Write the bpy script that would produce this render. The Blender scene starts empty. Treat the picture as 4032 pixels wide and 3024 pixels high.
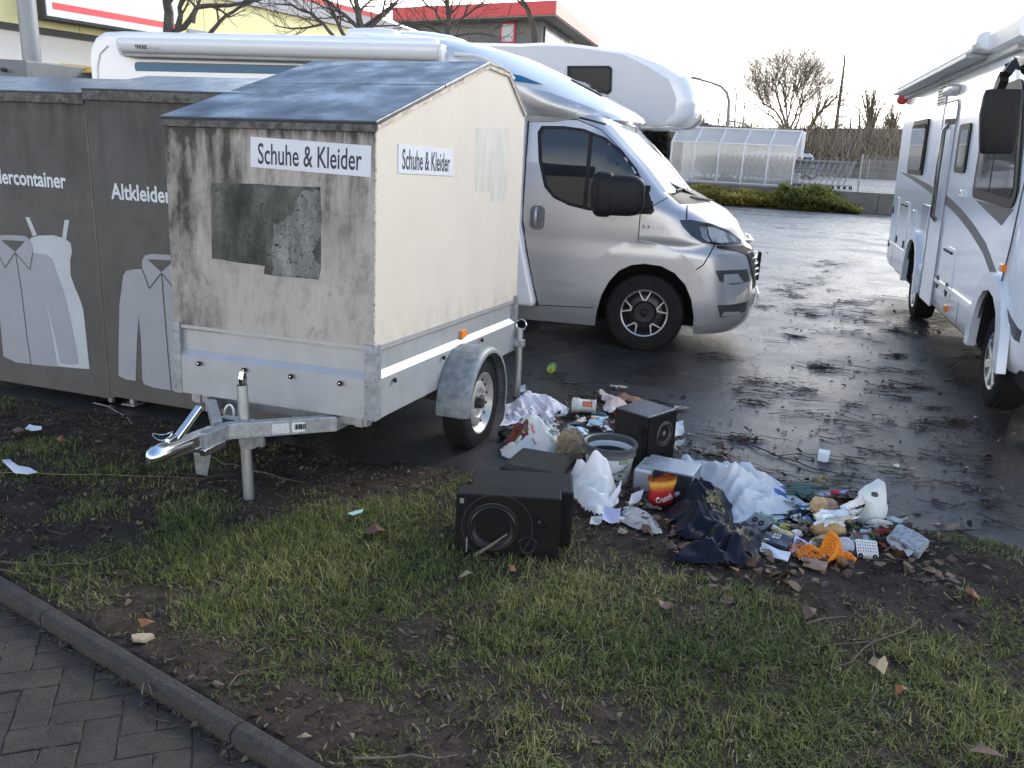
import bpy, bmesh, math, random
import numpy as np
from mathutils import Vector, Matrix, noise as mnoise
from mathutils.bvhtree import BVHTree

# ------------------------------------------------------------------ camera
scene = bpy.context.scene
COL = scene.collection
PITCH, ROLL, CAMH, FPX = math.radians(15.7), math.atan(0.047), 1.70, 3350.0
_fw = Vector((0, math.cos(PITCH), -math.sin(PITCH)))
_r0 = Vector((1, 0, 0)); _u0 = _r0.cross(_fw)
_R = _r0*math.cos(ROLL) + _u0*math.sin(ROLL)
_U = -_r0*math.sin(ROLL) + _u0*math.cos(ROLL)
CAMP = Vector((0, 0, CAMH))
cd = bpy.data.cameras.new('camera'); cam = bpy.data.objects.new('camera', cd); COL.objects.link(cam)
cam.matrix_world = Matrix(((_R.x, _U.x, -_fw.x, 0), (_R.y, _U.y, -_fw.y, 0), (_R.z, _U.z, -_fw.z, CAMH), (0, 0, 0, 1)))
cd.sensor_width = 36; cd.lens = 36*FPX/4032; cd.clip_start = 0.05; cd.clip_end = 2000
scene.camera = cam

# ------------------------------------------------------------------ light
SUN_AZ, SUN_EL = math.radians(47), math.radians(29)
scene.view_settings.view_transform = 'Standard'; scene.view_settings.look = 'None'
scene.view_settings.exposure = 1.42; scene.view_settings.gamma = 1.0
w = bpy.data.worlds.new('World'); scene.world = w; w.use_nodes = True
nt = w.node_tree; nt.nodes.clear()
def _n(t, **k):
    n = nt.nodes.new(t)
    for a, b in k.items(): setattr(n, a, b)
    return n
sky = _n('ShaderNodeTexSky', sky_type='NISHITA', sun_disc=False, sun_elevation=SUN_EL, sun_rotation=SUN_AZ, air_density=1.0, dust_density=0.35, ozone_density=1.2)
bg = _n('ShaderNodeBackground'); bg.inputs['Strength'].default_value = 0.14
out = _n('ShaderNodeOutputWorld')
tc = _n('ShaderNodeTexCoord'); sep = _n('ShaderNodeSeparateXYZ')
nt.links.new(tc.outputs['Generated'], sep.inputs[0])
mp = _n('ShaderNodeMapping'); mp.inputs['Scale'].default_value = (1.6, 1.6, 4.0)
nt.links.new(tc.outputs['Generated'], mp.inputs[0])
nz = _n('ShaderNodeTexNoise'); nz.inputs['Scale'].default_value = 1.3; nz.inputs['Detail'].default_value = 6; nz.inputs['Roughness'].default_value = .55
nt.links.new(mp.outputs[0], nz.inputs['Vector'])
# cloud cover: solid haze towards the horizon and towards the sun (front right), more cloud added behind as fill for shaded fronts, open blue overhead
dot = _n('ShaderNodeVectorMath', operation='DOT_PRODUCT'); dot.inputs[1].default_value = (math.sin(math.radians(22)), math.cos(math.radians(22)), 0.0)
nt.links.new(tc.outputs['Generated'], dot.inputs[0])
m1 = _n('ShaderNodeMath', operation='MULTIPLY_ADD'); m1.inputs[1].default_value = -4.6; m1.inputs[2].default_value = 1.0
nt.links.new(sep.outputs['Z'], m1.inputs[0])
ab = _n('ShaderNodeMath', operation='ABSOLUTE'); nt.links.new(dot.outputs['Value'], ab.inputs[0])
m2 = _n('ShaderNodeMath', operation='MULTIPLY_ADD'); m2.inputs[1].default_value = 0.75
nt.links.new(ab.outputs[0], m2.inputs[0]); nt.links.new(m1.outputs[0], m2.inputs[2])
m3 = _n('ShaderNodeMath', operation='MULTIPLY_ADD'); m3.inputs[1].default_value = 1.3; m3.inputs[2].default_value = -0.68
nt.links.new(nz.outputs['Fac'], m3.inputs[0])
m4 = _n('ShaderNodeMath', operation='ADD', use_clamp=True)
nt.links.new(m2.outputs[0], m4.inputs[0]); nt.links.new(m3.outputs[0], m4.inputs[1])
cr = _n('ShaderNodeValToRGB'); cr.color_ramp.elements[0].color = (10.2, 9.5, 8.7, 1); cr.color_ramp.elements[1].color = (15.5, 14.6, 13.2, 1)
cr.color_ramp.elements[0].position = 0.25; cr.color_ramp.elements[1].position = 1.0
m5 = _n('ShaderNodeMath', operation='MULTIPLY_ADD', use_clamp=True); m5.inputs[1].default_value = .5; m5.inputs[2].default_value = .5
nt.links.new(dot.outputs['Value'], m5.inputs[0]); nt.links.new(m5.outputs[0], cr.inputs[0])
mix = _n('ShaderNodeMix', data_type='RGBA')
nt.links.new(m4.outputs[0], mix.inputs['Factor']); nt.links.new(sky.outputs[0], mix.inputs['A']); nt.links.new(cr.outputs[0], mix.inputs['B'])
nt.links.new(mix.outputs['Result'], bg.inputs['Color']); nt.links.new(bg.outputs[0], out.inputs[0])
sd = bpy.data.lights.new('sun', 'SUN'); sd.energy = 1.15; sd.angle = math.radians(20); sd.color = (1.0, 0.93, 0.82)
so = bpy.data.objects.new('sun', sd); COL.objects.link(so)
_sd = Vector((math.sin(SUN_AZ)*math.cos(SUN_EL), math.cos(SUN_AZ)*math.cos(SUN_EL), math.sin(SUN_EL)))
so.rotation_euler = _sd.to_track_quat('Z', 'Y').to_euler(); so.location = (20, 12, 12)

# ------------------------------------------------------------------ measuring: where a point of the photo (4032 px wide) lies in the place
def ray(px, py): return _fw + _R*((px-2016)/FPX) - _U*((py-1512)/FPX)
def G(px, py, z=0.0):
    r = ray(px, py); return CAMP + r*((z-CAMH)/r.z)
def AT(px, py, Y):
    r = ray(px, py); return CAMP + r*(Y/r.y)
class Frame:
    """a vertical or tilted frame of a thing: local x along, y across, z up"""
    def __init__(s, M): s.M = M; s.I = M.inverted()
    def px(s, px, py, axis, val):
        """local point on the plane local[axis] = val seen at that pixel"""
        o = s.I @ CAMP; r = s.I.to_3x3() @ ray(px, py)
        return o + r*((val-o[axis])/r[axis])

# ------------------------------------------------------------------ objects
def tag(o, label=None, cat=None, group=None, kind=None):
    if label: o['label'] = label
    if cat: o['category'] = cat
    if group: o['group'] = group
    if kind: o['kind'] = kind
    return o
def empty(name, loc=(0, 0, 0), rz=0.0, label=None, cat=None, group=None, M=None):
    o = bpy.data.objects.new(name, None); COL.objects.link(o); o.empty_display_size = .1
    if M is not None: o.matrix_world = M
    else: o.location = loc; o.rotation_euler = (0, 0, rz)
    return tag(o, label, cat, group)
def children(o): return [c for c in bpy.data.objects if c.parent == o]
def copy_tree(o, parent=None, kids=None):
    c = o.copy(); COL.objects.link(c)
    if parent: c.parent = parent
    for ch in children(o): copy_tree(ch, c)
    return c

class MB:
    def __init__(s): s.v = []; s.f = []; s.m = []
    def add(s, vs, fs, mi=0, M=None):
        b = len(s.v)
        s.v += [tuple(M @ Vector(p)) if M is not None else tuple(p) for p in vs]
        s.f += [tuple(b+i for i in f) for f in fs]; s.m += [mi]*len(fs); return s
    def box(s, c, d, mi=0, R=None):
        x, y, z = d[0]/2, d[1]/2, d[2]/2
        vs = [Vector((a*x, b*y, e*z)) for a in (-1, 1) for b in (-1, 1) for e in (-1, 1)]
        if R is not None: vs = [R @ v for v in vs]
        vs = [v+Vector(c) for v in vs]
        return s.add(vs, [(0, 1, 3, 2), (4, 6, 7, 5), (0, 4, 5, 1), (2, 3, 7, 6), (0, 2, 6, 4), (1, 5, 7, 3)], mi)
    def span(s, a, b, mi=0):
        return s.box([(p+q)/2 for p, q in zip(a, b)], [abs(q-p) for p, q in zip(a, b)], mi)
    def bar(s, a, b, wd, ht, mi=0, up=(0, 0, 1)):
        a = Vector(a); b = Vector(b); x = (b-a); L = x.length; x.normalize()
        y = Vector(up).cross(x); y = y.normalized() if y.length > 1e-6 else Vector((0, 1, 0)); z = x.cross(y)
        return s.box((a+b)/2, (L, wd, ht), mi, Matrix((x, y, z)).transposed())
    def tube(s, pts, r, n=8, mi=0, cap=True):
        pts = [Vector(p) for p in pts]; k = len(pts)
        rs = r if isinstance(r, (list, tuple)) else [r]*k
        b = len(s.v); t0 = (pts[1]-pts[0]).normalized()
        u = t0.cross(Vector((0, 0, 1)));
        if u.length < 1e-3: u = t0.cross(Vector((1, 0, 0)))
        u.normalize()
        for i, p in enumerate(pts):
            t = (pts[min(i+1, k-1)]-pts[max(i-1, 0)])
            if t.length < 1e-9: t = t0
            t = t.normalized(); u = (u-t*u.dot(t))
            u = u.normalized() if u.length > 1e-6 else t.orthogonal().normalized()
            w_ = t.cross(u)
            for j in range(n):
                a = 2*math.pi*j/n; s.v.append(tuple(p+(u*math.cos(a)+w_*math.sin(a))*rs[i]))
        for i in range(k-1):
            for j in range(n):
                s.f.append((b+i*n+j, b+i*n+(j+1) % n, b+(i+1)*n+(j+1) % n, b+(i+1)*n+j)); s.m.append(mi)
        if cap:
            s.f.append(tuple(b+j for j in range(n))[::-1]); s.m.append(mi)
            s.f.append(tuple(b+(k-1)*n+j for j in range(n))); s.m.append(mi)
        return s
    def lathe(s, prof, n=32, mi=0, M=None, caps=True):
        vs = []; fs = []
        for r, z in prof:
            for j in range(n):
                a = 2*math.pi*j/n; vs.append((r*math.cos(a), r*math.sin(a), z))
        for i in range(len(prof)-1):
            for j in range(n): fs.append((i*n+j, i*n+(j+1) % n, (i+1)*n+(j+1) % n, (i+1)*n+j))
        if caps:
            if prof[0][0] > 1e-4: fs.append(tuple(range(n))[::-1])
            if prof[-1][0] > 1e-4: fs.append(tuple((len(prof)-1)*n+j for j in range(n)))
        return s.add(vs, fs, mi, M)
    def prism(s, poly, h0, h1, fn=None, mi=0):
        """poly in a plane (a, b), extruded from h0 to h1; fn(a, b, h) -> point"""
        fn = fn or (lambda a, b, h: (a, b, h)); n = len(poly)
        vs = [fn(a, b, h0) for a, b in poly]+[fn(a, b, h1) for a, b in poly]
        fs = [tuple(range(n))[::-1], tuple(range(n, 2*n))]+[(i, (i+1) % n, n+(i+1) % n, n+i) for i in range(n)]
        return s.add(vs, fs, mi)
    def loft(s, rings, mi=0, closed=True, caps=True, mfn=None):
        b = len(s.v); n = len(rings[0])
        for r in rings: s.v += [tuple(p) for p in r]
        for i in range(len(rings)-1):
            for j in range(n if closed else n-1):
                q = (b+i*n+j, b+i*n+(j+1) % n, b+(i+1)*n+(j+1) % n, b+(i+1)*n+j)
                s.f.append(q); s.m.append(mfn(i, j) if mfn else mi)
        if caps and closed:
            s.f.append(tuple(b+j for j in range(n))[::-1]); s.m.append(mi)
            s.f.append(tuple(b+(len(rings)-1)*n+j for j in range(n))); s.m.append(mi)
        return s
    def build(s, name, mats, par=None, bevel=0.0, smooth=None, loc=None, M=None, seg=2):
        me = bpy.data.meshes.new(name); me.from_pydata(s.v, [], s.f); me.update()
        mats = mats if isinstance(mats, (list, tuple)) else [mats]
        for m in mats: me.materials.append(m)
        if len(mats) > 1: me.polygons.foreach_set('material_index', s.m)
        bm = bmesh.new(); bm.from_mesh(me); bmesh.ops.recalc_face_normals(bm, faces=bm.faces); bm.to_mesh(me); bm.free()
        if smooth is not None:
            me.polygons.foreach_set('use_smooth', [True]*len(me.polygons)); me.set_sharp_from_angle(angle=math.radians(smooth))
        o = bpy.data.objects.new(name, me); COL.objects.link(o)
        if par: o.parent = par
        if M is not None: o.matrix_world = M
        elif loc is not None: o.location = loc
        if bevel:
            md = o.modifiers.new('bevel', 'BEVEL'); md.width = bevel; md.segments = seg; md.limit_method = 'ANGLE'; md.angle_limit = math.radians(40); md.harden_normals = False
        return o

def mesh_np(name, V, F, mats, par=None, mi=None, attr=None, smooth=False):
    """numpy arrays straight to a mesh object (F: n x k)"""
    me = bpy.data.meshes.new(name); V = np.asarray(V, np.float32); F = np.asarray(F, np.int32)
    me.vertices.add(len(V)); me.vertices.foreach_set('co', V.ravel())
    k = F.shape[1]; me.loops.add(F.size); me.loops.foreach_set('vertex_index', F.ravel())
    me.polygons.add(len(F)); me.polygons.foreach_set('loop_start', np.arange(0, F.size, k, dtype=np.int32))
    try: me.polygons.foreach_set('loop_total', np.full(len(F), k, np.int32))
    except Exception: pass
    for m in (mats if isinstance(mats, (list, tuple)) else [mats]): me.materials.append(m)
    if mi is not None: me.polygons.foreach_set('material_index', np.asarray(mi, np.int32))
    me.polygons.foreach_set('use_smooth', np.full(len(F), smooth))
    if attr is not None:
        a = me.attributes.new('rnd', 'FLOAT', 'POINT'); a.data.foreach_set('value', np.asarray(attr, np.float32))
    me.update(calc_edges=True); me.validate()
    o = bpy.data.objects.new(name, me); COL.objects.link(o)
    if par: o.parent = par
    return o

def patch(poly, fn, name, mats, par=None, off=0.003, thick=0.004, step=0.0, smooth=30, bevel=0):
    """a flat outline (a, b) cut into a grid and laid on a surface fn(a, b, off), with a rim of that thickness"""
    bm = bmesh.new(); vs = [bm.verts.new((a, b, 0)) for a, b in poly]; bm.faces.new(vs)
    if step:
        for ax in (0, 1):
            lo = min(p[ax] for p in poly); hi = max(p[ax] for p in poly)
            for i in range(1, int((hi-lo)/step)+1):
                c = [0, 0, 0]; c[ax] = lo+i*step; nn = [0, 0, 0]; nn[ax] = 1
                bmesh.ops.bisect_plane(bm, geom=bm.verts[:]+bm.edges[:]+bm.faces[:], plane_co=c, plane_no=nn)
    bmesh.ops.triangulate(bm, faces=[f for f in bm.faces if len(f.verts) > 4])
    if thick:
        e = [x for x in bm.edges if x.is_boundary]
        r = bmesh.ops.extrude_edge_only(bm, edges=e)
        low = set(x for x in r['geom'] if isinstance(x, bmesh.types.BMVert))
    else: low = set()
    for v in bm.verts: v.co = Vector(fn(v.co.x, v.co.y, off-(thick if v in low else 0)))
    bmesh.ops.recalc_face_normals(bm, faces=bm.faces)
    me = bpy.data.meshes.new(name); bm.to_mesh(me); bm.free()
    for m in (mats if isinstance(mats, (list, tuple)) else [mats]): me.materials.append(m)
    if smooth: me.polygons.foreach_set('use_smooth', [True]*len(me.polygons)); me.set_sharp_from_angle(angle=math.radians(smooth))
    o = bpy.data.objects.new(name, me); COL.objects.link(o)
    if par: o.parent = par
    return o

def lettering(s, fn, name, mat, par=None, size=0.1, sx=1.0, bold=0.0, off=0.002, thick=0.0, align='CENTER', step=0.0, shear=0.0, spacing=1.0, fit=None):
    """letters as mesh faces laid on a surface fn(a, b, off)"""
    c = bpy.data.curves.new(name, 'FONT'); c.body = s; c.size = size; c.align_x = align; c.align_y = 'CENTER'; c.offset = bold*size; c.shear = shear; c.space_character = spacing
    c.resolution_u = 3
    o = bpy.data.objects.new(name, c); COL.objects.link(o)
    bpy.context.view_layer.update()
    me = bpy.data.meshes.new_from_object(o.evaluated_get(bpy.context.evaluated_depsgraph_get()))
    bpy.data.objects.remove(o); bpy.data.curves.remove(c)
    bm = bmesh.new(); bm.from_mesh(me)
    if fit:
        lo = [min(v.co[i] for v in bm.verts) for i in (0, 1)]; hi = [max(v.co[i] for v in bm.verts) for i in (0, 1)]
        for v in bm.verts:
            for i in (0, 1): v.co[i] = (v.co[i]-(lo[i]+hi[i])/2)*fit[i]/(hi[i]-lo[i])
    if step:
        for ax in (0, 1):
            lo = min(v.co[ax] for v in bm.verts); hi = max(v.co[ax] for v in bm.verts)
            for i in range(1, int((hi-lo)/step)+1):
                q = [0, 0, 0]; q[ax] = lo+i*step; nn = [0, 0, 0]; nn[ax] = 1
                bmesh.ops.bisect_plane(bm, geom=bm.verts[:]+bm.edges[:]+bm.faces[:], plane_co=q, plane_no=nn)
    for v in bm.verts: v.co = Vector(fn(v.co.x*sx, v.co.y, off))
    bm.to_mesh(me); bm.free(); me.name = name; me.materials.clear(); me.materials.append(mat)
    o = bpy.data.objects.new(name, me); COL.objects.link(o)
    if par: o.parent = par
    return o

def cut(o, cutters):
    """boolean holes, applied"""
    for i, c in enumerate(cutters):
        md = o.modifiers.new('cut%d' % i, 'BOOLEAN'); md.operation = 'DIFFERENCE'; md.solver = 'EXACT'; md.object = c
    bpy.context.view_layer.update()
    me = bpy.data.meshes.new_from_object(o.evaluated_get(bpy.context.evaluated_depsgraph_get()))
    o.modifiers.clear(); o.data = me
    for c in cutters: bpy.data.objects.remove(c)
    return o

# ------------------------------------------------------------------ materials
def mat(name, col, rough=.5, metal=0.0, var=.08, vs=6.0, bump=0.0, bs=60.0, rv=0.0, stretch=None, dirt=None, da=.45, ds=3.0, coat=0.0, spec=.5, trans=0.0, alpha=1.0, sub=0.0, detail=5, ior=1.45, coord='Object', flakes=0.0):
    m = bpy.data.materials.new(name); m.use_nodes = True; t = m.node_tree; b = t.nodes['Principled BSDF']; L = t.links
    col = tuple(col)+(1,) if len(col) == 3 else col
    b.inputs['Roughness'].default_value = rough; b.inputs['Metallic'].default_value = metal
    b.inputs['Specular IOR Level'].default_value = spec; b.inputs['Coat Weight'].default_value = coat; b.inputs['Coat Roughness'].default_value = .04
    b.inputs['Transmission Weight'].default_value = trans; b.inputs['Alpha'].default_value = alpha; b.inputs['IOR'].default_value = ior
    b.inputs['Subsurface Weight'].default_value = sub
    tcn = t.nodes.new('ShaderNodeTexCoord'); vec = tcn.outputs[coord]
    if stretch:
        mpn = t.nodes.new('ShaderNodeMapping'); mpn.inputs['Scale'].default_value = stretch; L.new(vec, mpn.inputs[0]); svec = mpn.outputs[0]
    else: svec = vec
    def nzn(sc, v=None, d=detail):
        n = t.nodes.new('ShaderNodeTexNoise'); n.inputs['Scale'].default_value = sc; n.inputs['Detail'].default_value = d; n.inputs['Roughness'].default_value = .6
        L.new(v or svec, n.inputs['Vector']); return n.outputs['Fac']
    csock = None
    if var:
        r = t.nodes.new('ShaderNodeValToRGB'); r.color_ramp.elements[0].position = .3; r.color_ramp.elements[1].position = .7
        r.color_ramp.elements[0].color = tuple(c*(1-var) for c in col[:3])+(1,); r.color_ramp.elements[1].color = tuple(min(1, c*(1+var)) for c in col[:3])+(1,)
        L.new(nzn(vs), r.inputs[0]); csock = r.outputs[0]
    if dirt is not None:
        r = t.nodes.new('ShaderNodeValToRGB'); r.color_ramp.elements[0].position = da; r.color_ramp.elements[1].position = min(1, da+.22)
        L.new(nzn(ds), r.inputs[0]); mx = t.nodes.new('ShaderNodeMix'); mx.data_type = 'RGBA'
        L.new(r.outputs[0], mx.inputs['Factor']); mx.inputs['B'].default_value = tuple(dirt)+(1,)
        if csock is not None: L.new(csock, mx.inputs['A'])
        else: mx.inputs['A'].default_value = col
        csock = mx.outputs['Result']
    if csock is not None: L.new(csock, b.inputs['Base Color'])
    else: b.inputs['Base Color'].default_value = col
    if rv:
        mr = t.nodes.new('ShaderNodeMapRange'); mr.inputs['From Min'].default_value = .3; mr.inputs['From Max'].default_value = .7
        mr.inputs['To Min'].default_value = max(0, rough-rv); mr.inputs['To Max'].default_value = min(1, rough+rv)
        L.new(nzn(vs*1.7), mr.inputs['Value']); L.new(mr.outputs[0], b.inputs['Roughness'])
    if bump:
        bn = t.nodes.new('ShaderNodeBump'); bn.inputs['Strength'].default_value = bump; bn.inputs['Distance'].default_value = .01
        L.new(nzn(bs, vec), bn.inputs['Height']); L.new(bn.outputs[0], b.inputs['Normal'])
    return m
def rnd_mat(name, cols, rough=.7, trans=0.0):
    """colour ramp over a per-vertex random attribute: natural spread of leaves and blades"""
    m = bpy.data.materials.new(name); m.use_nodes = True; t = m.node_tree; b = t.nodes['Principled BSDF']
    a = t.nodes.new('ShaderNodeAttribute'); a.attribute_name = 'rnd'; r = t.nodes.new('ShaderNodeValToRGB'); e = r.color_ramp.elements
    while len(e) < len(cols): e.new(.5)
    for i, c in enumerate(cols): e[i].position = i/(len(cols)-1); e[i].color = tuple(c)+(1,)
    t.links.new(a.outputs['Fac'], r.inputs[0]); t.links.new(r.outputs[0], b.inputs['Base Color'])
    b.inputs['Roughness'].default_value = rough; b.inputs['Specular IOR Level'].default_value = .3 if rough < .8 else .1
    if trans:
        tr = t.nodes.new('ShaderNodeBsdfTranslucent'); mx = t.nodes.new('ShaderNodeMixShader'); mx.inputs[0].default_value = trans
        t.links.new(r.outputs[0], tr.inputs[0]); t.links.new(b.outputs[0], mx.inputs[1]); t.links.new(tr.outputs[0], mx.inputs[2])
        t.links.new(mx.outputs[0], t.nodes['Material Output'].inputs[0])
    return m
def film(name, col, alpha=.6, rough=.25, tl=.4, spec=.5, bump=.3, bs=25):
    """thin plastic: part see-through, part milky, with light passing through the sheet"""
    m = mat(name, col, rough=rough, var=.05, bump=bump, bs=bs, spec=spec); t = m.node_tree; b = t.nodes['Principled BSDF']
    tr = t.nodes.new('ShaderNodeBsdfTranslucent'); tr.inputs[0].default_value = tuple(col)+(1,)
    mx = t.nodes.new('ShaderNodeMixShader'); mx.inputs[0].default_value = tl
    t.links.new(b.outputs[0], mx.inputs[1]); t.links.new(tr.outputs[0], mx.inputs[2])
    tp = t.nodes.new('ShaderNodeBsdfTransparent'); m2 = t.nodes.new('ShaderNodeMixShader'); m2.inputs[0].default_value = alpha
    t.links.new(tp.outputs[0], m2.inputs[1]); t.links.new(mx.outputs[0], m2.inputs[2]); t.links.new(m2.outputs[0], t.nodes['Material Output'].inputs[0])
    return m

WHITE = mat('white_paint', (.74, .75, .75), .22, var=.02, coat=.5, dirt=(.55, .54, .5), da=.68, ds=2.2)
GEL = mat('white_gelcoat', (.78, .79, .8), .12, var=.015, vs=2, coat=.7)
SILVER = mat('silver_paint', (.43, .435, .445), .34, metal=.5, var=.04, vs=3, coat=.9, bump=.02, bs=900)
BLACKP = mat('black_plastic', (.012, .012, .013), .5, spec=.28, var=.2, bump=.1, bs=300)
RUBBER = mat('tyre_rubber', (.014, .0135, .013), .8, spec=.25, var=.3, vs=12, bump=.15, bs=90, dirt=(.030, .027, .024), da=.58, ds=8)
SEAM = mat('dark_seam', (.012, .012, .013), .6, var=0)
GLASS = mat('dark_glass', (.012, .014, .016), .03, var=0, spec=.7)
CHROME = mat('bright_metal', (.75, .76, .77), .15, metal=1, var=.05)
GALV = mat('galvanised_steel', (.42, .44, .45), .42, metal=.75, var=.22, vs=28, rv=.12, dirt=(.2, .2, .19), da=.62, ds=7, bump=.05, bs=60)
ALU = mat('aluminium_panel', (.40, .41, .415), .45, metal=.4, var=.07, vs=9, rv=.06, dirt=(.3, .3, .29), da=.66, ds=4)
ORANGE = mat('orange_lens', (.85, .22, .02), .25, var=.1)
# ------------------------------------------------------------------ ground
rng = np.random.default_rng(7); random.seed(7)
def vnoise(x, y, sc, seed=0.0):
    """smooth noise on arrays, about -1..1"""
    return np.array([mnoise.noise(Vector((a*sc+seed, b*sc-seed*1.7, seed*.37))) for a, b in zip(np.ravel(x), np.ravel(y))]).reshape(np.shape(x))

def asphalt_mat():
    m = bpy.data.materials.new('wet_asphalt'); m.use_nodes = True; t = m.node_tree; b = t.nodes['Principled BSDF']; L = t.links; b.inputs['Specular IOR Level'].default_value = .42
    tcn = t.nodes.new('ShaderNodeTexCoord')
    def nz(sc, d=6, r=.6):
        n = t.nodes.new('ShaderNodeTexNoise'); n.inputs['Scale'].default_value = sc; n.inputs['Detail'].default_value = d; n.inputs['Roughness'].default_value = r
        L.new(tcn.outputs['Object'], n.inputs['Vector']); return n.outputs['Fac']
    def ramp(s, stops):
        r = t.nodes.new('ShaderNodeValToRGB'); e = r.color_ramp.elements
        while len(e) < len(stops): e.new(.5)
        for i, (p, c) in enumerate(stops): e[i].position = p; e[i].color = (c, c, c, 1) if not isinstance(c, tuple) else c+(1,)
        L.new(s, r.inputs[0]); return r.outputs[0]
    wet = nz(.75, 6, .62)
    col = t.nodes.new('ShaderNodeMix'); col.data_type = 'RGBA'
    L.new(ramp(wet, [(.40, 0.), (.62, 1.)]), col.inputs['Factor']); col.inputs['A'].default_value = (.030, .027, .024, 1); col.inputs['B'].default_value = (.050, .048, .046, 1)
    # aggregate grains
    v = t.nodes.new('ShaderNodeTexVoronoi'); v.inputs['Scale'].default_value = 160; L.new(tcn.outputs['Object'], v.inputs['Vector'])
    gr = t.nodes.new('ShaderNodeMix'); gr.data_type = 'RGBA'; gr.blend_type = 'MULTIPLY'; gr.inputs['Factor'].default_value = .8
    L.new(col.outputs['Result'], gr.inputs['A']); L.new(ramp(v.outputs['Color'], [(.2, .55), (.9, 1.5)]), gr.inputs['B'])
    sp_ = t.nodes.new('ShaderNodeSeparateXYZ'); L.new(tcn.outputs['Object'], sp_.inputs[0])
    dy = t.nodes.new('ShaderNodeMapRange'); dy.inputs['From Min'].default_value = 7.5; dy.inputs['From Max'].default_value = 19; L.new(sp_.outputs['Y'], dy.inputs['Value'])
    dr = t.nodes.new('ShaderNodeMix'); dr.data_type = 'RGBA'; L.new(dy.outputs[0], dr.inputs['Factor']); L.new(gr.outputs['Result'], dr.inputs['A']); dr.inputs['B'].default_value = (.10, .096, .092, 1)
    L.new(dr.outputs['Result'], b.inputs['Base Color'])
    rr = t.nodes.new('ShaderNodeMapRange'); rr.inputs['From Min'].default_value = .36; rr.inputs['From Max'].default_value = .64; rr.inputs['To Min'].default_value = .14; rr.inputs['To Max'].default_value = .48
    L.new(wet, rr.inputs['Value']); L.new(rr.outputs[0], b.inputs['Roughness'])
    bn = t.nodes.new('ShaderNodeBump'); bn.inputs['Strength'].default_value = .5; bn.inputs['Distance'].default_value = .004
    ad = t.nodes.new('ShaderNodeMath'); ad.operation = 'ADD'; L.new(v.outputs['Distance'], ad.inputs[0]); L.new(nz(45, 4), ad.inputs[1])
    L.new(ad.outputs[0], bn.inputs['Height']); L.new(bn.outputs[0], b.inputs['Normal'])
    return m
ASPH = asphalt_mat()
g = MB(); g.add([(-400, -100, 0), (400, -100, 0), (400, 900, 0), (-400, 900, 0)], [(0, 1, 2, 3)])
tag(g.build('ground', ASPH), kind='structure')

# boundary between the verge and the tarmac, and the kerb line
bpx = [(-900, 1420), (0, 1540), (300, 1590), (700, 1650), (1000, 1715), (1400, 1790), (1800, 1835), (2000, 1858), (2300, 1935), (2700, 2020), (3100, 2060), (3450, 2055), (3750, 2080), (4032, 2145), (4800, 2300)]
BND = np.array([G(*p)[:2] for p in bpx])
def yb(x): return np.interp(x, BND[:, 0], BND[:, 1])
K0, K1 = G(0, 2261, .07), G(1153, 2942, .07); KI0, KI1 = G(0, 2325, .07), G(1085, 3024, .07)
KD = (K1-K0); KD.z = 0; KD.normalize(); KN = Vector((-KD.y, KD.x, 0))      # KN points to the grass
KW = abs((KI0-K0).dot(KN))
def kd(x, y): return (x-K0.x)*KN.x+(y-K0.y)*KN.y
def verge_z(x, y):
    s = np.clip((yb(x)+.10*vnoise(x, y, 2.6, 3.1)+.05*vnoise(x, y, 9, 5.1)-y)/.22, -1, 1)
    k = np.clip(kd(x, y)/.35, 0, 1)
    return -.012+.034*s+.03*(1-k)+.012*vnoise(x, y, 4.5, 1.3)*(s > 0)+.006*vnoise(x, y, 14, 2.2)
nx, ny = 330, 150
X, Y = np.meshgrid(np.linspace(-7.5, 7.5, nx), np.linspace(1.05, 6.4, ny))
Z = verge_z(X, Y); Z = np.where(kd(X, Y) < -.02, -.03, Z)
V = np.stack([X, Y, Z], -1).reshape(-1, 3)
idx = np.arange(nx*ny).reshape(ny, nx)
F = np.stack([idx[:-1, :-1], idx[:-1, 1:], idx[1:, 1:], idx[1:, :-1]], -1).reshape(-1, 4)
SOIL = mat('verge_soil', (.054, .039, .030), .85, var=.45, vs=9, bump=.9, bs=70, rv=.0, spec=.12, dirt=(.042, .040, .018), da=.56, ds=5)
tag(mesh_np('verge', V, F, SOIL, smooth=True), kind='structure')

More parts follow.
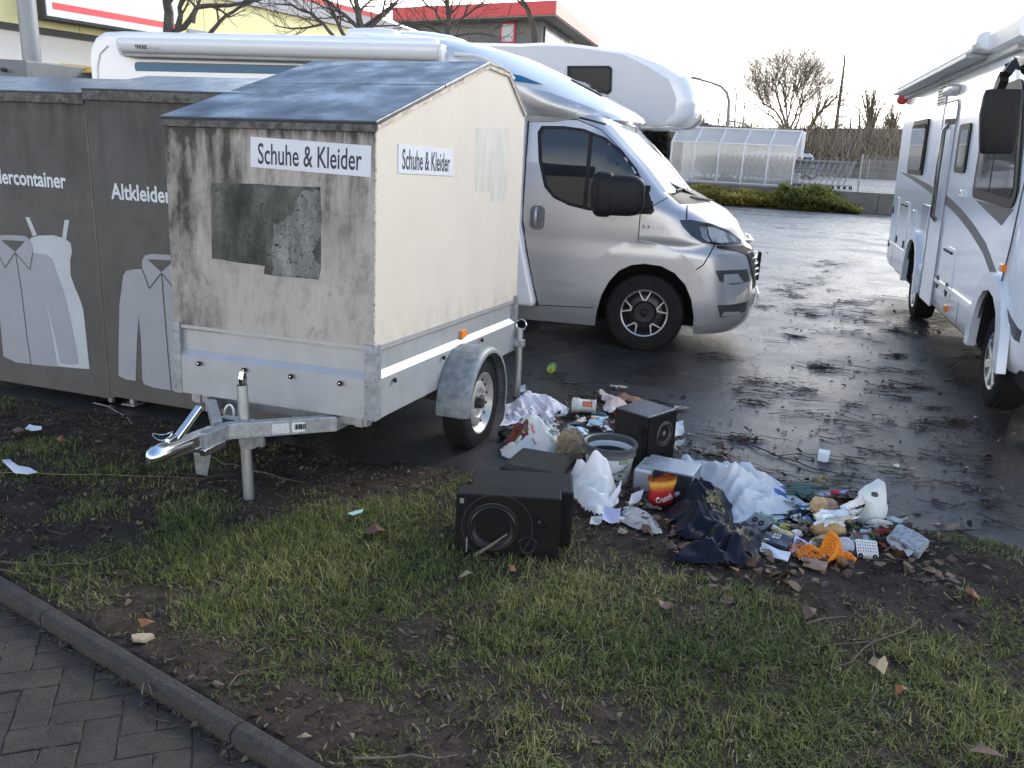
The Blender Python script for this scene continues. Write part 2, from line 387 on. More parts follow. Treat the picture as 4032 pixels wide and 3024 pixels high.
# ------------------------------------------------------------------ brick pavement and edging stones
PAVE = mat('paver_concrete', (.050, .037, .028), .85, var=.3, vs=14, bump=.5, bs=160, dirt=(.045, .048, .018), da=.58, ds=3.5)
EDGE = mat('edging_concrete', (.042, .036, .030), .85, var=.25, vs=16, bump=.6, bs=170, dirt=(.04, .045, .03), da=.66, ds=7)
def speckle(m, sc, col, th):
    t = m.node_tree; b = t.nodes['Principled BSDF']; src = b.inputs['Base Color'].links[0].from_socket
    tcn = t.nodes.new('ShaderNodeTexCoord'); v = t.nodes.new('ShaderNodeTexVoronoi'); v.inputs['Scale'].default_value = sc; t.links.new(tcn.outputs['Object'], v.inputs['Vector'])
    s = t.nodes.new('ShaderNodeSeparateColor'); t.links.new(v.outputs['Color'], s.inputs[0])
    lt = t.nodes.new('ShaderNodeMath'); lt.operation = 'GREATER_THAN'; lt.inputs[1].default_value = th; t.links.new(s.outputs[0], lt.inputs[0])
    d = t.nodes.new('ShaderNodeMath'); d.operation = 'LESS_THAN'; d.inputs[1].default_value = .38; t.links.new(v.outputs['Distance'], d.inputs[0])
    mu = t.nodes.new('ShaderNodeMath'); mu.operation = 'MULTIPLY'; t.links.new(lt.outputs[0], mu.inputs[0]); t.links.new(d.outputs[0], mu.inputs[1])
    mx = t.nodes.new('ShaderNodeMix'); mx.data_type = 'RGBA'; t.links.new(mu.outputs[0], mx.inputs['Factor']); t.links.new(src, mx.inputs['A']); mx.inputs['B'].default_value = tuple(col)+(1,)
    t.links.new(mx.outputs['Result'], b.inputs['Base Color'])
speckle(PAVE, 300, (.15, .14, .13), .93); speckle(EDGE, 300, (.17, .165, .16), .92)
mb = MB(); bl, bw, gap = .20, .10, .0012
def kpt(a, n, z): p = K0+KD*a+KN*n; return (p.x, p.y, z)
# interlocking pavers laid herringbone at 45 degrees to the edging
c45 = math.cos(math.radians(52)); s45 = math.sin(math.radians(52))
for i in range(-40, 60):
    for j in range(-30, 40):
        for k in (0, 1):
            ox = (i+2*j)*bw; oy = (i-2*j)*bw
            if k == 0: cx_, cy_, dx, dy = ox+bl/2, oy+bw/2, bl, bw
            else: cx_, cy_, dx, dy = ox+bw/2, oy+bw+bl/2, bw, bl
            # wave-shaped long sides
            hx, hy = dx/2-gap, dy/2-gap; q = .0022
            pl = [(-hx, -hy), (-hx/3, -hy+q), (hx/3, -hy-q), (hx, -hy), (hx+q, -hy/3), (hx-q, hy/3), (hx, hy), (hx/3, hy-q), (-hx/3, hy+q), (-hx, hy), (-hx-q, hy/3), (-hx+q, -hy/3)]
            A, B = cx_, cy_
            ra = A*c45-B*s45; rb = A*s45+B*c45
            n_ = rb; a_ = ra
            if n_ > -KW+.09 or n_ < -2.0 or a_ < -1.6 or a_ > 2.4: continue
            dz = random.uniform(-.003, .003); tl = random.uniform(-.006, .006)
            def fn(a, b, h): 
                return kpt(ra+a*c45-b*s45, rb+a*s45+b*c45, .018+dz+h+a*tl)
            mb.prism(pl, -.05, 0, fn)
o = mb.build('pavement', PAVE, bevel=.0025, seg=1); tag(o, kind='structure')
mb = MB(); mb.add([kpt(-3, -KW, .0150), kpt(4, -KW, .0150), kpt(4, -3.5, .0150), kpt(-3, -3.5, .0150)], [(0, 1, 2, 3)])
tag(mb.build('pavement_bed', mat('joint_sand', (.020, .017, .014), .9, var=.4, vs=30, bump=.8, bs=90, dirt=(.03, .04, .012), da=.5, ds=6)), kind='structure')
a = -1.62
n = 0
while a < 3.0:
    mb = MB(); L = 1.0; r = random.uniform(-.004, .004); prof = [(-KW, -.05), (-KW, .054), (-KW+.018, .070), (-.012, .070), (0, .062), (0, -.05)]
    r1 = [kpt(a+.003, x, z+r) for x, z in prof]; r2 = [kpt(a+L-.003, x, z+r) for x, z in prof]; mb.loft([r1, r2])
    o = mb.build('kerb', EDGE, bevel=.004); tag(o, kind='structure'); a += L; n += 1

# ------------------------------------------------------------------ grass, dead leaves, twigs
def blob(px, py, rpx, z=.03):
    p = G(px, py, z); q = G(px+rpx, py, z); return (p.x, p.y, (q-p).length)
MUD = [blob(*b) for b in [(700, 2640, 260), (1000, 2900, 300), (350, 2480, 200), (600, 2350, 150), (150, 2120, 220), (80, 1960, 220), (450, 2080, 160), (600, 1700, 420), (200, 1640, 260), (1200, 1850, 330), (1550, 1870, 260), (900, 1900, 160), (1450, 2860, 190), (1800, 2960, 170), (1650, 2500, 110),
        (3550, 2230, 240), (3900, 2250, 260), (3300, 2290, 160), (3700, 2420, 130), (2500, 2850, 120), (2450, 2100, 150), (2900, 2200, 300), (3250, 2180, 300), (2700, 2060, 300), (2300, 2000, 200), (3100, 2700, 70), (1900, 2650, 80), (2150, 2480, 70)]]
LUSH = [blob(*b) for b in [(1000, 2170, 260), (1300, 2080, 200), (1500, 2200, 260), (700, 2260, 130), (260, 1750, 200), (800, 2390, 140), (1250, 2330, 240), (2300, 2300, 180), (2600, 2260, 110), (2750, 2340, 110), (3000, 2380, 130), (2100, 2420, 180), (2500, 2560, 260), (1500, 2020, 200), (3200, 2650, 260), (3600, 2600, 220), (760, 2655, 40), (3850, 2850, 200), (2900, 2950, 220)]]
def cover(x, y):
    c = .64+.50*vnoise(x, y, 3.3, 11.2)+.35*vnoise(x, y, 9, 4.4)
    for bx, by, r in MUD: c = c-.95*np.exp(-((x-bx)**2+((y-by)*1.0)**2)/(r*r)*1.3)
    for bx, by, r in LUSH: c = c+.55*np.exp(-((x-bx)**2+((y-by))**2)/(r*r)*1.3)
    c = np.where(y > yb(x)-.10, -1, c); c = np.where(kd(x, y) < .03, -1, c)
    return c
def in_view(x, y):
    """roughly what the photo and a step to its side can see"""
    return (np.abs(x) < .72*y+.9)
def scatter(n, x0=-6, x1=6, y0=1.35, y1=5.6):
    x = rng.uniform(x0, x1, n); y = rng.uniform(y0, y1, n); k = in_view(x, y); return x[k], y[k]
cx, cy = scatter(100000)
cv = cover(cx, cy); k = rng.random(len(cv)) < np.clip(cv, 0.05*(cv > -.9), 1); cx, cy, cv = cx[k], cy[k], cv[k]
nb = 8
bx = np.repeat(cx, nb)+rng.normal(0, .017, len(cx)*nb); by = np.repeat(cy, nb)+rng.normal(0, .017, len(cx)*nb); bc = np.repeat(np.clip(cv, 0, 1.3), nb)
k = kd(bx, by) > .01; bx, by, bc = bx[k], by[k], bc[k]
N = len(bx); bz = verge_z(bx, by)-.004
hue = np.repeat(rng.random(len(cx)), nb)[k]
ln = (.016+.040*rng.random(N)**1.3)*(.55+.6*bc); az = rng.uniform(0, 2*np.pi, N); lean = rng.uniform(.25, 1.35, N); wd = rng.uniform(.0012, .0029, N)
dx, dy = np.cos(az), np.sin(az)
def blade(t, s):
    o = np.sin(lean*t*1.1)*t*ln; h = np.cos(lean*t)*t*ln
    wv = wd*(1-t*.85)*s
    return np.stack([bx+dx*o-dy*wv, by+dy*o+dx*wv, bz+np.maximum(h, .003)], -1)
P = np.stack([blade(0, -1), blade(0, 1), blade(.5, 1), blade(.5, -1), blade(1, .3), blade(1, -.3)], 1)
V = P.reshape(-1, 3); b6 = (np.arange(N)*6)[:, None]
F = np.concatenate([b6+np.array([[0, 1, 2, 3]]), b6+np.array([[3, 2, 4, 5]])], 0)
big = vnoise(bx, by, 1.7, 8.8)
rv = np.clip(.42+.33*(hue-.5)+.32*big+rng.normal(0, .19, N)-.06*(bc-.7), 0, 1)
GRASS = rnd_mat('grass_blade', [(.045, .068, .016), (.10, .135, .032), (.19, .215, .058), (.34, .31, .11), (.58, .46, .25)], .55, .35)
tag(mesh_np('grass', V, F, GRASS, attr=np.repeat(rv, 6)), 'short winter grass in uneven tufts on the muddy verge', 'grass', kind='stuff')

def leaves(n_or_xy, ln, wd, curl, lift, zf, lobes=False):
    x, y = n_or_xy; N = len(x); az = rng.uniform(0, 2*np.pi, N); L = rng.uniform(*ln, N); W = L*rng.uniform(*wd, N); z = zf(x, y)+rng.uniform(.001, lift, N)
    cu = rng.uniform(-curl, curl, N)*L; tl = rng.normal(0, .22, N); ro = rng.normal(0, .35, N)
    ts = np.array([0, .3, .7, 1.0]); ws = np.array([.12, 1, .75, .05]); A = []
    for t, s in zip(ts, ws):
        for sg in (-1, 1):
            a = (t-.5)*L; b = sg*s*W/2; h = cu*(4*(t-.5)**2)+a*tl+b*ro
            A.append(np.stack([x+np.cos(az)*a-np.sin(az)*b, y+np.sin(az)*a+np.cos(az)*b, z+np.abs(cu)*.3+h+np.abs(a*tl)*.5+np.abs(b*ro)], -1))
    P = np.stack(A, 1); b8 = (np.arange(N)*8)[:, None]
    F = np.concatenate([b8+np.array([[0, 1, 3, 2]]), b8+np.array([[2, 3, 5, 4]]), b8+np.array([[4, 5, 7, 6]])], 0)
    return P.reshape(-1, 3), F, np.repeat(rng.random(N), 8)
x, y = scatter(62000); c = cover(x, y)
k = (c > -.95) & (rng.random(len(x)) < np.clip(1.0-.66*np.clip(c, 0, 1), .20, .95)); x, y = x[k], y[k]
V, F, a = leaves((x, y), (.006, .040), (.12, .48), .28, .016, verge_z)
LEAF = rnd_mat('dead_leaf', [(.018, .012, .010), (.034, .023, .017), (.048, .033, .024), (.070, .052, .039), (.095, .074, .055), (.20, .15, .10)], .85)
tag(mesh_np('leaf_litter', V, F, LEAF, attr=a), 'trodden brown willow leaves lying over the muddy verge', 'leaf litter', kind='stuff')
# reddish maple leaves blown together round the heap of rubbish
pts = [(G(px+rng.normal(0, s), py+rng.normal(0, s*.45), .02)) for px, py, s, n_ in [(2500, 1960, 55, 40), (2620, 2080, 60, 30), (2680, 2180, 40, 14), (3060, 2200, 160, 60), (2300, 1700, 130, 70), (2480, 1700, 120, 40), (2800, 1790, 90, 30), (3350, 2120, 120, 46), (3560, 2180, 110, 46), (2950, 2250, 150, 30), (3750, 2280, 150, 22), (2250, 1640, 160, 40), (2400, 1905, 60, 26)] for _ in range(n_)]
x = np.array([p.x for p in pts]); y = np.array([p.y for p in pts])
V, F, a = leaves((x, y), (.025, .07), (.45, .9), .22, .035, lambda x, y: np.maximum(verge_z(x, y), .001))
MAPLE = rnd_mat('maple_leaf', [(.030, .017, .011), (.055, .028, .017), (.085, .042, .022), (.15, .080, .042)], .5)
tag(mesh_np('maple_leaf_drift', V, F, MAPLE, attr=a), 'russet maple leaves drifted in among the scattered rubbish', 'leaf litter', kind='stuff')

def twig_mesh(x, y, az, L, r, zf, segs=4, bend=.35):
    N = len(x); Vs = []; bd = rng.normal(0, bend, N); z0 = zf(x, y); nn = 3
    lift = rng.uniform(.002, .012, N)
    for i in range(segs+1):
        t = i/segs-.5; a = az+bd*t; px = x+np.cos(a)*t*L; py = y+np.sin(a)*t*L
        kz = rng.normal(0, .12, N)*L*.12; kx = rng.normal(0, .018, N)*L
        for j in range(nn):
            th = 2*np.pi*j/nn; rr = r*(1-.6*(i/segs))
            Vs.append(np.stack([px+kx*np.sin(a)-np.sin(a)*rr*np.cos(th), py-kx*np.cos(a)+np.cos(a)*rr*np.cos(th), z0+lift+np.abs(kz)+r+rr*np.sin(th)], -1))
    P = np.stack(Vs, 1); m_ = (segs+1)*nn; b0 = (np.arange(N)*m_)[:, None]
    Fs = [b0+np.array([[i*nn+j, i*nn+(j+1) % nn, (i+1)*nn+(j+1) % nn, (i+1)*nn+j]]) for i in range(segs) for j in range(nn)]
    return P.reshape(-1, 3), np.concatenate(Fs, 0), np.repeat(rng.random(N), m_)
x, y = scatter(4200); c = cover(x, y); k = (c > -.9) & (rng.random(len(x)) < np.clip(.75-.55*c, .08, 1)); x, y = x[k], y[k]; N = len(x)
V, F, a = twig_mesh(x, y, rng.uniform(0, np.pi, N), rng.gamma(2, .07, N)+.04, rng.uniform(.0008, .0026, N), verge_z, bend=.7)
TWIG = rnd_mat('twig_bark', [(.030, .020, .014), (.070, .050, .034), (.13, .095, .06)], .7)
tag(mesh_np('twig_litter', V, F, TWIG, attr=a), 'thin dry twigs strewn across the verge', 'twigs', kind='stuff')
# dark wet twigs washed into bands over the tarmac
TB = [(3200, 1190, 330, 45, 260), (3350, 1290, 330, 50, 330), (3150, 1240, 260, 50, 200), (3480, 1480, 330, 90, 420), (3050, 1400, 300, 70, 130), (3000, 1620, 420, 110, 240), (3350, 1660, 420, 100, 190), (3000, 1790, 330, 70, 150), (3350, 1850, 380, 70, 110), (2700, 1760, 240, 60, 160), (3100, 1920, 330, 50, 180), (3700, 1560, 300, 90, 240), (3650, 1860, 330, 110, 200), (2400, 1600, 330, 80, 90), (3700, 2010, 260, 50, 190), (3300, 1080, 380, 50, 120), (3100, 960, 400, 50, 90), (3400, 1050, 300, 30, 80), (2250, 1480, 260, 60, 70), (3850, 1720, 200, 120, 130)]
xs, ys, zs = [], [], []
for px, py, sx_, sy_, n_ in TB:
    left = int(n_*.5)
    while left > 0:
        k_ = min(left, int(rng.integers(3, 26))); left -= k_; c0 = px+rng.normal(0, sx_*.8); c1 = py+rng.normal(0, sy_*.8); s0 = rng.uniform(12, 75)
        for _ in range(k_): p = G(c0+rng.normal(0, s0), c1+rng.normal(0, s0*.22)); xs.append(p.x); ys.append(p.y)
x = np.array(xs); y = np.array(ys); k = y > yb(x)-.1; x, y = x[k], y[k]; N = len(x)
az = rng.normal(-.12, .55, N)
V, F, a = twig_mesh(x, y, az, rng.gamma(2.0, .045, N)*(.7+.06*y)+.03, rng.uniform(.0012, .0034, N)*(.7+.06*y), lambda x, y: 0*x, bend=.35)
WTWIG = rnd_mat('wet_twig', [(.010, .008, .007), (.022, .017, .013), (.045, .032, .022)], .5)
tag(mesh_np('wet_twig_litter', V, F, WTWIG, attr=a), 'dark wet twigs washed into bands on the tarmac between the motorhomes', 'twigs', kind='stuff')
x, y = np.array([[*G(px+rng.normal(0, s), py+rng.normal(0, s*.3))[:2]] for px, py, s, n_ in [(t[0], t[1], t[2]*.6, int(t[4]*.45)) for t in TB] for _ in range(n_)]).T
k = y > yb(x)-.05; x = np.concatenate([x[k][::2], np.array(xs)[::3]+rng.normal(0, .05, len(xs[::3]))]); y = np.concatenate([y[k][::2], np.array(ys)[::3]+rng.normal(0, .05, len(ys[::3]))]); k = y > yb(x)-.05
V, F, a = leaves((x[k], y[k]), (.014, .055), (.2, .6), .2, .006, lambda x, y: 0*x+.001)
tag(mesh_np('wet_leaf_litter', V, F, rnd_mat('wet_leaf', [(.010, .008, .007), (.022, .016, .012), (.045, .032, .024), (.09, .055, .035)], .4), attr=a), 'dark rotting leaves scattered on the wet tarmac', 'leaf litter', kind='stuff')

# crumbs of leaf and twig caught in the gap along the edging and on the pavers
n = 420; ka = rng.uniform(-1.3, 2.0, n); kn = np.where(rng.random(n) < .72, -KW-np.abs(rng.normal(0, .018, n)), -KW-rng.uniform(0, 1.2, n))
x = K0.x+KD.x*ka+KN.x*kn; y = K0.y+KD.y*ka+KN.y*kn
V, F, a = leaves((x, y), (.008, .034), (.15, .6), .2, .006, lambda x, y: 0*x+.019)
tag(mesh_np('pavement_litter', V, F, LEAF, attr=a), 'crumbled leaves caught along the edging and between the pavers', 'leaf litter', kind='stuff')
n = 90; ka = rng.uniform(-1.2, 1.9, n); kn = -KW-np.abs(rng.normal(0, .05, n)); x = K0.x+KD.x*ka+KN.x*kn; y = K0.y+KD.y*ka+KN.y*kn
V, F, a = twig_mesh(x, y, rng.uniform(0, np.pi, n), rng.gamma(2, .03, n)+.02, rng.uniform(.0007, .0018, n), lambda x, y: 0*x+.018, bend=.7)
tag(mesh_np('pavement_twigs', V, F, TWIG, attr=a), 'thin twigs lying on the pavers beside the edging', 'twigs', kind='stuff')
# ------------------------------------------------------------------ the boxed trailer
def wood_mat(name, base, stain, amt, streak=True, top=None):
    """painted plywood with run-off streaks that hang from the roof edge (object z) and mould blotches"""
    m = bpy.data.materials.new(name); m.use_nodes = True; t = m.node_tree; b = t.nodes['Principled BSDF']; L = t.links
    b.inputs['Roughness'].default_value = .6; b.inputs['Specular IOR Level'].default_value = .3
    tcn = t.nodes.new('ShaderNodeTexCoord')
    def nz(sc, scale=(1, 1, 1), d=6, r=.62, off=0):
        mp = t.nodes.new('ShaderNodeMapping'); mp.inputs['Scale'].default_value = scale; mp.inputs['Location'].default_value = (off, off, off); L.new(tcn.outputs['Object'], mp.inputs[0])
        n = t.nodes.new('ShaderNodeTexNoise'); n.inputs['Scale'].default_value = sc; n.inputs['Detail'].default_value = d; n.inputs['Roughness'].default_value = r; L.new(mp.outputs[0], n.inputs['Vector']); return n.outputs['Fac']
    def mul(a, b_): 
        n = t.nodes.new('ShaderNodeMath'); n.operation = 'MULTIPLY'; L.new(a, n.inputs[0])
        if isinstance(b_, (int, float)): n.inputs[1].default_value = b_
        else: L.new(b_, n.inputs[1])
        return n.outputs[0]
    def add(a, b_):
        n = t.nodes.new('ShaderNodeMath'); n.operation = 'ADD'; n.use_clamp = True; L.new(a, n.inputs[0])
        if isinstance(b_, (int, float)): n.inputs[1].default_value = b_
        else: L.new(b_, n.inputs[1])
        return n.outputs[0]
    def rng_(s, a, b_, c=0., d=1.):
        n = t.nodes.new('ShaderNodeMapRange'); n.inputs['From Min'].default_value = a; n.inputs['From Max'].default_value = b_; n.inputs['To Min'].default_value = c; n.inputs['To Max'].default_value = d; L.new(s, n.inputs['Value']); return n.outputs[0]
    def mixc(f, a, b_):
        n = t.nodes.new('ShaderNodeMix'); n.data_type = 'RGBA'; L.new(f, n.inputs['Factor'])
        for k, s in (('A', a), ('B', b_)):
            if isinstance(s, tuple): n.inputs[k].default_value = s+(1,)
            else: L.new(s, n.inputs[k])
        return n.outputs['Result']
    c = mixc(rng_(nz(2.2), .35, .65), tuple(x*(.86 if streak else .965) for x in base), tuple(min(1, x*(1.08 if streak else 1.02)) for x in base))
    if streak:
        sp = t.nodes.new('ShaderNodeSeparateXYZ'); L.new(tcn.outputs['Object'], sp.inputs[0])
        h = rng_(sp.outputs['Z'], top-.75, top-.02, .02, 1.)
        st = rng_(nz(7, (1, 1, .16), 7, .7), .42, .68); f1 = mul(mul(st, h), 1.25*amt)
        left = rng_(sp.outputs['X'], -1.12, -.80, 1.0, 0.0); f2 = mul(mul(rng_(nz(4.5, (1, 1, .45), 7, .72, 3), .40, .62), left), .85*amt)
        bl = mul(rng_(nz(5, (1, 1, .8), 8, .75, 9), .50, .74), .55*amt)
        gr = mul(rng_(nz(26, (1, 1, .3), 5, .7, 5), .5, .8), .35*amt)
        edge = mul(rng_(sp.outputs['Z'], top-.07, top-.005, 0., 1.), rng_(nz(14, (1, 1, .25), 6, .7, 2), .35, .6))
        f = add(add(add(f1, f2), add(bl, gr)), mul(edge, .9*amt))
    else:
        f = add(mul(rng_(nz(9, (1, 1, .3), 6, .7), .60, .80), .30*amt), mul(rng_(nz(40, (1, 1, .5), 3, .6, 4), .68, .76), .5*amt))
    if not streak and top:
        sp = t.nodes.new('ShaderNodeSeparateXYZ'); L.new(tcn.outputs['Object'], sp.inputs[0]); f = add(f, mul(mul(rng_(sp.outputs['Z'], top+.16, top-.01, 0., 1.), rng_(nz(11, (1, 1, .5), 6, .7, 6), .42, .66)), .55)); f = add(f, mul(rng_(nz(3, (1, 3, .25), 7, .75, 8), .62, .80), .16))
    c = mixc(f, c, stain); L.new(c, b.inputs['Base Color'])
    bn = t.nodes.new('ShaderNodeBump'); bn.inputs['Strength'].default_value = .25; bn.inputs['Distance'].default_value = .004; L.new(nz(60, (1, 1, .25)), bn.inputs['Height']); L.new(bn.outputs[0], b.inputs['Normal'])
    return m
ZB = .407; TW, TL = 1.148, 2.022
_M = (Matrix.Rotation(-.328, 4, 'Z') @ Matrix.Rotation(-.037, 4, 'X') @ Matrix.Rotation(-.013, 4, 'Y'))
TM = Matrix.Translation(Vector((-.650, 3.854, .407)) - _M.to_3x3() @ Vector((0, 0, ZB))) @ _M
TF = Frame(TM)
trailer = empty('box_trailer', M=TM, label='galvanised single axle trailer carrying a stained cream plywood box with a gabled roof', cat='trailer')
HP, HE, HR = ZB+.35, ZB+1.347, ZB+1.774
W_FRONT = wood_mat('stained_plywood', (.43, .39, .34), (.048, .043, .036), 1.1, True, HE)
W_SIDE = wood_mat('cream_plywood', (.61, .545, .46), (.30, .26, .21), 1.0, False, HP)
ROOFM = mat('roof_felt', (.045, .052, .066), .36, var=.3, vs=2.2, rv=.2, dirt=(.05, .046, .04), da=.52, ds=3.2, bump=.08, bs=110, spec=.6)  # base tinted blue to add to the reflected sky
EDGEM = mat('mouldy_edge', (.10, .095, .085), .7, var=.6, vs=22, bump=.4, bs=90, dirt=(.02, .019, .016), da=.5, ds=30)
prof = [(0, HP-.02), (0, HE), (1.34, HR-.004), (1.67, ZB+1.767), (TL, ZB+1.559), (TL, HP-.02)]
mb = MB(); n = len(prof)
vs = [(-TW, a, b) for a, b in prof]+[(0, a, b) for a, b in prof]
mb.add(vs, [tuple(range(n))[::-1], tuple(range(n, 2*n))], 1)
mb.add(vs, [(0, 1, n+1, n)], 0); mb.add(vs, [(i, (i+1) % n, n+(i+1) % n, n+i) for i in range(1, n)], 1)
box = mb.build('plywood_box', [W_FRONT, W_SIDE], trailer, bevel=.003)
def slab(p, q, o0, o1, th, x0, x1, mi=0, mb=None):
    mb = mb or MB(); d = (Vector((0, q[0]-p[0], q[1]-p[1]))).normalized(); nn = Vector((0, -d.z, d.y))
    a = Vector((0, p[0], p[1]))-d*o0+nn*.003; b = Vector((0, q[0], q[1]))+d*o1+nn*.003
    vs = [(x, *(v+nn*h)[1:]) for x in (x0, x1) for v in (a, b) for h in (0, th)]
    return mb.add(vs, [(0, 1, 3, 2), (4, 6, 7, 5), (0, 4, 5, 1), (2, 3, 7, 6), (0, 2, 6, 4), (1, 5, 7, 3)], mi)
jy = .72; jz = HE+(HR-HE)*jy/1.34
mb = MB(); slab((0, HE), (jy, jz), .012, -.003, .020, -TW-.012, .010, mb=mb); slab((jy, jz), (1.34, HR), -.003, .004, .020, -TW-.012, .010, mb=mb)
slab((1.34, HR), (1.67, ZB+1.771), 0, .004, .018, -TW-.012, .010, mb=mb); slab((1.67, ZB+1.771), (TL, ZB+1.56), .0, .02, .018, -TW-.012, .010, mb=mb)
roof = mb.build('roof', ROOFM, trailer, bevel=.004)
mb = MB(); mb.span((-TW-.010, -.0135, HE-.028), (.008, -.0015, HE+.014)); mb.build('fascia', EDGEM, trailer, bevel=.002)
# weathered edging along the gable
mb = MB()
for p, q in (((0, HE), (1.34, HR)), ((1.34, HR), (1.67, ZB+1.771)), ((1.67, ZB+1.771), (TL, ZB+1.56))):
    k = 14 if p[0] == 0 else 4
    for i in range(k):
        t0, t1 = i/k, (i+1)/k; a = Vector((.006, p[0]+(q[0]-p[0])*t0, p[1]+(q[1]-p[1])*t0-.006+random.uniform(-.002, .002))); b = Vector((.006, p[0]+(q[0]-p[0])*t1, p[1]+(q[1]-p[1])*t1-.006+random.uniform(-.002, .002)))
        mb.bar(a, b, .007+random.uniform(0, .003), .018+random.uniform(-.004, .004))
mb.build('gable_edging', mat('weathered_edging', (.50, .43, .34), .7, var=.35, vs=18, dirt=(.10, .085, .07), da=.56, ds=16, bump=.4), trailer)
mb = MB(); k = 24
for i in range(k): z = HP+.02+(HE-HP-.03)*i/k; mb.bar((.0, -.0005, z), (.0, -.0005, z+(HE-HP-.03)/k), .004+random.uniform(0, .005), .004+random.uniform(0, .006), up=(0, 1, 0))
mb.build('corner_wear', mat('corner_worn', (.60, .52, .42), .7, var=.2, dirt=(.05, .045, .04), da=.5, ds=38), trailer)
fnF = lambda a, b, o: (a, -o, b)
fnR = lambda a, b, o: (o, a, b)
def qF(L): return [(p.x, p.z) for p in (TF.px(x, y, 1, 0) for x, y in L)]
def qR(L): return [(p.y, p.z) for p in (TF.px(x, y, 0, 0) for x, y in L)]
SIGN = mat('sign_vinyl', (.62, .64, .67), .35, var=.04, vs=5, dirt=(.42, .41, .39), da=.66, ds=3)
INK = mat('navy_ink', (.020, .022, .036), .5, var=.1)
def center(q): return sum(a for a, b in q)/4, sum(b for a, b in q)/4
q = qF([(988, 538), (1463, 574), (1461, 698), (988, 657)])
sg = patch(q, fnF, 'sign', SIGN, trailer, off=.003, thick=.003)
cx_, cz_ = center(q); wq = q[1][0]-q[0][0]; hq = q[0][1]-q[3][1]; sl = math.atan2(q[1][1]-q[0][1], wq)
def rotfn(f, c, s): return lambda a, b, o: f(c[0]+a*math.cos(s)-b*math.sin(s), c[1]+a*math.sin(s)+b*math.cos(s), o)
lettering('Schuhe & Kleider', rotfn(fnF, (cx_-.004*wq, cz_), sl*.5), 'lettering', INK, sg, fit=(wq*.865, hq*.70), bold=.010, off=.0038)
q = qR([(1567, 566), (1783, 591), (1783, 693), (1566, 682)])
sg = patch(q, fnR, 'sign', SIGN, trailer, off=.003, thick=.003)
cx_, cz_ = center(q); wq = q[1][0]-q[0][0]; hq = q[0][1]-q[3][1]; sl = math.atan2(q[1][1]-q[0][1], wq)
lettering('Schuhe & Kleider', rotfn(fnR, (cx_-.006*wq, cz_), sl), 'lettering', INK, sg, fit=(wq*.87, hq*.72), bold=.014, off=.0038)
# what is left of older stickers
def cracked(name, col, amt):
    m = mat(name, col, .92, spec=.08, var=.5, vs=9, dirt=(.045, .047, .040), da=amt, ds=5, stretch=(1, 1, .45), bump=.3, bs=80); t = m.node_tree; b = t.nodes['Principled BSDF']; src = b.inputs['Base Color'].links[0].from_socket
    tcn = t.nodes.new('ShaderNodeTexCoord'); v = t.nodes.new('ShaderNodeTexVoronoi'); v.feature = 'DISTANCE_TO_EDGE'; v.inputs['Scale'].default_value = 22
    nzz = t.nodes.new('ShaderNodeTexNoise'); nzz.inputs['Scale'].default_value = 14; ad = t.nodes.new('ShaderNodeMix'); ad.data_type = 'RGBA'; ad.inputs['Factor'].default_value = .12
    t.links.new(tcn.outputs['Object'], nzz.inputs['Vector']); t.links.new(tcn.outputs['Object'], ad.inputs['A']); t.links.new(nzz.outputs['Color'], ad.inputs['B']); t.links.new(ad.outputs['Result'], v.inputs['Vector'])
    lt = t.nodes.new('ShaderNodeMath'); lt.operation = 'LESS_THAN'; lt.inputs[1].default_value = .018; t.links.new(v.outputs['Distance'], lt.inputs[0])
    mx = t.nodes.new('ShaderNodeMix'); mx.data_type = 'RGBA'; t.links.new(lt.outputs[0], mx.inputs['Factor']); t.links.new(src, mx.inputs['A']); mx.inputs['B'].default_value = (.05, .05, .045, 1); t.links.new(mx.outputs['Result'], b.inputs['Base Color']); return m
z4 = lambda L: [(a*.72314, 700+b*.72314) for a, b in L]
z7 = lambda L: [(600+a*.72333, 200+b*.72333) for a, b in L]
def rag(L, j, n=5):
    out = []
    for i, p in enumerate(L):
        q_ = L[(i+1) % len(L)]
        for k in range(n): t = k/n; out.append((p[0]+(q_[0]-p[0])*t+random.uniform(-j, j)*(k > 0), p[1]+(q_[1]-p[1])*t+random.uniform(-j, j)*(k > 0)))
    return out
patch(qF(rag(z4([(1150, 25), (1745, 50), (1748, 490), (1735, 555), (1440, 525), (1440, 480), (1155, 440)]), 2)), fnF, 'sticker_remnant', cracked('old_sticker_dark', (.125, .125, .11), .44), trailer, off=.0008, thick=.0008)
patch(qF(rag(z4([(1640, 75), (1745, 70), (1748, 300), (1705, 420), (1748, 490), (1733, 552), (1600, 540), (1480, 535), (1490, 260), (1560, 225), (1605, 180)]), 6, 6)), fnF, 'sticker_remnant', cracked('old_sticker_pale', (.20, .205, .185), .58), trailer, off=.0016, thick=.0016)
patch(qR(rag(z7([(1762, 418), (1940, 425), (1930, 720), (1918, 820), (1845, 820), (1845, 770), (1760, 765)]), 3)), fnR, 'sticker_remnant', mat('old_sticker_grey', (.52, .50, .43), .6, var=.12, vs=12, dirt=(.38, .37, .31), da=.6, ds=14, stretch=(1, 1, .4)), trailer, off=.0008, thick=.0008)
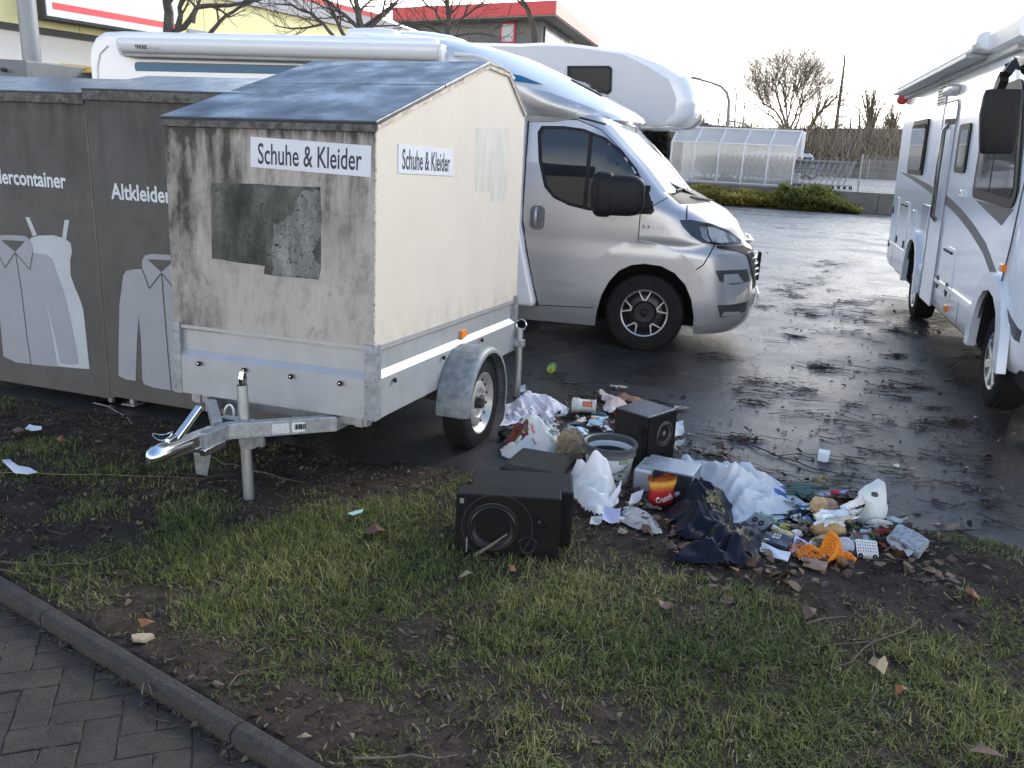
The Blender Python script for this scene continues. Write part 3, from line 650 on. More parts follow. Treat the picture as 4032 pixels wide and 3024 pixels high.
# aluminium drop sides with a sloping rib
zr0, zr1 = HP-.124, HP-.156
secF = [(.012, HP), (.012, zr0), (-.012, zr1), (-.012, ZB), (.02, ZB), (.02, HP)]
mb = MB(); mb.loft([[(-TW+.045, y, z) for y, z in secF], [(-.045, y, z) for y, z in secF]]); mb.span((-TW+.045, -.004, HP-.012), (-.045, .012, HP+.004)); mb.build('front_panel', ALU, trailer)
mb = MB(); mb.loft([[(-y, .045, z) for y, z in secF], [(-y, TL-.045, z) for y, z in secF]]); mb.span((-.012, .045, HP-.012), (.004, TL-.045, HP+.004)); mb.build('side_panel', ALU, trailer)
mb = MB(); mb.loft([[(-TW+y, .045, z) for y, z in secF], [(-TW+y, TL-.045, z) for y, z in secF]]); mb.build('side_panel', ALU, trailer)
mb = MB(); mb.span((-TW+.03, TL-.02, ZB), (-.03, TL+.01, HP)); mb.build('tailgate', ALU, trailer)
POST = mat('post_zinc', (.30, .32, .335), .5, metal=.5, var=.25, vs=24, dirt=(.16, .16, .16), da=.6, ds=9)
for x0, x1, y0, y1, ht in ((-TW-.004, -TW+.046, -.016, .046, HP+.014), (-.046, .014, -.016, .046, HP+.012), (-.046, .014, TL-.045, TL+.012, HP+.03), (-TW-.004, -TW+.046, TL-.045, TL+.012, HP+.03)):
    mb = MB(); mb.span((x0, y0, ZB-.004), (x1, y1, ht))
    for z in (ZB+.03, ZB+.16, HP-.03):
        for dx in (.012,):
            mb.lathe([(.006, 0), (.006, .004), (.003, .006)], 8, M=Matrix.Translation((x0+dx, y0, z)) @ Matrix.Rotation(math.pi/2, 4, 'X'))
            if x1 > 0: mb.lathe([(.006, 0), (.006, .004), (.003, .006)], 8, M=Matrix.Translation((x1, y0+.03, z)) @ Matrix.Rotation(math.pi/2, 4, 'Y'))
    mb.build('corner_post', POST, trailer, bevel=.003)
z6 = lambda L: [(600+a*.72333, 1200+b*.72333) for a, b in L]
def knob(p, R):
    mb = MB(); mb.lathe([(.004, 0), (.004, .006), (.012, .008), (.013, .016), (.009, .019), (.009, .019)], 14, M=Matrix.Translation(p) @ R); o = mb.build('lashing_knob', BLACKP, trailer, smooth=40)
    mb = MB(); mb.lathe([(.004, .019), (.004, .0205), (.0, .0215)], 8, M=Matrix.Translation(p) @ R); mb.build('bolt', CHROME, o)
for a, b in qF(z6([(270, 316), (515, 351), (768, 386), (1035, 423)])): knob((a, -.012, b), Matrix.Rotation(math.pi/2, 4, 'X'))
for a, b in qR(z6([(1298, 407), (1567, 285), (1777, 190)])): knob((.012, a, b), Matrix.Rotation(math.pi/2, 4, 'Y'))
a, b = qR(z6([(1696, 158)]))[0]; mb = MB(); mb.span((-.01, a-.035, b-.022), (.006, a+.035, b+.022)); mb.build('side_reflector', ORANGE, trailer, bevel=.003)
# chassis, axle, drawbar
mb = MB()
for x in (-TW+.1, -.1): mb.bar((x, .03, ZB-.03), (x, TL-.05, ZB-.03), .04, .055)
for y in (.06, .7, 1.4, 1.95): mb.bar((-TW+.06, y, ZB-.03), (-.06, y, ZB-.03), .04, .05)
mb.span((-TW+.02, .02, ZB-.006), (-.02, TL-.02, ZB-.001)); mb.build('chassis', GALV, trailer)
mb = MB(); mb.bar((-TW+.02, 1.006, .29), (-.02, 1.006, .29), .06, .06)
for x in (-.04, -TW+.04): mb.bar((x, 1.006, .29), (x, .86, .34), .04, .06)
mb.build('axle', mat('axle_steel', (.05, .05, .05), .6, metal=.4, var=.4), trailer, bevel=.004)
tip = TF.px(600, 1812, 0, -TW/2); XC = -TW/2; ty, tz = tip.y, tip.z
jn = ty+.33; bz = ZB-.045
mb = MB(); mb.bar((XC+.36, .35, bz), (XC+.36, -.02, bz), .045, .07); mb.bar((XC+.36, 0, bz), (XC+.030, jn+.10, tz+.015), .045, .075); mb.bar((XC+.031, jn+.105, tz+.015), (XC+.030, jn-.06, tz+.012), .045, .072)
mb.bar((XC-.36, .35, bz), (XC-.36, -.02, bz), .045, .07); mb.bar((XC-.36, 0, bz), (XC-.03, jn+.12, tz+.015), .045, .07); mb.bar((XC-.10, jn+.24, tz+.01), (XC+.10, jn+.24, tz+.01), .05, .05)
mb.build('drawbar', GALV, trailer, bevel=.004)
mb = MB(); mb.bar((XC, jn+.06, tz+.012), (XC, ty+.07, tz+.012), .066, .058, up=(0, 0, 1))
rings = []
for i, (t, s) in enumerate([(.16, 1), (.08, 1.05), (.02, 1.15), (-.03, 1.1), (-.06, .8), (-.075, .3)]):
    rings.append([(XC+.036*s*math.cos(a), ty+.05+t-.0, tz+.012+(.040*s*math.sin(a) if math.sin(a) > 0 else .030*math.sin(a))) for a in [2*math.pi*k/14 for k in range(14)]])
mb.loft(rings); mb.bar((XC-.04, jn+.05, tz-.022), (XC-.04, jn-.10, tz-.022), .05, .022); mb.bar((XC+.045, jn+.06, tz-.030), (XC+.045, jn-.08, tz-.036), .03, .03)
cp = mb.build('coupling', CHROME, trailer, smooth=40, bevel=.003)
mb = MB(); mb.bar((XC, ty+.13, tz+.04), (XC, ty+.30, tz+.155), .030, .026); mb.bar((XC, ty+.09, tz+.05), (XC, ty+.14, tz+.06), .03, .03); mb.build('handle', CHROME, cp, bevel=.005)
mb = MB(); mb.tube([(XC-.03+.035*math.cos(a), ty+.10+.045*math.sin(a), tz+.075+.01*math.sin(a*2)) for a in [2*math.pi*k/16 for k in range(17)]], .0025, 5); mb.build('safety_wire', CHROME, cp)
mb = MB(); pl = [(jn+.0, tz-.05), (jn-.06, tz-.05), (jn-.05, tz-.15), (jn-.035, tz-.16)]; mb.prism(pl, XC-.02, XC+.03, lambda a, b, h: (h, a, b)); mb.build('support_bracket', GALV, trailer, bevel=.002)
mb = MB(); mb.tube([(XC-.12+.028*math.cos(a), jn+.32+.01*math.sin(a), tz+.02+.045*math.sin(a)) for a in [2*math.pi*k/12 for k in range(13)]], .005, 6); mb.build('cable_tie', WHITE, trailer)
# stickers on the drawbar
A = Vector((XC+.36, 0, bz)); B = Vector((XC+.030, jn+.10, tz+.015)); dB = (B-A).normalized(); nB = Vector((0, 0, 1)).cross(dB); nB = nB if nB.x > 0 else -nB; nB.normalize(); uB = Vector((0, 0, 1))
def fnB(a, b, o): return A+dB*(-a)*1.0+nB*(.0225+o)+uB*b
LBB = (B-A).length
for s0, s1, rows in ((.60, .45, 4), (.42, .30, 1)):
    st = patch([(-s0*LBB, -.024), (-s1*LBB, -.024), (-s1*LBB, .022), (-s0*LBB, .022)], fnB, 'sticker', mat('sticker_white', (.68, .68, .66), .4, var=.03), trailer, off=.002, thick=.002)
    if rows == 4:
        for r, tx in enumerate(('Zul. Stützlast max. 50 kg', 'Max. nose weight', 'Anhängelast beachten', 'Reifendruck 2,5 bar')):
            lettering(tx, lambda a, b, o, r=r: fnB(-(s0+s1)/2*LBB+a, .015-r*.0105+b, o), 'lettering', SEAM, st, fit=((s0-s1)*LBB*.85, .006), off=.0026)
    else:
        mb = MB(); random.seed(3)
        for k in range(14):
            x = -s0*LBB+.012+k*(s0-s1)*LBB*.062; w_ = random.choice((.002, .003, .004)); q_ = [fnB(x, -.012, .0026), fnB(x+w_, -.012, .0026), fnB(x+w_, .014, .0026), fnB(x, .014, .0026)]; mb.add(q_, [(0, 1, 2, 3)])
        mb.build('bar_lines', SEAM, st)
# front prop stand
pj = TM.inverted() @ G(981, 1962, .025); ptop = TF.px(953, 1516, 1, pj.y)
PIPE = mat('pipe_zinc', (.40, .41, .40), .40, metal=.75, var=.3, vs=16, stretch=(1, 1, .2), dirt=(.22, .21, .17), da=.58, ds=8)
mb = MB(); top = Vector((ptop.x, ptop.y, ptop.z)); ax = (top-pj).normalized()
mb.tube([pj-ax*.01, pj+(top-pj)*.5, top], .0255, 18, cap=False); mb.tube([pj-ax*.01, top-ax*.03], .0215, 18, cap=True)
stand = mb.build('prop_stand', PIPE, trailer, smooth=50)
mb = MB(); lp = [top+Vector((.0, .0, -.04)), top+Vector((.002, -.012, .03)), top+Vector((.004, -.004, .062)), top+Vector((.004, .012, .06)), top+Vector((.003, .02, .03)), top+Vector((.0, .02, -.04))]
for i in range(5): mb.bar(lp[i], lp[i+1], .022, .004, up=(0, 1, 0))
mb.build('pull_ring', CHROME, stand)
cz = TF.px(985, 1735, 1, pj.y); mb = MB(); c = Vector((cz.x, cz.y, cz.z)); mb.box(c, (.066, .07, .06)); mb.box(c+Vector((-.02, .04, .0)), (.13, .025, .07)); mb.tube([c+Vector((.035, -.01, .025)), c+Vector((.085, -.02, .04))], .004, 6); mb.tube([c+Vector((-.07, .02, 0)), c+Vector((-.07, .06, 0))], .012, 8)
mb.build('stand_clamp', GALV, trailer, bevel=.004)
# rear prop stand
mb = MB(); rj = Vector((.045, TL-.02, .0)); zt = TF.px(2015, 1290, 1, rj.y).z
mb.tube([rj+Vector((0, 0, .08)), rj+Vector((0, 0, zt))], .024, 16); st2 = mb.build('prop_stand', PIPE, trailer, smooth=50)
mb = MB(); mb.tube([rj+Vector((.012+.036*math.cos(a), -.01, zt+.03+.036*math.sin(a))) for a in [2*math.pi*k/18 for k in range(19)]], .005, 6); mb.build('pull_ring', CHROME, st2)
mb = MB(); mb.box(rj+Vector((0, 0, ZB+.05)), (.066, .066, .05)); mb.box(rj+Vector((-.03, 0, ZB+.05)), (.06, .09, .03)); mb.build('stand_clamp', GALV, trailer, bevel=.004)
# wheels and mudguards
RIMM = mat('rim_silver', (.50, .48, .44), .38, metal=.5, var=.12, vs=14, dirt=(.22, .16, .10), da=.60, ds=9)
def tyre_rim(par, x, y, z, R, r, w, side, hub=True, name='wheel', rimmat=RIMM, holes=14, tread=True):
    Mx = Matrix.Translation((x, y, z)) @ Matrix.Rotation(side*math.pi/2, 4, 'Y')      # local +z points outwards
    wh = empty(name); wh.parent = par; wh.matrix_local = Mx
    mb = MB(); h = w/2
    mb.lathe([(r, -h*.75), (r+.01, -h*.95), (R-.045, -h), (R-.012, -h*.9), (R-.002, -h*.72), (R, -h*.3), (R, h*.3), (R-.002, h*.72), (R-.012, h*.9), (R-.045, h), (r+.012, h*.96), (r, h*.78)], 56, caps=False)
    if tread:
        for zz in (-h*.45, -h*.15, h*.15, h*.45): pass
        for k in range(60):
            a = 2*math.pi*k/60
            for zz, tw in ((h*.68, .25), (h*.2, -.2), (-h*.25, .2)):
                c = Vector((R*math.cos(a), R*math.sin(a), zz)); Rm = Matrix.Rotation(a, 3, 'Z') @ Matrix.Rotation(tw, 3, 'X'); mb.box(c, (.006, .020, h*.36), 0, Rm)
    mb.build('tyre', RUBBER, wh, smooth=35)
    mb = MB(); mb.lathe([(r+.012, h*.90), (r+.006, h*.93), (r-.004, h*.86), (r-.012, h*.60), (r-.03, h*.42), (r*.80, h*.50), (r*.66, h*.62), (r*.52, h*.66), (r*.42, h*.46), (r*.3, h*.45), (0, h*.45)], 48, caps=False)
    if holes:
        for k in range(holes):
            a = 2*math.pi*k/holes; c = (r*.79*math.cos(a), r*.79*math.sin(a), h*.535)
            mb.lathe([(.0, .0), (.0105, .0), (.0105, .002), (0, .002)], 12, 1, M=Matrix.Translation(c) @ Matrix.Rotation(-.35, 4, Vector((-math.sin(a), math.cos(a), 0))), caps=False)
        for k in range(4):
            a = 2*math.pi*(k+.4)/4; mb.lathe([(.011, h*.4), (.011, h*.78), (.006, h*.82), (0, h*.82)], 6, 2, M=Matrix.Translation((.058*math.cos(a), .058*math.sin(a), 0)), caps=False)
    rim = mb.build('rim', [rimmat, SEAM, CHROME], wh, smooth=40)
    if hub:
        mb = MB(); mb.lathe([(.033, h*.4), (.033, h*.9), (.028, h*1.0), (.0, h*1.02)], 20, caps=False); mb.build('hub_cap', mat('hub_dark', (.05, .045, .04), .5, metal=.5, var=.4), wh, smooth=40)
    return wh
WX, WY, WR = .098, 1.006, .277
tyre_rim(trailer, WX, WY, WR, WR, .172, .150, 1)
tyre_rim(trailer, -TW-WX, WY, WR, WR, .172, .150, -1)
GUARD = mat('mudguard_plastic', (.20, .225, .235), .5, metal=.2, var=.35, vs=20, dirt=(.10, .10, .10), da=.58, ds=18, bump=.1, bs=120)
for s, x0 in ((1, .016), (-1, -TW-.016)):
    arc = []
    for k in range(25):
        a = math.radians(-18+k*(196/24)); arc.append((WY+.325*math.cos(a), WR+.01+.325*math.sin(a)))
    arc.append((arc[-1][0]+.003, arc[-1][1]-.035))
    mb = MB(); rings = []
    for i, (y, z) in enumerate(arc):
        dy, dz = y-WY, z-WR; l = math.hypot(dy, dz); dy, dz = dy/l, dz/l
        sec = [(0, 0), (.155, .004), (.180, -.004), (.194, -.022), (.194, -.036), (.189, -.036), (.186, -.022), (.176, -.011), (.155, -.003), (0, -.006)]
        rings.append([(x0+s*u, y+dy*v, z+dz*v) for u, v in sec])
    mb.loft(rings); mb.build('mudguard', GUARD, trailer, smooth=50)

# ------------------------------------------------------------------ clothing banks
BH, BE = .07, 1.875
CBODY = wood_mat('bank_grey', (.098, .092, .084), (.026, .024, .021), .62, True, BE-.05)
CROOF = mat('bank_roof', (.050, .053, .062), .30, var=.2, vs=4, rv=.06, bump=.05, bs=90, spec=.9, dirt=(.04, .04, .04), da=.58, ds=7)
JACK = mat('print_jacket', (.30, .31, .33), .5, var=.06, dirt=(.16, .16, .16), da=.70, ds=9); DRESS = mat('print_dress', (.44, .47, .48), .5, var=.06, dirt=(.2, .2, .2), da=.70, ds=9); LETT = mat('print_white', (.62, .66, .67), .5, var=.05, dirt=(.4, .4, .4), da=.68, ds=14)
LINE = mat('print_line', (.065, .062, .060), .6, var=.1)
CM0 = G(443, 1565, .07); CM0.z = 0
CF = Frame(Matrix.Translation(CM0) @ Matrix.Rotation(math.radians(-18), 4, 'Z'))
def qC(L, yv=0.0): return [(p.x, p.z) for p in (CF.px(x, y, 1, yv) for x, y in L)]
BH, BE = .07, 1.875
def bank(x0, x1, y0, zoff, label):
    M = CF.M @ Matrix.Translation((x0, y0, zoff))
    t = empty('clothing_bank', M=M, label=label, cat='clothing bank', group='clothing banks beside the trailer')
    w_ = x1-x0; pr = [(0, BH), (0, BE), (.52, BE+.105), (.78, BE+.10), (1.10, BE), (1.10, BH)]; n = len(pr)
    vs = [(0, a, b) for a, b in pr]+[(w_, a, b) for a, b in pr]; mb = MB()
    mb.add(vs, [tuple(range(n))[::-1], tuple(range(n, 2*n))], 1); mb.add(vs, [(i, (i+1) % n, n+(i+1) % n, n+i) for i in range(n)], 0)
    mb.build('body', [CBODY, W_SIDE], t, bevel=.004)
    mb = MB(); slab(pr[1], pr[2], .018, .0, .012, -.006, w_+.006, mb=mb); slab(pr[2], pr[3], 0, .0, .012, -.006, w_+.006, mb=mb); slab(pr[3], pr[4], 0, .018, .012, -.006, w_+.006, mb=mb); mb.build('roof', CROOF, t, bevel=.003)
    mb = MB(); mb.span((-.005, -.016, BE-.052), (w_+.005, -.002, BE+.008)); mb.build('fascia', EDGEM, t, bevel=.002)
    for x in (.08, w_-.08):
        for y in (.1, 1.0):
            mb = MB(); mb.span((x-.015, y-.015, .01), (x+.015, y+.015, BH)); mb.span((x-.05, y-.05, .004), (x+.05, y+.05, .012)); mb.build('foot', GALV, t)
    return t, x0
def gap_shade(t): mb = MB(); mb.span((-.0225, .02, BH), (-.0005, .2, BE-.02)); mb.build('gap_shade', SEAM, t)  # dark slab filling the gap between the banks, standing in for its shade
def print_poly(t, x0, px, name, m, off=.002, par=None):
    q = qC(z4(px)); return patch([(a-x0, b) for a, b in q], fnF, name, m, par or t, off=off, thick=.0015)
b1, X1 = bank(-1.32, -.024, 0.0, -.012, 'dark grey clothing bank printed with a coat and a strapped dress')
b2, X2 = bank(0.0, 1.30, -.014, .012, 'dark grey clothing bank with a lone coat print, half hidden behind the trailer')
gap_shade(b2)
def strokes(t, x0, L, par, wd=.0065):
    for l in L:
        q = qC(z4(l)); mb = MB()
        for (a, b), (c, d) in zip(q[:-1], q[1:]):
            dx, dz = c-a, d-b; ll = math.hypot(dx, dz); nx_, nz_ = -dz/ll*wd/2, dx/ll*wd/2
            mb.add([(a-x0+nx_, -.0046, b+nz_), (a-x0-nx_, -.0046, b-nz_), (c-x0-nx_, -.0046, d-nz_), (c-x0+nx_, -.0046, d+nz_)], [(0, 1, 2, 3)])
        mb.build('print_seam', LINE, par)
dr = print_poly(b1, X1, [(165, 318), (210, 304), (290, 302), (350, 318), (385, 345), (392, 390), (382, 440), (385, 520), (405, 580), (432, 640), (452, 700), (462, 780), (472, 880), (487, 1030), (440, 1028), (330, 1018), (250, 1005), (220, 700), (160, 400)], 'dress_print', DRESS, .0022)
print_poly(b1, X1, [(138, 203), (160, 204), (201, 300), (180, 308)], 'strap_print', DRESS, .0022, dr); print_poly(b1, X1, [(352, 218), (377, 219), (360, 325), (338, 322)], 'strap_print', DRESS, .0022, dr)
co = print_poly(b1, X1, [(-230, 420), (-100, 400), (-10, 330), (0, 303), (40, 300), (140, 306), (165, 330), (180, 365), (182, 398), (250, 405), (285, 430), (305, 490), (330, 560), (360, 650), (385, 760), (408, 880), (430, 1002), (390, 1008), (330, 1000), (300, 860), (270, 730), (248, 640), (275, 800), (315, 1018), (240, 1012), (170, 1004), (90, 995), (20, 962), (0, 740), (-60, 700), (-120, 980), (-260, 940), (-250, 600)], 'coat_print', JACK, .0034)
print_poly(b1, X1, [(8, 330), (30, 328), (138, 334), (84, 392)], 'collar_print', CBODY, .0038, co)
strokes(b1, X1, [[(84, 396), (165, 490), (180, 398)], [(84, 396), (30, 478), (-5, 410)], [(86, 398), (118, 600), (148, 850), (171, 1004)]], co)
co = print_poly(b2, X2, [(683, 540), (700, 516), (740, 508), (785, 506), (785, 462), (800, 432), (840, 424), (930, 430), (985, 436), (1010, 470), (1010, 500), (1100, 520), (1200, 560), (1210, 1150), (1100, 1180), (945, 1165), (850, 1150), (795, 1130), (786, 1100), (780, 900), (766, 755), (757, 900), (750, 1112), (700, 1106), (657, 1085), (658, 900), (662, 700)], 'coat_print', JACK, .0022)
print_poly(b2, X2, [(815, 455), (840, 453), (960, 460), (890, 523)], 'collar_print', CBODY, .0028, co)
strokes(b2, X2, [[(890, 528), (825, 612), (786, 505)], [(890, 528), (950, 600), (1000, 520)], [(892, 530), (905, 700), (925, 950), (945, 1165)]], co)
def bank_text(t, x0, ax, ay, anchor, yv):
    q = qC([(ax, ay)], yv)[0]; c0 = q[0]-x0
    wd = .82; c0 = c0+wd/2 if anchor == 'L' else c0-wd/2
    lettering('Altkleidercontainer', lambda a, b, o: fnF(c0+a, q[1]+b, o), 'lettering', LETT, t, fit=(wd, .092), bold=.022, off=.002)
bank_text(b1, X1, 259, 704, 'R', 0.0); bank_text(b2, X2, 439, 760, 'L', -.012)
# grey bin behind the banks, with a yellow lid beside it
p = AT(95, 236, 8.4); zt = p.z
t = empty('waste_bank', (p.x, p.y, 0), math.radians(8), 'pale grey steel recycling bank whose top shows over the clothing banks', 'recycling bank')
mb = MB(); BL = [(-1.5, 0), (0, 0), (.75, 1.6), (-.75, 1.6)]
mb.prism(BL, .05, zt-.30); mb.add([(-1.5, 0, zt-.30), (0, 0, zt-.30), (.75, 1.6, zt-.30), (-.75, 1.6, zt-.30), (-1.46, .03, zt), (-.0, .03, zt), (.70, 1.55, zt+.02), (-.75, 1.55, zt+.02)], [(0, 1, 5, 4), (1, 2, 6, 5), (2, 3, 7, 6), (3, 0, 4, 7), (4, 5, 6, 7)])
BIN = mat('bin_grey', (.17, .18, .175), .5, var=.15, vs=3, dirt=(.08, .08, .075), da=.6, ds=4)
mb.build('body', BIN, t, bevel=.012)
mb = MB(); c = Vector((-.17, -.01, zt-.10)); mb.tube([c, c+Vector((0, -.06, 0))], .02, 10); mb.build('latch', SEAM, t)
p = AT(348, 268, 9.4); t = empty('yellow_lid_bin', (p.x, p.y, 0), math.radians(-12), 'yellow lid of a bin peeking over the left clothing bank', 'bin')
mb = MB(); mb.lathe([(.24, .02), (.27, p.z-.16), (.29, p.z-.15), (.29, p.z-.13)], 20); mb.build('bin_body', BIN, t, smooth=40)
mb = MB(); mb.add([(-.24, -.3, p.z-.09), (.30, -.3, p.z-.06), (.34, .3, p.z-.08), (-.22, .3, p.z-.10), (-.16, -.22, p.z+.03), (.24, -.2, p.z-.0), (.26, .2, p.z-.0), (-.16, .2, p.z+.02)], [(0, 1, 5, 4), (1, 2, 6, 5), (2, 3, 7, 6), (3, 0, 4, 7), (4, 5, 6, 7), (3, 2, 1, 0)]); mb.build('lid', mat('yellow_lid', (.75, .45, .06), .4, var=.1), t, bevel=.02)
# ------------------------------------------------------------------ silver and white motorhome
def interp(tab, x):
    if x <= tab[0][0]: return tab[0][1]
    for (a, b), (c, d) in zip(tab[:-1], tab[1:]):
        if x <= c: return b+(d-b)*(x-a)/(c-a)
    return tab[-1][1]
class Hull:
    """a body of horizontal slices: straight side, then a rounded nose"""
    def __init__(s, uf, y0, lc, half, ur, n=2.3): s.uf, s.y0, s.lc, s.half, s.ur, s.n = uf, y0, lc, half, ur, n
    def S(s, u, z, off=0.0):
        """near-side surface point at station u, height z, lifted by off"""
        def y(u, z):
            L = interp(s.lc, z); f = interp(s.uf, z); y0 = interp(s.y0, z); t = min(1, max(0, (u-(f-L))/L))
            return y0+(s.half-y0)*(1-(1-t**s.n)**(1/s.n))
        e = .01; yy = y(u, z); du = (y(u+e, z)-y(u-e, z))/(2*e); dz = (y(u, z+e)-y(u, z-e))/(2*e)
        du = max(-2.5, min(2.5, du)); dz = max(-1.5, min(1.5, dz))
        nn = Vector((du, -1, dz)).normalized(); return Vector((u, yy, z))+nn*off
    def rings(s, zs, ns=8, nc=16):
        out = []
        for z in zs:
            L = interp(s.lc, z); f = interp(s.uf, z); y0 = interp(s.y0, z); uc = f-L; r = []
            for i in range(ns): r.append((s.ur+(uc-s.ur)*i/ns, y0, z))
            for i in range(nc+1):
                th = math.pi/2*i/nc; t = math.sin(th)**(2/s.n); c = math.cos(th)**(2/s.n); r.append((uc+L*t, y0+(s.half-y0)*(1-c), z))
            out.append(r+[(a, 2*s.half-b, c) for a, b, c in r[-2::-1]])
        return out
def line_on(S, pts, name, par, r=.0035, m=None, off=.0005, n=5, sub=6):
    P = []
    for (a, b), (c, d) in zip(pts[:-1], pts[1:]):
        for i in range(sub): P.append(S(a+(c-a)*i/sub, b+(d-b)*i/sub, off))
    P.append(S(*pts[-1], off)); mb = MB(); mb.tube(P, r, n); return mb.build(name, m or SEAM, par, smooth=60)
def round_poly(a0, b0, a1, b1, r, n=4, sh=0.0):
    out = []
    for cx_, cy_, st in ((a1-r, b1-r, 0), (a0+r, b1-r, 90), (a0+r, b0+r, 180), (a1-r, b0+r, 270)):
        for i in range(n+1):
            t = math.radians(st+90*i/n); out.append((cx_+r*math.cos(t)+sh*(cy_+r*math.sin(t)-b0), cy_+r*math.sin(t)))
    return out
CABH = Hull([(.19, .86), (.25, .92), (.35, .945), (.5, .95), (.7, .93), (.88, .885), (.95, .83), (1.02, .78), (1.12, .71), (1.21, .60), (1.28, .45), (1.37, .26), (1.6, .04), (1.9, -.29), (1.97, -.36)],
            [(.19, .06), (.30, .02), (.45, .0), (.88, .0), (.915, .010), (.945, .012), (.985, .0), (1.2, .004), (1.35, .02), (1.6, .055), (1.9, .11), (1.97, .13)],
            [(.19, .60), (.6, .62), (.95, .60), (1.1, .62), (1.28, .55), (1.37, .40), (1.6, .36), (1.97, .36)], 1.02, -1.14)
SCREEN = mat('windscreen_with_blind', (.42, .46, .46), .06, var=.1, vs=2, coat=1.0, spec=.8)
FELTB = mat('arch_liner', (.010, .010, .010), .9, var=.2)
ARCH = [(-.44, .10), (-.42, .33), (-.385, .48), (-.33, .60), (-.25, .70), (-.15, .755), (-.04, .775), (.10, .765), (.22, .715), (.32, .62), (.38, .50), (.415, .35), (.42, .10)]
def cab(par, paint, tilt=0.0):
    zs = [.19, .22, .26, .30, .36, .45, .55, .65, .75, .84, .88, .90, .915, .93, .945, .965, .985, 1.02, 1.07, 1.12, 1.17, 1.21, 1.25, 1.28, 1.31, 1.37, 1.45, 1.53, 1.6, 1.7, 1.8, 1.86, 1.9, 1.97]
    R = CABH.rings(zs, 8, 18); nn = len(R[0]); half = nn//2
    def mf(i, j):
        z = (zs[i]+zs[i+1])/2; k = min(j, nn-2-j)-8
        if 1.36 < z < 1.90 and k >= 5: return 1
        if 1.275 < z < 1.37 and k >= 6: return 2
        if .55 < z < .86 and k >= 13: return 2
        return 0
    mb = MB(); mb.loft(R, closed=True, caps=True, mfn=mf); o = mb.build('cab_body', [paint, SCREEN, BLACKP, FELTB], par)
    cs = []
    for y0, y1 in ((-.3, .42), (1.62, 2.4)):
        c = MB(); c.prism(ARCH, y0, y1, lambda a, b, h: (a, h, b), 3); cs.append(c.build('cutter', [paint, SCREEN, BLACKP, FELTB]))
        cs[-1].parent = par
    cut(o, cs); me = o.data; me.polygons.foreach_set('use_smooth', [True]*len(me.polygons)); me.set_sharp_from_angle(angle=math.radians(32)); return o
DW = G(2525, 1388); DW.z = 0
MVM = Matrix.Translation(DW) @ Matrix.Rotation(math.radians(-12.5), 4, 'Z'); VF = Frame(MVM)
van = empty('motorhome', M=MVM, label='motorhome with a silver cab and a white body, parked behind the box trailer', cat='motorhome')
S = CABH.S
body = cab(van, SILVER)
fl = [(-.49, .62), (-.46, .75), (-.34, .89), (-.22, .945), (-.12, .965), (.02, .955), (.14, .93), (.25, .89), (.34, .83), (.44, .70), (.50, .55), (.52, .38), (.52, .30), (.425, .30)]
inner = [(a*1.012, b+.004) for a, b in ARCH[1:-1]]
patch([(-.435, .34), (-.5, .5)]+fl[1:-2]+[(.52, .28), (.425, .28)]+inner[::-1], S, 'wheel_arch_flare', SILVER, van, off=.016, thick=.02, step=.06, smooth=45)
doorp = [(-1.125, 1.92), (-.71, 1.925), (-.51, 1.855), (-.31, 1.685), (-.17, 1.515), (-.115, 1.40), (-.11, .96), (-.12, .80), (-.30, .735), (-.40, .58), (-.455, .36), (-.94, .34), (-1.0, .56), (-1.075, .86), (-1.115, 1.08)]
door = patch(doorp, S, 'door', SILVER, van, off=.005, thick=.008, step=.07, smooth=45)
line_on(S, doorp+[doorp[0]], 'door_seam', door, .0062)
line_on(S, [(-1.135, 1.94), (-1.125, 1.08), (-1.085, .86), (-1.01, .56), (-.95, .33)], 'door_seam', door, .011); line_on(S, [(-1.13, 1.955), (-.72, 1.95), (-.48, 1.90)], 'door_seam', door, .009)
fr = [(-1.045, 1.81), (-1.015, 1.865), (-.82, 1.87), (-.65, 1.855), (-.46, 1.79), (-.30, 1.675), (-.18, 1.55), (-.10, 1.42), (-.10, 1.24), (-.17, 1.19), (-.55, 1.19), (-.72, 1.22), (-.86, 1.275), (-.945, 1.36), (-1.015, 1.58)]
f = patch(fr, S, 'window', BLACKP, door, off=.0085, thick=.005, step=.1)
cx0 = sum(a for a, b in fr)/len(fr); cz0 = sum(b for a, b in fr)/len(fr)
sh = lambda L, k: [(cx0+(a-cx0)*k, cz0+(b-cz0)*k) for a, b in L]
gi = sh(fr, .92)
def clipx(poly, x, keep_left):
    out = []
    for (a, b), (c, d) in zip(poly, poly[1:]+poly[:1]):
        ia = (a <= x) == keep_left; ic = (c <= x) == keep_left
        if ia: out.append((a, b))
        if ia != ic: t = (x-a)/(c-a); out.append((x, b+(d-b)*t))
    return out
patch(clipx(gi, -.60, True), S, 'window_pane', GLASS, f, off=.0105, thick=.002, step=.1); patch(clipx(gi, -.565, False), S, 'window_pane', GLASS, f, off=.0105, thick=.002, step=.1)
hd = patch(round_poly(-1.055, 1.0, -.925, 1.205, .045), S, 'door_handle', mat('handle_dark', (.16, .165, .17), .4, var=.1), door, off=.010, thick=.005)
mb = MB(); mb.tube([(-1.0, -.012, 1.03), (-1.0, -.032, 1.06), (-1.0, -.034, 1.15), (-1.0, -.012, 1.185)], .016, 8); mb.build('grip', SILVER, hd, smooth=50)
patch(round_poly(-.945, .36, -.60, .565, .04), S, 'step_flap', SILVER, door, off=.007, thick=.003)
line_on(S, [(.265, 1.27), (.275, 1.15)], 'bonnet_seam', body, .006); line_on(S, [(-.11, 1.20), (.10, 1.33)], 'wing_seam', body, .004)
line_on(S, [(.31, .69), (.45, .80), (.49, .885), (.525, .965)], 'bumper_seam', body, .005)
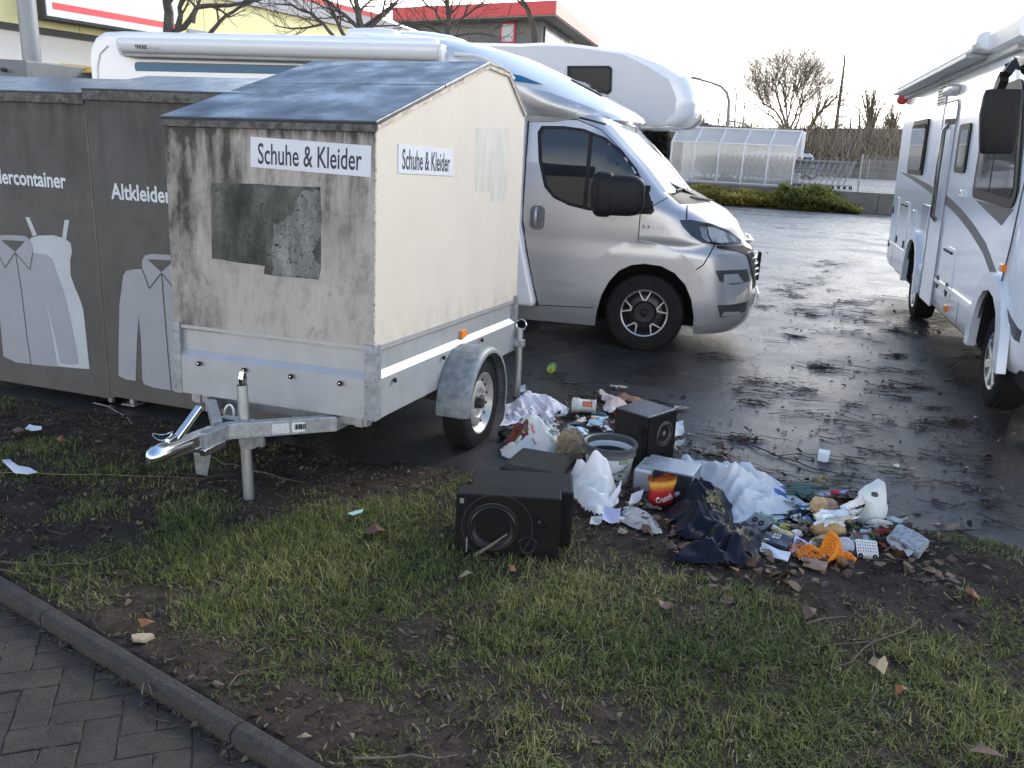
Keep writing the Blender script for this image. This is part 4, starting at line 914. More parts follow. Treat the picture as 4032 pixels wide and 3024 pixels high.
# headlight, fog recesses, grille
hl = [(.215, 1.155), (.30, 1.16), (.48, 1.125), (.63, 1.065), (.735, .985), (.745, .955), (.60, .955), (.51, .965), (.42, .98), (.33, 1.03), (.25, 1.10)]
h = patch(hl, S, 'headlight', mat('lamp_black', (.02, .021, .023), .15, var=.1, coat=1), van, off=.010, thick=.014, step=.05)
CL = mat('lamp_lens', (.42, .46, .49), .08, metal=.6, var=.15, vs=30, coat=1)
patch([(.44, 1.105), (.50, 1.095), (.62, 1.045), (.69, .995), (.69, .975), (.56, .975), (.50, .985), (.47, 1.03)], S, 'lamp_lens', CL, h, off=.0135, thick=.003, step=.04)
patch([(.375, 1.11), (.43, 1.105), (.455, 1.03), (.485, .985), (.455, .985), (.41, 1.02)], S, 'running_light', mat('running_grey', (.24, .26, .28), .15, metal=.4, var=.3, vs=60), h, off=.0135, thick=.003, step=.04)
DKS = mat('recess_dark', (.045, .048, .052), .5, var=.2)
patch([(.555, .755), (.70, .755), (.82, .745), (.86, .635), (.70, .63), (.60, .665)], S, 'vent_recess', DKS, van, off=.004, thick=.006, step=.05)
patch([(.625, .72), (.74, .72), (.80, .64), (.63, .645)], S, 'vent_insert', SILVER, van, off=.008, thick=.006, step=.05)
patch([(.60, .46), (.86, .46), (.85, .37), (.64, .35)], S, 'fog_recess', DKS, van, off=.004, thick=.006, step=.05)
patch([(.66, .40), (.80, .385), (.80, .365), (.645, .36)], S, 'fog_insert', SILVER, van, off=.008, thick=.006, step=.05)
patch([(.54, .955), (.76, .940), (.84, .90), (.90, .80), (.935, .62), (.91, .60), (.855, .76), (.81, .86), (.72, .905), (.55, .935)], S, 'grille_surround', BLACKP, van, off=.006, thick=.006, step=.05)
mb = MB()
for z, u in ((.66, .945), (.71, .94), (.76, .93), (.81, .92)):
    mb.tube([(u-.06, .62, z), (u-.01, .78, z), (u+.012, 1.02, z), (u-.01, 1.26, z), (u-.06, 1.42, z)], .012, 6)
mb.build('grille', CHROME, van, smooth=50)
mb = MB(); mb.box((.945, .93, .72), (.03, .12, .26)); mb.build('grille_badge', BLACKP, van, bevel=.008)
mb = MB(); mb.box((.972, 1.02, .42), (.012, .52, .12)); mb.build('number_plate', WHITE, van, bevel=.003)
mb = MB(); mb.tube([(.62, .42, .965), (.76, .60, .96), (.855, .85, .95), (.86, 1.02, .948), (.855, 1.2, .95), (.76, 1.44, .96)], .022, 8); mb.build('bonnet_lip', SILVER, van, smooth=60)
# wiper, cowl
mb = MB(); mb.tube([(.16, .22, 1.385), (.20, .40, 1.40), (.27, .72, 1.355)], [.010, .014, .018], 6); mb.tube([(.06, .28, 1.455), (.20, .42, 1.395), (.33, .70, 1.325)], .011, 5); mb.build('wiper', BLACKP, van, smooth=50)
mb = MB()
for i in range(7): mb.tube([(.28+i*.02, .42+i*.06, 1.335-i*.005), (.36+i*.018, .5+i*.06, 1.315-i*.004)], .008, 5)
mb.build('cowl_vent', BLACKP, van)
# mirror
def blobbox(mb, c, d, n=3.2, mi=0, nu=20, nv=12, R=None):
    vs = []; fs = []
    sg = lambda v, p: math.copysign(abs(v)**p, v)
    for i in range(nv+1):
        ph = -math.pi/2+math.pi*i/nv
        for j in range(nu):
            th = 2*math.pi*j/nu; e = 2/n
            v = Vector((d[0]/2*sg(math.cos(ph), e)*sg(math.cos(th), e), d[1]/2*sg(math.cos(ph), e)*sg(math.sin(th), e), d[2]/2*sg(math.sin(ph), e)))
            if R is not None: v = R @ v
            vs.append(v+Vector(c))
    for i in range(nv):
        for j in range(nu): fs.append((i*nu+j, i*nu+(j+1) % nu, (i+1)*nu+(j+1) % nu, (i+1)*nu+j))
    return mb.add(vs, fs, mi)
mb = MB(); Rz_ = Matrix.Rotation(math.radians(12), 3, 'Z'); blobbox(mb, (-.285, -.25, 1.345), (.44, .23, .33), 3.8, R=Rz_); blobbox(mb, (-.40, -.27, 1.345), (.18, .24, .36), 3.8, R=Rz_)
mb.bar((-.28, -.16, 1.40), (-.06, .0, 1.40), .06, .05); mb.bar((-.28, -.16, 1.27), (-.03, .0, 1.27), .07, .06); mb.bar((-.33, -.388, 1.305), (-.23, -.37, 1.305), .008, .028)
mi_ = mb.build('mirror', BLACKP, van, smooth=50)
patch([(-.13, 1.44), (-.08, 1.40), (.005, 1.22), (-.02, 1.19), (-.16, 1.19)], S, 'mirror_base', BLACKP, mi_, off=.03, thick=.03, step=.08)
lettering('2.3', lambda a, b, o: S(-.055+a, 1.085+b, o), 'lettering', mat('badge_red', (.20, .05, .05), .4, var=0), van, fit=(.07, .026), bold=.03, off=.002); lettering('130', lambda a, b, o: S(.045+a, 1.08+b, o), 'lettering', mat('badge_grey', (.30, .31, .32), .3, metal=.6, var=0), van, fit=(.10, .026), off=.002, shear=.3)
# wheels: black alloy with five bright double spokes
BLK_ALLOY = mat('alloy_black', (.018, .018, .019), .35, var=.2)
def alloy(par, x, y, z, R, r, w, side):
    wh = tyre_rim(par, x, y, z, R, r, w, side, hub=False, holes=0, rimmat=BLK_ALLOY)
    wh.matrix_local = Matrix.Translation((x, y, z)) @ Matrix.Rotation(side*math.pi/2, 4, 'X')
    h = w/2; mb = MB()
    mb.lathe([(r-.012, h*.90), (r-.002, h*.96), (r+.004, h*.90)], 48, caps=False)
    for k in range(5):
        a0 = 2*math.pi*k/5+.35
        for sg in (-1, 1):
            pts = []
            for rr, da, wd in ((.115, .10, .014), (.135, .16, .013), (r-.008, .30, .008)):
                a = a0+sg*da*(.115/rr)**.25; pts.append((rr, a, wd))
            L = []; Rr = []
            for rr, a, wd in pts:
                L.append((rr*math.cos(a)-wd*math.sin(a)*.5, rr*math.sin(a)+wd*math.cos(a)*.5)); Rr.append((rr*math.cos(a)+wd*math.sin(a)*.5, rr*math.sin(a)-wd*math.cos(a)*.5))
            mb.prism(L+Rr[::-1], h*.72, h*.93)
        c = .112; a1, a2 = a0-.11, a0+.11; mb.prism([(c*math.cos(a1), c*math.sin(a1)), ((c+.016)*math.cos(a1), (c+.016)*math.sin(a1)), ((c+.016)*math.cos(a2), (c+.016)*math.sin(a2)), (c*math.cos(a2), c*math.sin(a2))], h*.72, h*.93)
    rim = [c for c in children(wh) if c.name.startswith('rim')][0]
    mb.build('spokes', mat('spoke_bright', (.55, .54, .52), .35, metal=.8, var=.08), rim)
    mb = MB(); mb.lathe([(.034, h*.6), (.032, h*.84), (.026, h*.88), (0, h*.88)], 24, caps=False); mb.build('hub_cap', BLACKP, wh, smooth=40)
    return wh
alloy(van, -.01, .15, .338, .338, .205, .225, 1); alloy(van, -.01, 1.89, .338, .338, .205, .225, -1); alloy(van, -3.95, .15, .338, .338, .205, .225, 1); alloy(van, -3.95, 1.89, .338, .338, .205, .225, -1)
mb = MB(); mb.span((-5.0, .12, .22), (-.5, 1.9, .34)); mb.span((-1.2, .04, .25), (-.44, .2, .33)); mb.build('underbody', FELTB, van)
# living body, overcab, awning
bp = [(-5.26, .33), (-5.26, 2.28), (-5.24, 2.38), (-5.18, 2.47), (-5.08, 2.52), (-4.9, 2.53), (-1.9, 2.53), (-1.9, 1.97), (-1.14, 1.96), (-1.12, 1.05), (-1.07, .80), (-.95, .34), (-1.0, .33)]
mb = MB(); mb.prism(bp, -.10, 2.14, lambda a, b, h: (a, h, b)); lb = mb.build('living_body', GEL, van, bevel=.05, seg=4)
mb = MB(); mb.tube([(-5.17, -.105, .4), (-5.17, -.105, 2.20), (-5.13, -.105, 2.33), (-5.04, -.105, 2.40)], .008, 6); mb.build('edge_trim', WHITE, van); mb = MB(); mb.tube([(-1.74, -.105, 2.40), (-1.55, -.105, 2.395), (-1.36, -.105, 2.33), (-1.22, -.104, 2.22)], .016, 6); mb.build('edge_trim', WHITE, van)
OV = Hull([(1.90, -.30), (1.945, -.21), (1.99, -.24), (2.04, -.31), (2.12, -.49), (2.22, -.70), (2.34, -.97), (2.45, -1.25), (2.53, -1.55), (2.575, -1.85), (2.595, -2.1)],
          [(1.90, .09), (1.945, .06), (1.99, .02), (2.06, -.03), (2.15, -.075), (2.25, -.10), (2.36, -.105), (2.45, -.08), (2.53, .0), (2.575, .16), (2.595, .35)],
          [(1.90, .75), (2.1, .85), (2.4, .7), (2.6, .45)], 1.02, -2.6, 2.1)
zs = [1.90, 1.92, 1.945, 1.965, 1.99, 2.015, 2.04, 2.08, 2.12, 2.17, 2.22, 2.28, 2.34, 2.40, 2.45, 2.49, 2.53, 2.555, 2.575, 2.595]
mb = MB(); mb.loft(OV.rings(zs, 10, 18)); ov = mb.build('overcab', mat('overcab_silver', (.60, .61, .61), .22, metal=.3, var=.03, vs=2, coat=.8), van, smooth=40)
patch([(-2.4, 1.96), (-1.9, 1.96), (-1.2, 1.955), (-.72, 1.94), (-.45, 1.955), (-.62, 2.03), (-.95, 2.13), (-1.3, 2.19), (-2.4, 2.20)], OV.S, 'overcab_shoulder', SILVER, ov, off=.006, thick=.010, step=.06, smooth=60)
BLUE = mat('stripe_blue', (.014, .11, .23), .3, var=.08)
patch([(-1.75, 2.27), (-1.45, 2.275), (-1.2, 2.25), (-1.02, 2.19), (-1.14, 2.20), (-1.45, 2.215), (-1.75, 2.215)], OV.S, 'blue_swoosh', BLUE, ov, off=.010, thick=.004, step=.06)
patch([(-.80, 2.285), (-.62, 2.20), (-.55, 2.165), (-.60, 2.155), (-.72, 2.21), (-.88, 2.28)], OV.S, 'roof_window', GLASS, ov, off=.012, thick=.01, step=.05)
fnV = lambda a, b, o: (a, -.10-o, b)
patch([(-4.78, 2.235), (-4.77, 2.262), (-4.74, 2.27), (-1.7, 2.285), (-1.7, 2.215), (-4.77, 2.19)], fnV, 'blue_stripe', BLUE, van, off=.003, thick=.003)
AW = mat('awning_shell', (.66, .68, .69), .25, var=.02, coat=.4); AWD = mat('awning_rail', (.16, .17, .175), .35, metal=.5, var=.15)
q0 = VF.px(472, 150, 1, -.22); q1 = VF.px(1728, 160, 1, -.22)
ax0, ax1, az1 = q0.x, q1.x, (q0.z+q1.z)/2-.004
pr = [(-.10, az1-.13), (-.20, az1-.135), (-.235, az1-.10), (-.245, az1-.05), (-.235, az1-.012), (-.20, az1), (-.10, az1)]
mb = MB(); mb.loft([[(x, y, z) for y, z in pr] for x in (ax0, ax1)]); aw = mb.build('awning', AW, van, smooth=50)
mb = MB(); mb.span((ax0+.02, -.225, az1-.168), (ax1-.03, -.10, az1-.134)); mb.build('awning_rail', AWD, aw, bevel=.006)
for x, d in ((ax0, -.03), (ax1, .03)):
    mb = MB(); mb.loft([[(x+t, y, z-(.02 if 1 else 0)*(z < az1-.1)) for y, z in pr] for t in (0, d)]); mb.build('awning_end_cap', WHITE, aw, bevel=.008)
fnA = lambda a, b, o: (a, -.2445-o, b)
c = VF.px(554, 184, 1, -.245); lettering('THULE', lambda a, b, o: fnA(c.x+a, c.z+b, o), 'lettering', SEAM, aw, fit=(.118, .032), bold=.03, off=.003)
lettering('Omnistor', lambda a, b, o: fnA(c.x+.135+a, c.z-.006+b, o), 'lettering', mat('grey_letter', (.3, .3, .3), .5, var=0), aw, fit=(.10, .018), off=.003)
q = VF.px(1490, 150, 1, .6); mb = MB(); blobbox(mb, (q.x, .6, 2.60), (.52, .5, .12), 4); mb.build('roof_hatch', WHITE, van, smooth=50)
q = VF.px(1640, 150, 1, .8); mb = MB(); blobbox(mb, (q.x-.05, .9, 2.57), (1.1, .9, .22), 2.2); mb.build('roof_dome', WHITE, van, smooth=50)

# ------------------------------------------------------------------ white overcab motorhome standing behind
AM = MVM @ Matrix.Translation((0, 3.15, 0)); AF = Frame(AM)
alc = empty('motorhome', M=AM, label='white motorhome with a bulging bed over its cab, behind the silver one', cat='motorhome')
pxs = [(2050, 172), (2150, 167), (2250, 172), (2450, 200), (2560, 250), (2640, 300), (2662, 350), (2672, 400), (2662, 450), (2625, 482), (2590, 491), (2500, 492)]
ol = [(p.x, p.z) for p in (AF.px(x, y, 1, 0) for x, y in pxs)]
ol = [(-5.6, ol[0][1]-.02), (-3.5, ol[0][1]+.0)]+ol+[(-1.2, ol[-1][1]), (-1.15, .45), (-5.6, .45)]
def front_shift(a, b, k):  # the overcab shell swells forwards
    return (a+k*max(0, min(1, (a+1.0)/.8)) , b-(.10*k if b < 2.3 and a > -.9 else 0))
rings = []
for y, k in ((0, 0), (.02, .10), (.08, .17), (.25, .235), (.6, .27), (1.1, .28), (1.6, .27), (1.95, .235), (2.12, .17), (2.18, .10), (2.2, 0)):
    rings.append([(front_shift(a, b, k)[0], y, front_shift(a, b, k)[1]) for a, b in ol])
mb = MB(); mb.loft(rings); sh_ = mb.build('living_body', GEL, alc, smooth=35)
sp = [(-5.58, .5)]+[(-5.58, ol[0][1]-.05)]+[(a-.02*(a > -.6), b-.035) for a, b in ol[1:9]]+[(a-.03, b+.02) for a, b in ol[9:15]]+[(-1.17, .5)]
patch(sp, lambda a, b, o: (a, -o, b), 'side_panel', mat('panel_white_shaded', (.46, .48, .51), .3, var=.02, coat=.3), alc, off=.012, thick=.012)  # white panel, its shade put into a darker colour
wq = [(p.x, p.z) for p in (AF.px(x, y, 1, 0) for x, y in ((2235, 260), (2400, 260), (2411, 270), (2409, 360), (2395, 372), (2235, 372)))]
wf = patch(wq, lambda a, b, o: (a, -o, b), 'window', BLACKP, alc, off=.030, thick=.02)
ccx, ccz = sum(a for a, b in wq)/6, sum(b for a, b in wq)/6
patch([(ccx+(a-ccx)*.86, ccz+(b-ccz)*.82) for a, b in wq], lambda a, b, o: (a, -o, b), 'window_pane', mat('dull_dark_glass', (.012, .013, .014), .25, var=.2, spec=.25), wf, off=.034, thick=.004)
sub = empty('cab'); sub.parent = alc; sub.location = (-.62, .08, 0); cab(sub, WHITE)
for y, s in ((.2, 1), (1.98, -1)):
    for x in (-.63, -4.4): alloy(alc, x, y, .338, .338, .205, .22, s)

# ------------------------------------------------------------------ white coachbuilt motorhome on the right
RF0 = G(3915, 1590); RF0.z = 0
RM = Matrix.Translation(RF0) @ Matrix.Rotation(math.radians(-105.84), 4, 'Z') @ Matrix.Translation((0, -.14, 0)) @ Matrix.Rotation(math.radians(1.9), 4, 'X')
XF = Frame(RM)
z6r = lambda L: [(3400+a*.5122, 50+b*.5122) for a, b in L]
z4r = lambda L: [(3300+a*.603, 700+b*.603) for a, b in L]
def qX(L, yv=0.0): return [(p.x, p.z) for p in (XF.px(x, y, 1, yv) for x, y in L)]
GELR = mat('white_gelcoat_glossy', (.82, .84, .86), .22, var=.012, vs=2, coat=.45)
rv_ = empty('motorhome', M=RM, label='white motorhome with a curved grey stripe and big black mirror, at the right edge', cat='motorhome')
RH = Hull([(.36, 1.10), (.5, 1.18), (.9, 1.22), (1.3, 1.12), (1.8, .85), (2.3, .48), (2.5, .30), (2.62, .05), (2.66, -.15)], [(.36, .04), (.46, .0), (2.48, .0), (2.58, .03), (2.63, .10), (2.66, .24)], [(.36, .9), (2.66, .8)], 1.12, -5.82, 2.3)
zs = [.36, .40, .46, .6, .8, 1.0, 1.3, 1.6, 1.9, 2.2, 2.4, 2.48, 2.54, 2.58, 2.61, 2.635, 2.66]
def mfr(i, j):
    k = min(j, 52-j)-10
    return 1 if 6 <= i < 10 and k >= 6 else 0
mb = MB(); mb.loft(RH.rings(zs, 10, 16), mfn=mfr); rb = mb.build('living_body', [GELR, SCREEN, FELTB], rv_)
RA = [(-4.08, .1), (-4.07, .45), (-4.03, .62), (-3.94, .77), (-3.80, .86), (-3.62, .885), (-3.45, .85), (-3.33, .76), (-3.26, .62), (-3.23, .45), (-3.22, .1)]
FA = [(-.34, .1), (-.335, .40), (-.30, .58), (-.22, .73), (-.10, .82), (.06, .85), (.22, .82), (.35, .73), (.43, .58), (.47, .40), (.48, .1)]
cs = []
for A in (RA, FA):
    c = MB(); c.prism(A, -.3, .55, lambda a, b, h: (a, h, b), 2); cs.append(c.build('cutter', [GELR, SCREEN, FELTB])); cs[-1].parent = rv_
cut(rb, cs); rb.data.polygons.foreach_set('use_smooth', [True]*len(rb.data.polygons)); rb.data.set_sharp_from_angle(angle=math.radians(30))
fnX = lambda a, b, o: (a, -o, b)
FLARE = mat('flare_white', (.66, .70, .76), .2, var=.02, coat=.4)
for A, k, nm in ((RA, .10, 'wheel_arch_flare'), (FA, .13, 'wheel_arch_flare')):
    cxA = (A[0][0]+A[-1][0])/2; outer = []
    for a, b in A[1:-1]:
        d = Vector((a-cxA, max(0, b-.42))); d = d.normalized() if d.length > .01 else Vector((0, 1)); outer.append((a+d.x*k, b+d.y*k))
    outer[0] = (outer[0][0], .36); outer[-1] = (outer[-1][0], .36)
    inn = [(A[0][0], .36)]+A[2:-2]+[(A[-1][0], .36)]
    patch(outer+inn[::-1], fnX, nm, FLARE, rv_, off=.035, thick=.06, smooth=45)
def roundify(P, r, n=4):
    out = []; m_ = len(P)
    for i in range(m_):
        p0, p1, p2 = Vector(P[i-1]), Vector(P[i]), Vector(P[(i+1) % m_]); d0 = (p0-p1); d2 = (p2-p1)
        k = min(r, d0.length*.45, d2.length*.45); a = p1+d0.normalized()*k; c = p1+d2.normalized()*k
        for j in range(n+1): t = j/n; out.append(tuple(a*(1-t)**2+p1*2*t*(1-t)+c*t*t))
    return out
def RV(name, px, m, off=.004, thick=.004, r=0, par=None, grow=0.0):
    q = qX(px); cx_ = sum(a for a, b in q)/len(q); cz_ = sum(b for a, b in q)/len(q)
    if grow: q = [(a+math.copysign(grow, a-cx_), b+math.copysign(grow, b-cz_)) for a, b in q]
    if r: q = roundify(q, r)
    return patch(q, fnX, name, m, par or rv_, off=off, thick=thick)
def rect(px): q = qX(px); return min(a for a, b in q), max(a for a, b in q), min(b for a, b in q), max(b for a, b in q)
def RVR(name, px, m, off=.004, thick=.004, r=.03, par=None, g=0.0, shrink=0.0):
    a0, a1, b0, b1 = rect(px); return patch(round_poly(a0-g, b0-g, a1+g, b1+g, r), fnX, name, m, par or rv_, off=off, thick=thick), (a0, a1, b0, b1)
GREY = mat('stripe_grey', (.10, .10, .105), .35, var=.06); TRIM = mat('hatch_trim', (.78, .8, .82), .15, var=.02, coat=.5)
RGL = mat('tinted_window', (.05, .05, .048), .03, var=.1, spec=.9, coat=.6)
w1, (a0, a1, b0, b1) = RVR('window', z6r([(400, 840), (515, 820), (440, 1250), (355, 1235)]), BLACKP, .022, .022, .07)
patch(round_poly(a0+.05, b0+.05, a1-.05, b1-.05, .06), fnX, 'window_pane', RGL, w1, off=.036, thick=.014)
w2, (a0, a1, b0, b1) = RVR('window', z6r([(760, 860), (835, 850), (785, 1235), (705, 1220)]), BLACKP, .018, .018, .06)
patch(round_poly(a0+.13, b0+.05, a1-.03, b1-.05, .03), fnX, 'window_pane', RGL, w2, off=.022, thick=.004)
bw = [(-1.06, 1.84), (-1.07, 1.50), (-1.02, 1.455), (.10, 1.43), (.22, 1.44), (.28, 1.54), (.12, 2.0), (-.02, 2.26), (-.10, 2.30), (-.9, 2.30), (-1.05, 2.22)]
w3 = patch(roundify(bw, .05), fnX, 'cab_window', BLACKP, rv_, off=.012, thick=.012)
patch(roundify([(-.98, 1.80), (-.98, 1.53), (-.50, 1.515), (-.49, 2.22), (-.9, 2.22), (-.97, 2.16)], .03), fnX, 'window_pane', RGL, w3, off=.016, thick=.004); patch(roundify([(-.46, 1.515), (.14, 1.50), (.19, 1.56), (.05, 1.96), (-.08, 2.20), (-.46, 2.22)], .03), fnX, 'window_pane', RGL, w3, off=.016, thick=.004)
RV('window_point', z6r([(862, 1440), (1060, 1635), (1155, 1512)]), GREY, .003, .003)
dr = patch(roundify([(-2.86, .36), (-2.86, 2.28), (-2.20, 2.28), (-2.17, .36)], .06), fnX, 'entrance_door', GELR, rv_, off=.010, thick=.014)
mb = MB(); mb.tube([(-2.86, -.011, .37), (-2.865, -.011, 2.24), (-2.80, -.011, 2.29), (-2.25, -.011, 2.29), (-2.19, -.011, 2.24), (-2.165, -.011, .37)], .006, 6); mb.build('door_seal', mat('seal_grey', (.30, .31, .33), .4, var=0), dr)
RVR('door_window', z6r([(655, 720), (738, 700), (722, 850), (640, 870)]), RGL, .014, .004, .05, dr)
a, b = qX(z6r([(665, 880)]))[0], qX(z6r([(570, 1590)]))[0]
mb = MB(); mb.tube([(a[0], -.01, a[1]+.02), (a[0]+.01, -.05, a[1]-.03), ((a[0]+b[0])/2, -.055, (a[1]+b[1])/2), (b[0]-.01, -.05, b[1]+.03), (b[0], -.01, b[1]-.01)], .022, 10); mb.build('grab_handle', mat('handle_smoke', (.06, .058, .055), .2, metal=.3, var=.2, coat=1), dr, smooth=60)
c = qX(z6r([(540, 1525)]))[0]; mb = MB(); mb.lathe([(.0, .0), (.055, .0), (.055, .014), (.045, .02), (.035, .012), (0, .012)], 20, M=Matrix.Translation((c[0], -.01, c[1])) @ Matrix.Rotation(math.pi/2, 4, 'X'), caps=False); mb.build('door_lock', BLACKP, dr, smooth=40)
def vent(px, m, n):
    v, (a0, a1, b0, b1) = RVR('vent', px, m, .014, .014, .02)
    for i in range(n):
        z = b0+(b1-b0)*(i+.7)/(n+.4); mb = MB(); mb.box(((a0+a1)/2, -.0145, z), ((a1-a0)*.78, .003, (b1-b0)/n*.38)); mb.build('slat', SEAM if m is not TRIM else GREY, v)
VENTM = mat('vent_grey', (.42, .43, .42), .4, var=.05)
vent(z6r([(600, 505), (665, 495), (635, 700), (580, 715)]), VENTM, 9); vent(z4r([(560, 170), (605, 185), (585, 345), (545, 335)]), TRIM, 9)
def hatch(px, handle=True):
    v, (a0, a1, b0, b1) = RVR('hatch', px, TRIM, .006, .006, .05); patch(round_poly(a0+.025, b0+.025, a1-.025, b1-.025, .04), fnX, 'hatch_panel', GELR, v, off=.008, thick=.004)
    if handle: mb = MB(); mb.box(((a0+a1)/2, -.014, b1-.04), ((a1-a0)*.6, .012, .025)); mb.build('handle', SEAM, v, bevel=.004)
hatch(z4r([(412, 145), (475, 170), (433, 470), (385, 440)])); hatch(z4r([(690, 430), (760, 470), (728, 800), (650, 740)])); hatch(z4r([(378, 125), (402, 130), (365, 455), (345, 440)]), False)
for px in z4r([(655, 678), (712, 730)]):
    c = qX([px])[0]; mb = MB(); mb.lathe([(0, 0), (.065, 0), (.060, .006), (0, .006)], 20, M=Matrix.Translation((c[0], -.008, c[1])) @ Matrix.Rotation(math.pi/2, 4, 'X'), caps=False); mb.build('port_cover', BLACKP, rv_, smooth=40)
for px in z4r([(1090, 588), (505, 638), (710, 852)]):
    c = qX([px])[0]; mb = MB(); mb.box((c[0], -.012, c[1]), (.085, .03, .055)); mb.build('side_marker', ORANGE, rv_, bevel=.008)
c = qX(z4r([(498, 260)]))[0]; mb = MB(); mb.box((c[0], -.01, c[1]), (.13, .02, .17)); mb.build('socket_cover', TRIM, rv_, bevel=.008)
for px in z4r([(385, 400), (430, 435), (365, 210), (335, 425)]):
    c = qX([px])[0]; mb = MB(); mb.box((c[0], -.012, c[1]), (.07, .012, .09)); mb.build('latch', BLACKP, rv_, bevel=.006)
c = qX(z4r([(817, 103)]))[0]; mb = MB(); mb.box((c[0], -.012, c[1]), (.07, .024, .06)); mb.box((c[0], -.022, c[1]-.02), (.03, .02, .02)); mb.build('door_catch', TRIM, rv_, bevel=.005)
# sills, seams
def strip(name, a0, a1, z0, z1, m, off): return patch([(a0, z0), (a1, z0), (a1, z1), (a0, z1)], fnX, name, m, rv_, off=off, thick=off+.01)
strip('sill_trim', -2.12, -.46, .62, .655, TRIM, .016); strip('sill_trim', -5.78, -4.2, .66, .69, TRIM, .016); strip('sill_trim', -3.12, -2.9, .60, .68, TRIM, .016)
for x in (-2.15, -1.0, -3.0, -4.35, -5.3):
    mb = MB(); mb.span((x-.003, -.002, .38), (x+.003, .0, 1.25 if x < -3.5 else .62)); mb.build('panel_seam', GREY, rv_)
mb = MB(); mb.tube([(.52, -.004, 2.0), (.40, -.006, 1.55), (.34, -.008, 1.2), (.26, -.008, .95), (.22, -.008, .86)], .006, 5); mb.build('front_seam', GREY, rv_)
# the stripe: a curved ribbon
st = qX(z6r([(295, 1228), (390, 1268), (480, 1330), (560, 1385), (640, 1440), (740, 1530)]))+qX(z4r([(740, 170), (870, 310), (970, 470), (1040, 620), (1075, 700)]))+[(.20, .80), (.42, .70), (.62, .63), (.8, .60)]
st = sorted(st); top, bot = [], []
sm = []
for i in range(len(st)): L = st[max(0, i-1):i+2]; sm.append((sum(p[0] for p in L)/len(L), sum(p[1] for p in L)/len(L)))
st = [st[0]]+sm[1:-1]+[st[-1]]
for i, (a, b) in enumerate(st):
    q = st[min(i+1, len(st)-1)]; p = st[max(i-1, 0)]; d = Vector((q[0]-p[0], q[1]-p[1])).normalized(); w_ = .012+.03*min(1, i/3)
    top.append((a-d.y*w_, b+d.x*w_)); bot.append((a+d.y*w_, b-d.x*w_))
patch(top+bot[::-1], lambda a, b, o: RH.S(a, b, o) if a > .1 else (a, -o, b), 'grey_stripe', GREY, rv_, off=.0032, thick=.004, step=.2)
# awning along the roof edge
pr = [(-.0, 2.56), (-.0, 2.63), (-.04, 2.685), (-.10, 2.705), (-.155, 2.685), (-.175, 2.64), (-.155, 2.585), (-.10, 2.57)]
mb = MB(); mb.loft([[(x, y, z) for y, z in pr] for x in (-5.55, -1.05)]); aw = mb.build('awning', AW, rv_, smooth=50)
mb = MB(); mb.span((-5.6, -.20, 2.535), (-1.1, -.03, 2.572)); mb.span((-5.8, -.04, 2.50), (-.2, .004, 2.56)); mb.build('awning_rail', VENTM, aw, bevel=.008)
mb = MB(); mb.loft([[(x, y*1.06, 2.635+(z-2.635)*1.12) for y, z in pr] for x in (-1.055, -.86)]); mb.build('awning_end_cap', AW, aw, bevel=.02, seg=3)
mb = MB(); mb.loft([[(x, y, z) for y, z in ((.02, 2.52), (-.10, 2.56), (-.12, 2.66), (-.06, 2.74), (.1, 2.76))] for x in (-.79, -.1, .1)]); mb.build('roof_rail', GELR, rv_, smooth=40)
# marker lamp at the rear corner, door lamp
c = qX(z6r([(336, 665)]))[0]; mb = MB(); mb.lathe([(0, -.035), (.05, -.03), (.07, .0), (.05, .03), (0, .035)], 16, M=Matrix.Translation((-5.80, -.05, c[1])) @ Matrix.Rotation(math.pi/2, 4, 'Y')); lm = mb.build('clearance_lamp', mat('red_lens', (.45, .03, .03), .25, var=.1), rv_, smooth=50)
mb = MB(); mb.bar((-5.80, .0, c[1]), (-5.80, -.04, c[1]), .03, .03); mb.build('lamp_arm', BLACKP, lm)
c = qX(z6r([(705, 660)]))[0]; mb = MB(); blobbox(mb, (-2.53, -.03, 2.39), (.62, .12, .10), 2.4); mb.build('awning_lamp', mat('lamp_dome', (.62, .63, .63), .2, var=.02, coat=.5), rv_, smooth=60)
# door mirror on its curved arm
def yloc(px, py, y): p = XF.px(px, py, 1, y); return Vector((p.x, y, p.z))
mc = yloc(3933, 478, -.42)
mb = MB()
P = [yloc(4034, 262, -.26), yloc(4010, 245, -.32), yloc(3985, 258, -.38), yloc(3955, 300, -.42), yloc(3932, 352, -.42)]
for i in range(4): mb.bar(P[i], P[i+1], .045, .065, up=(1, 0, 0))
mb.tube([P[0]+Vector((.3, .30, .06)), P[0]], .05, 8)
rings = []
for t, sx, sy in ((.23, .72, .5), (.225, .9, .85), (.18, .98, 1), (.05, 1.02, 1.1), (-.10, .98, 1.05), (-.18, .90, .95), (-.225, .82, .8), (-.235, .70, .5)):
    r = []
    for k in range(24):
        a = 2*math.pi*k/24; e = 2/3.4; cc, ss = math.cos(a), math.sin(a)
        r.append(mc+Vector((math.copysign(abs(ss)**e, ss)*.05*sy, math.copysign(abs(cc)**e, cc)*.100*sx+(.01*(t < 0)), t*.74)))
    rings.append(r)
mb.loft(rings); mb.build('mirror', mat('mirror_black', (.016, .0155, .015), .5, spec=.25, var=.15, bump=.12, bs=240), rv_, smooth=50)
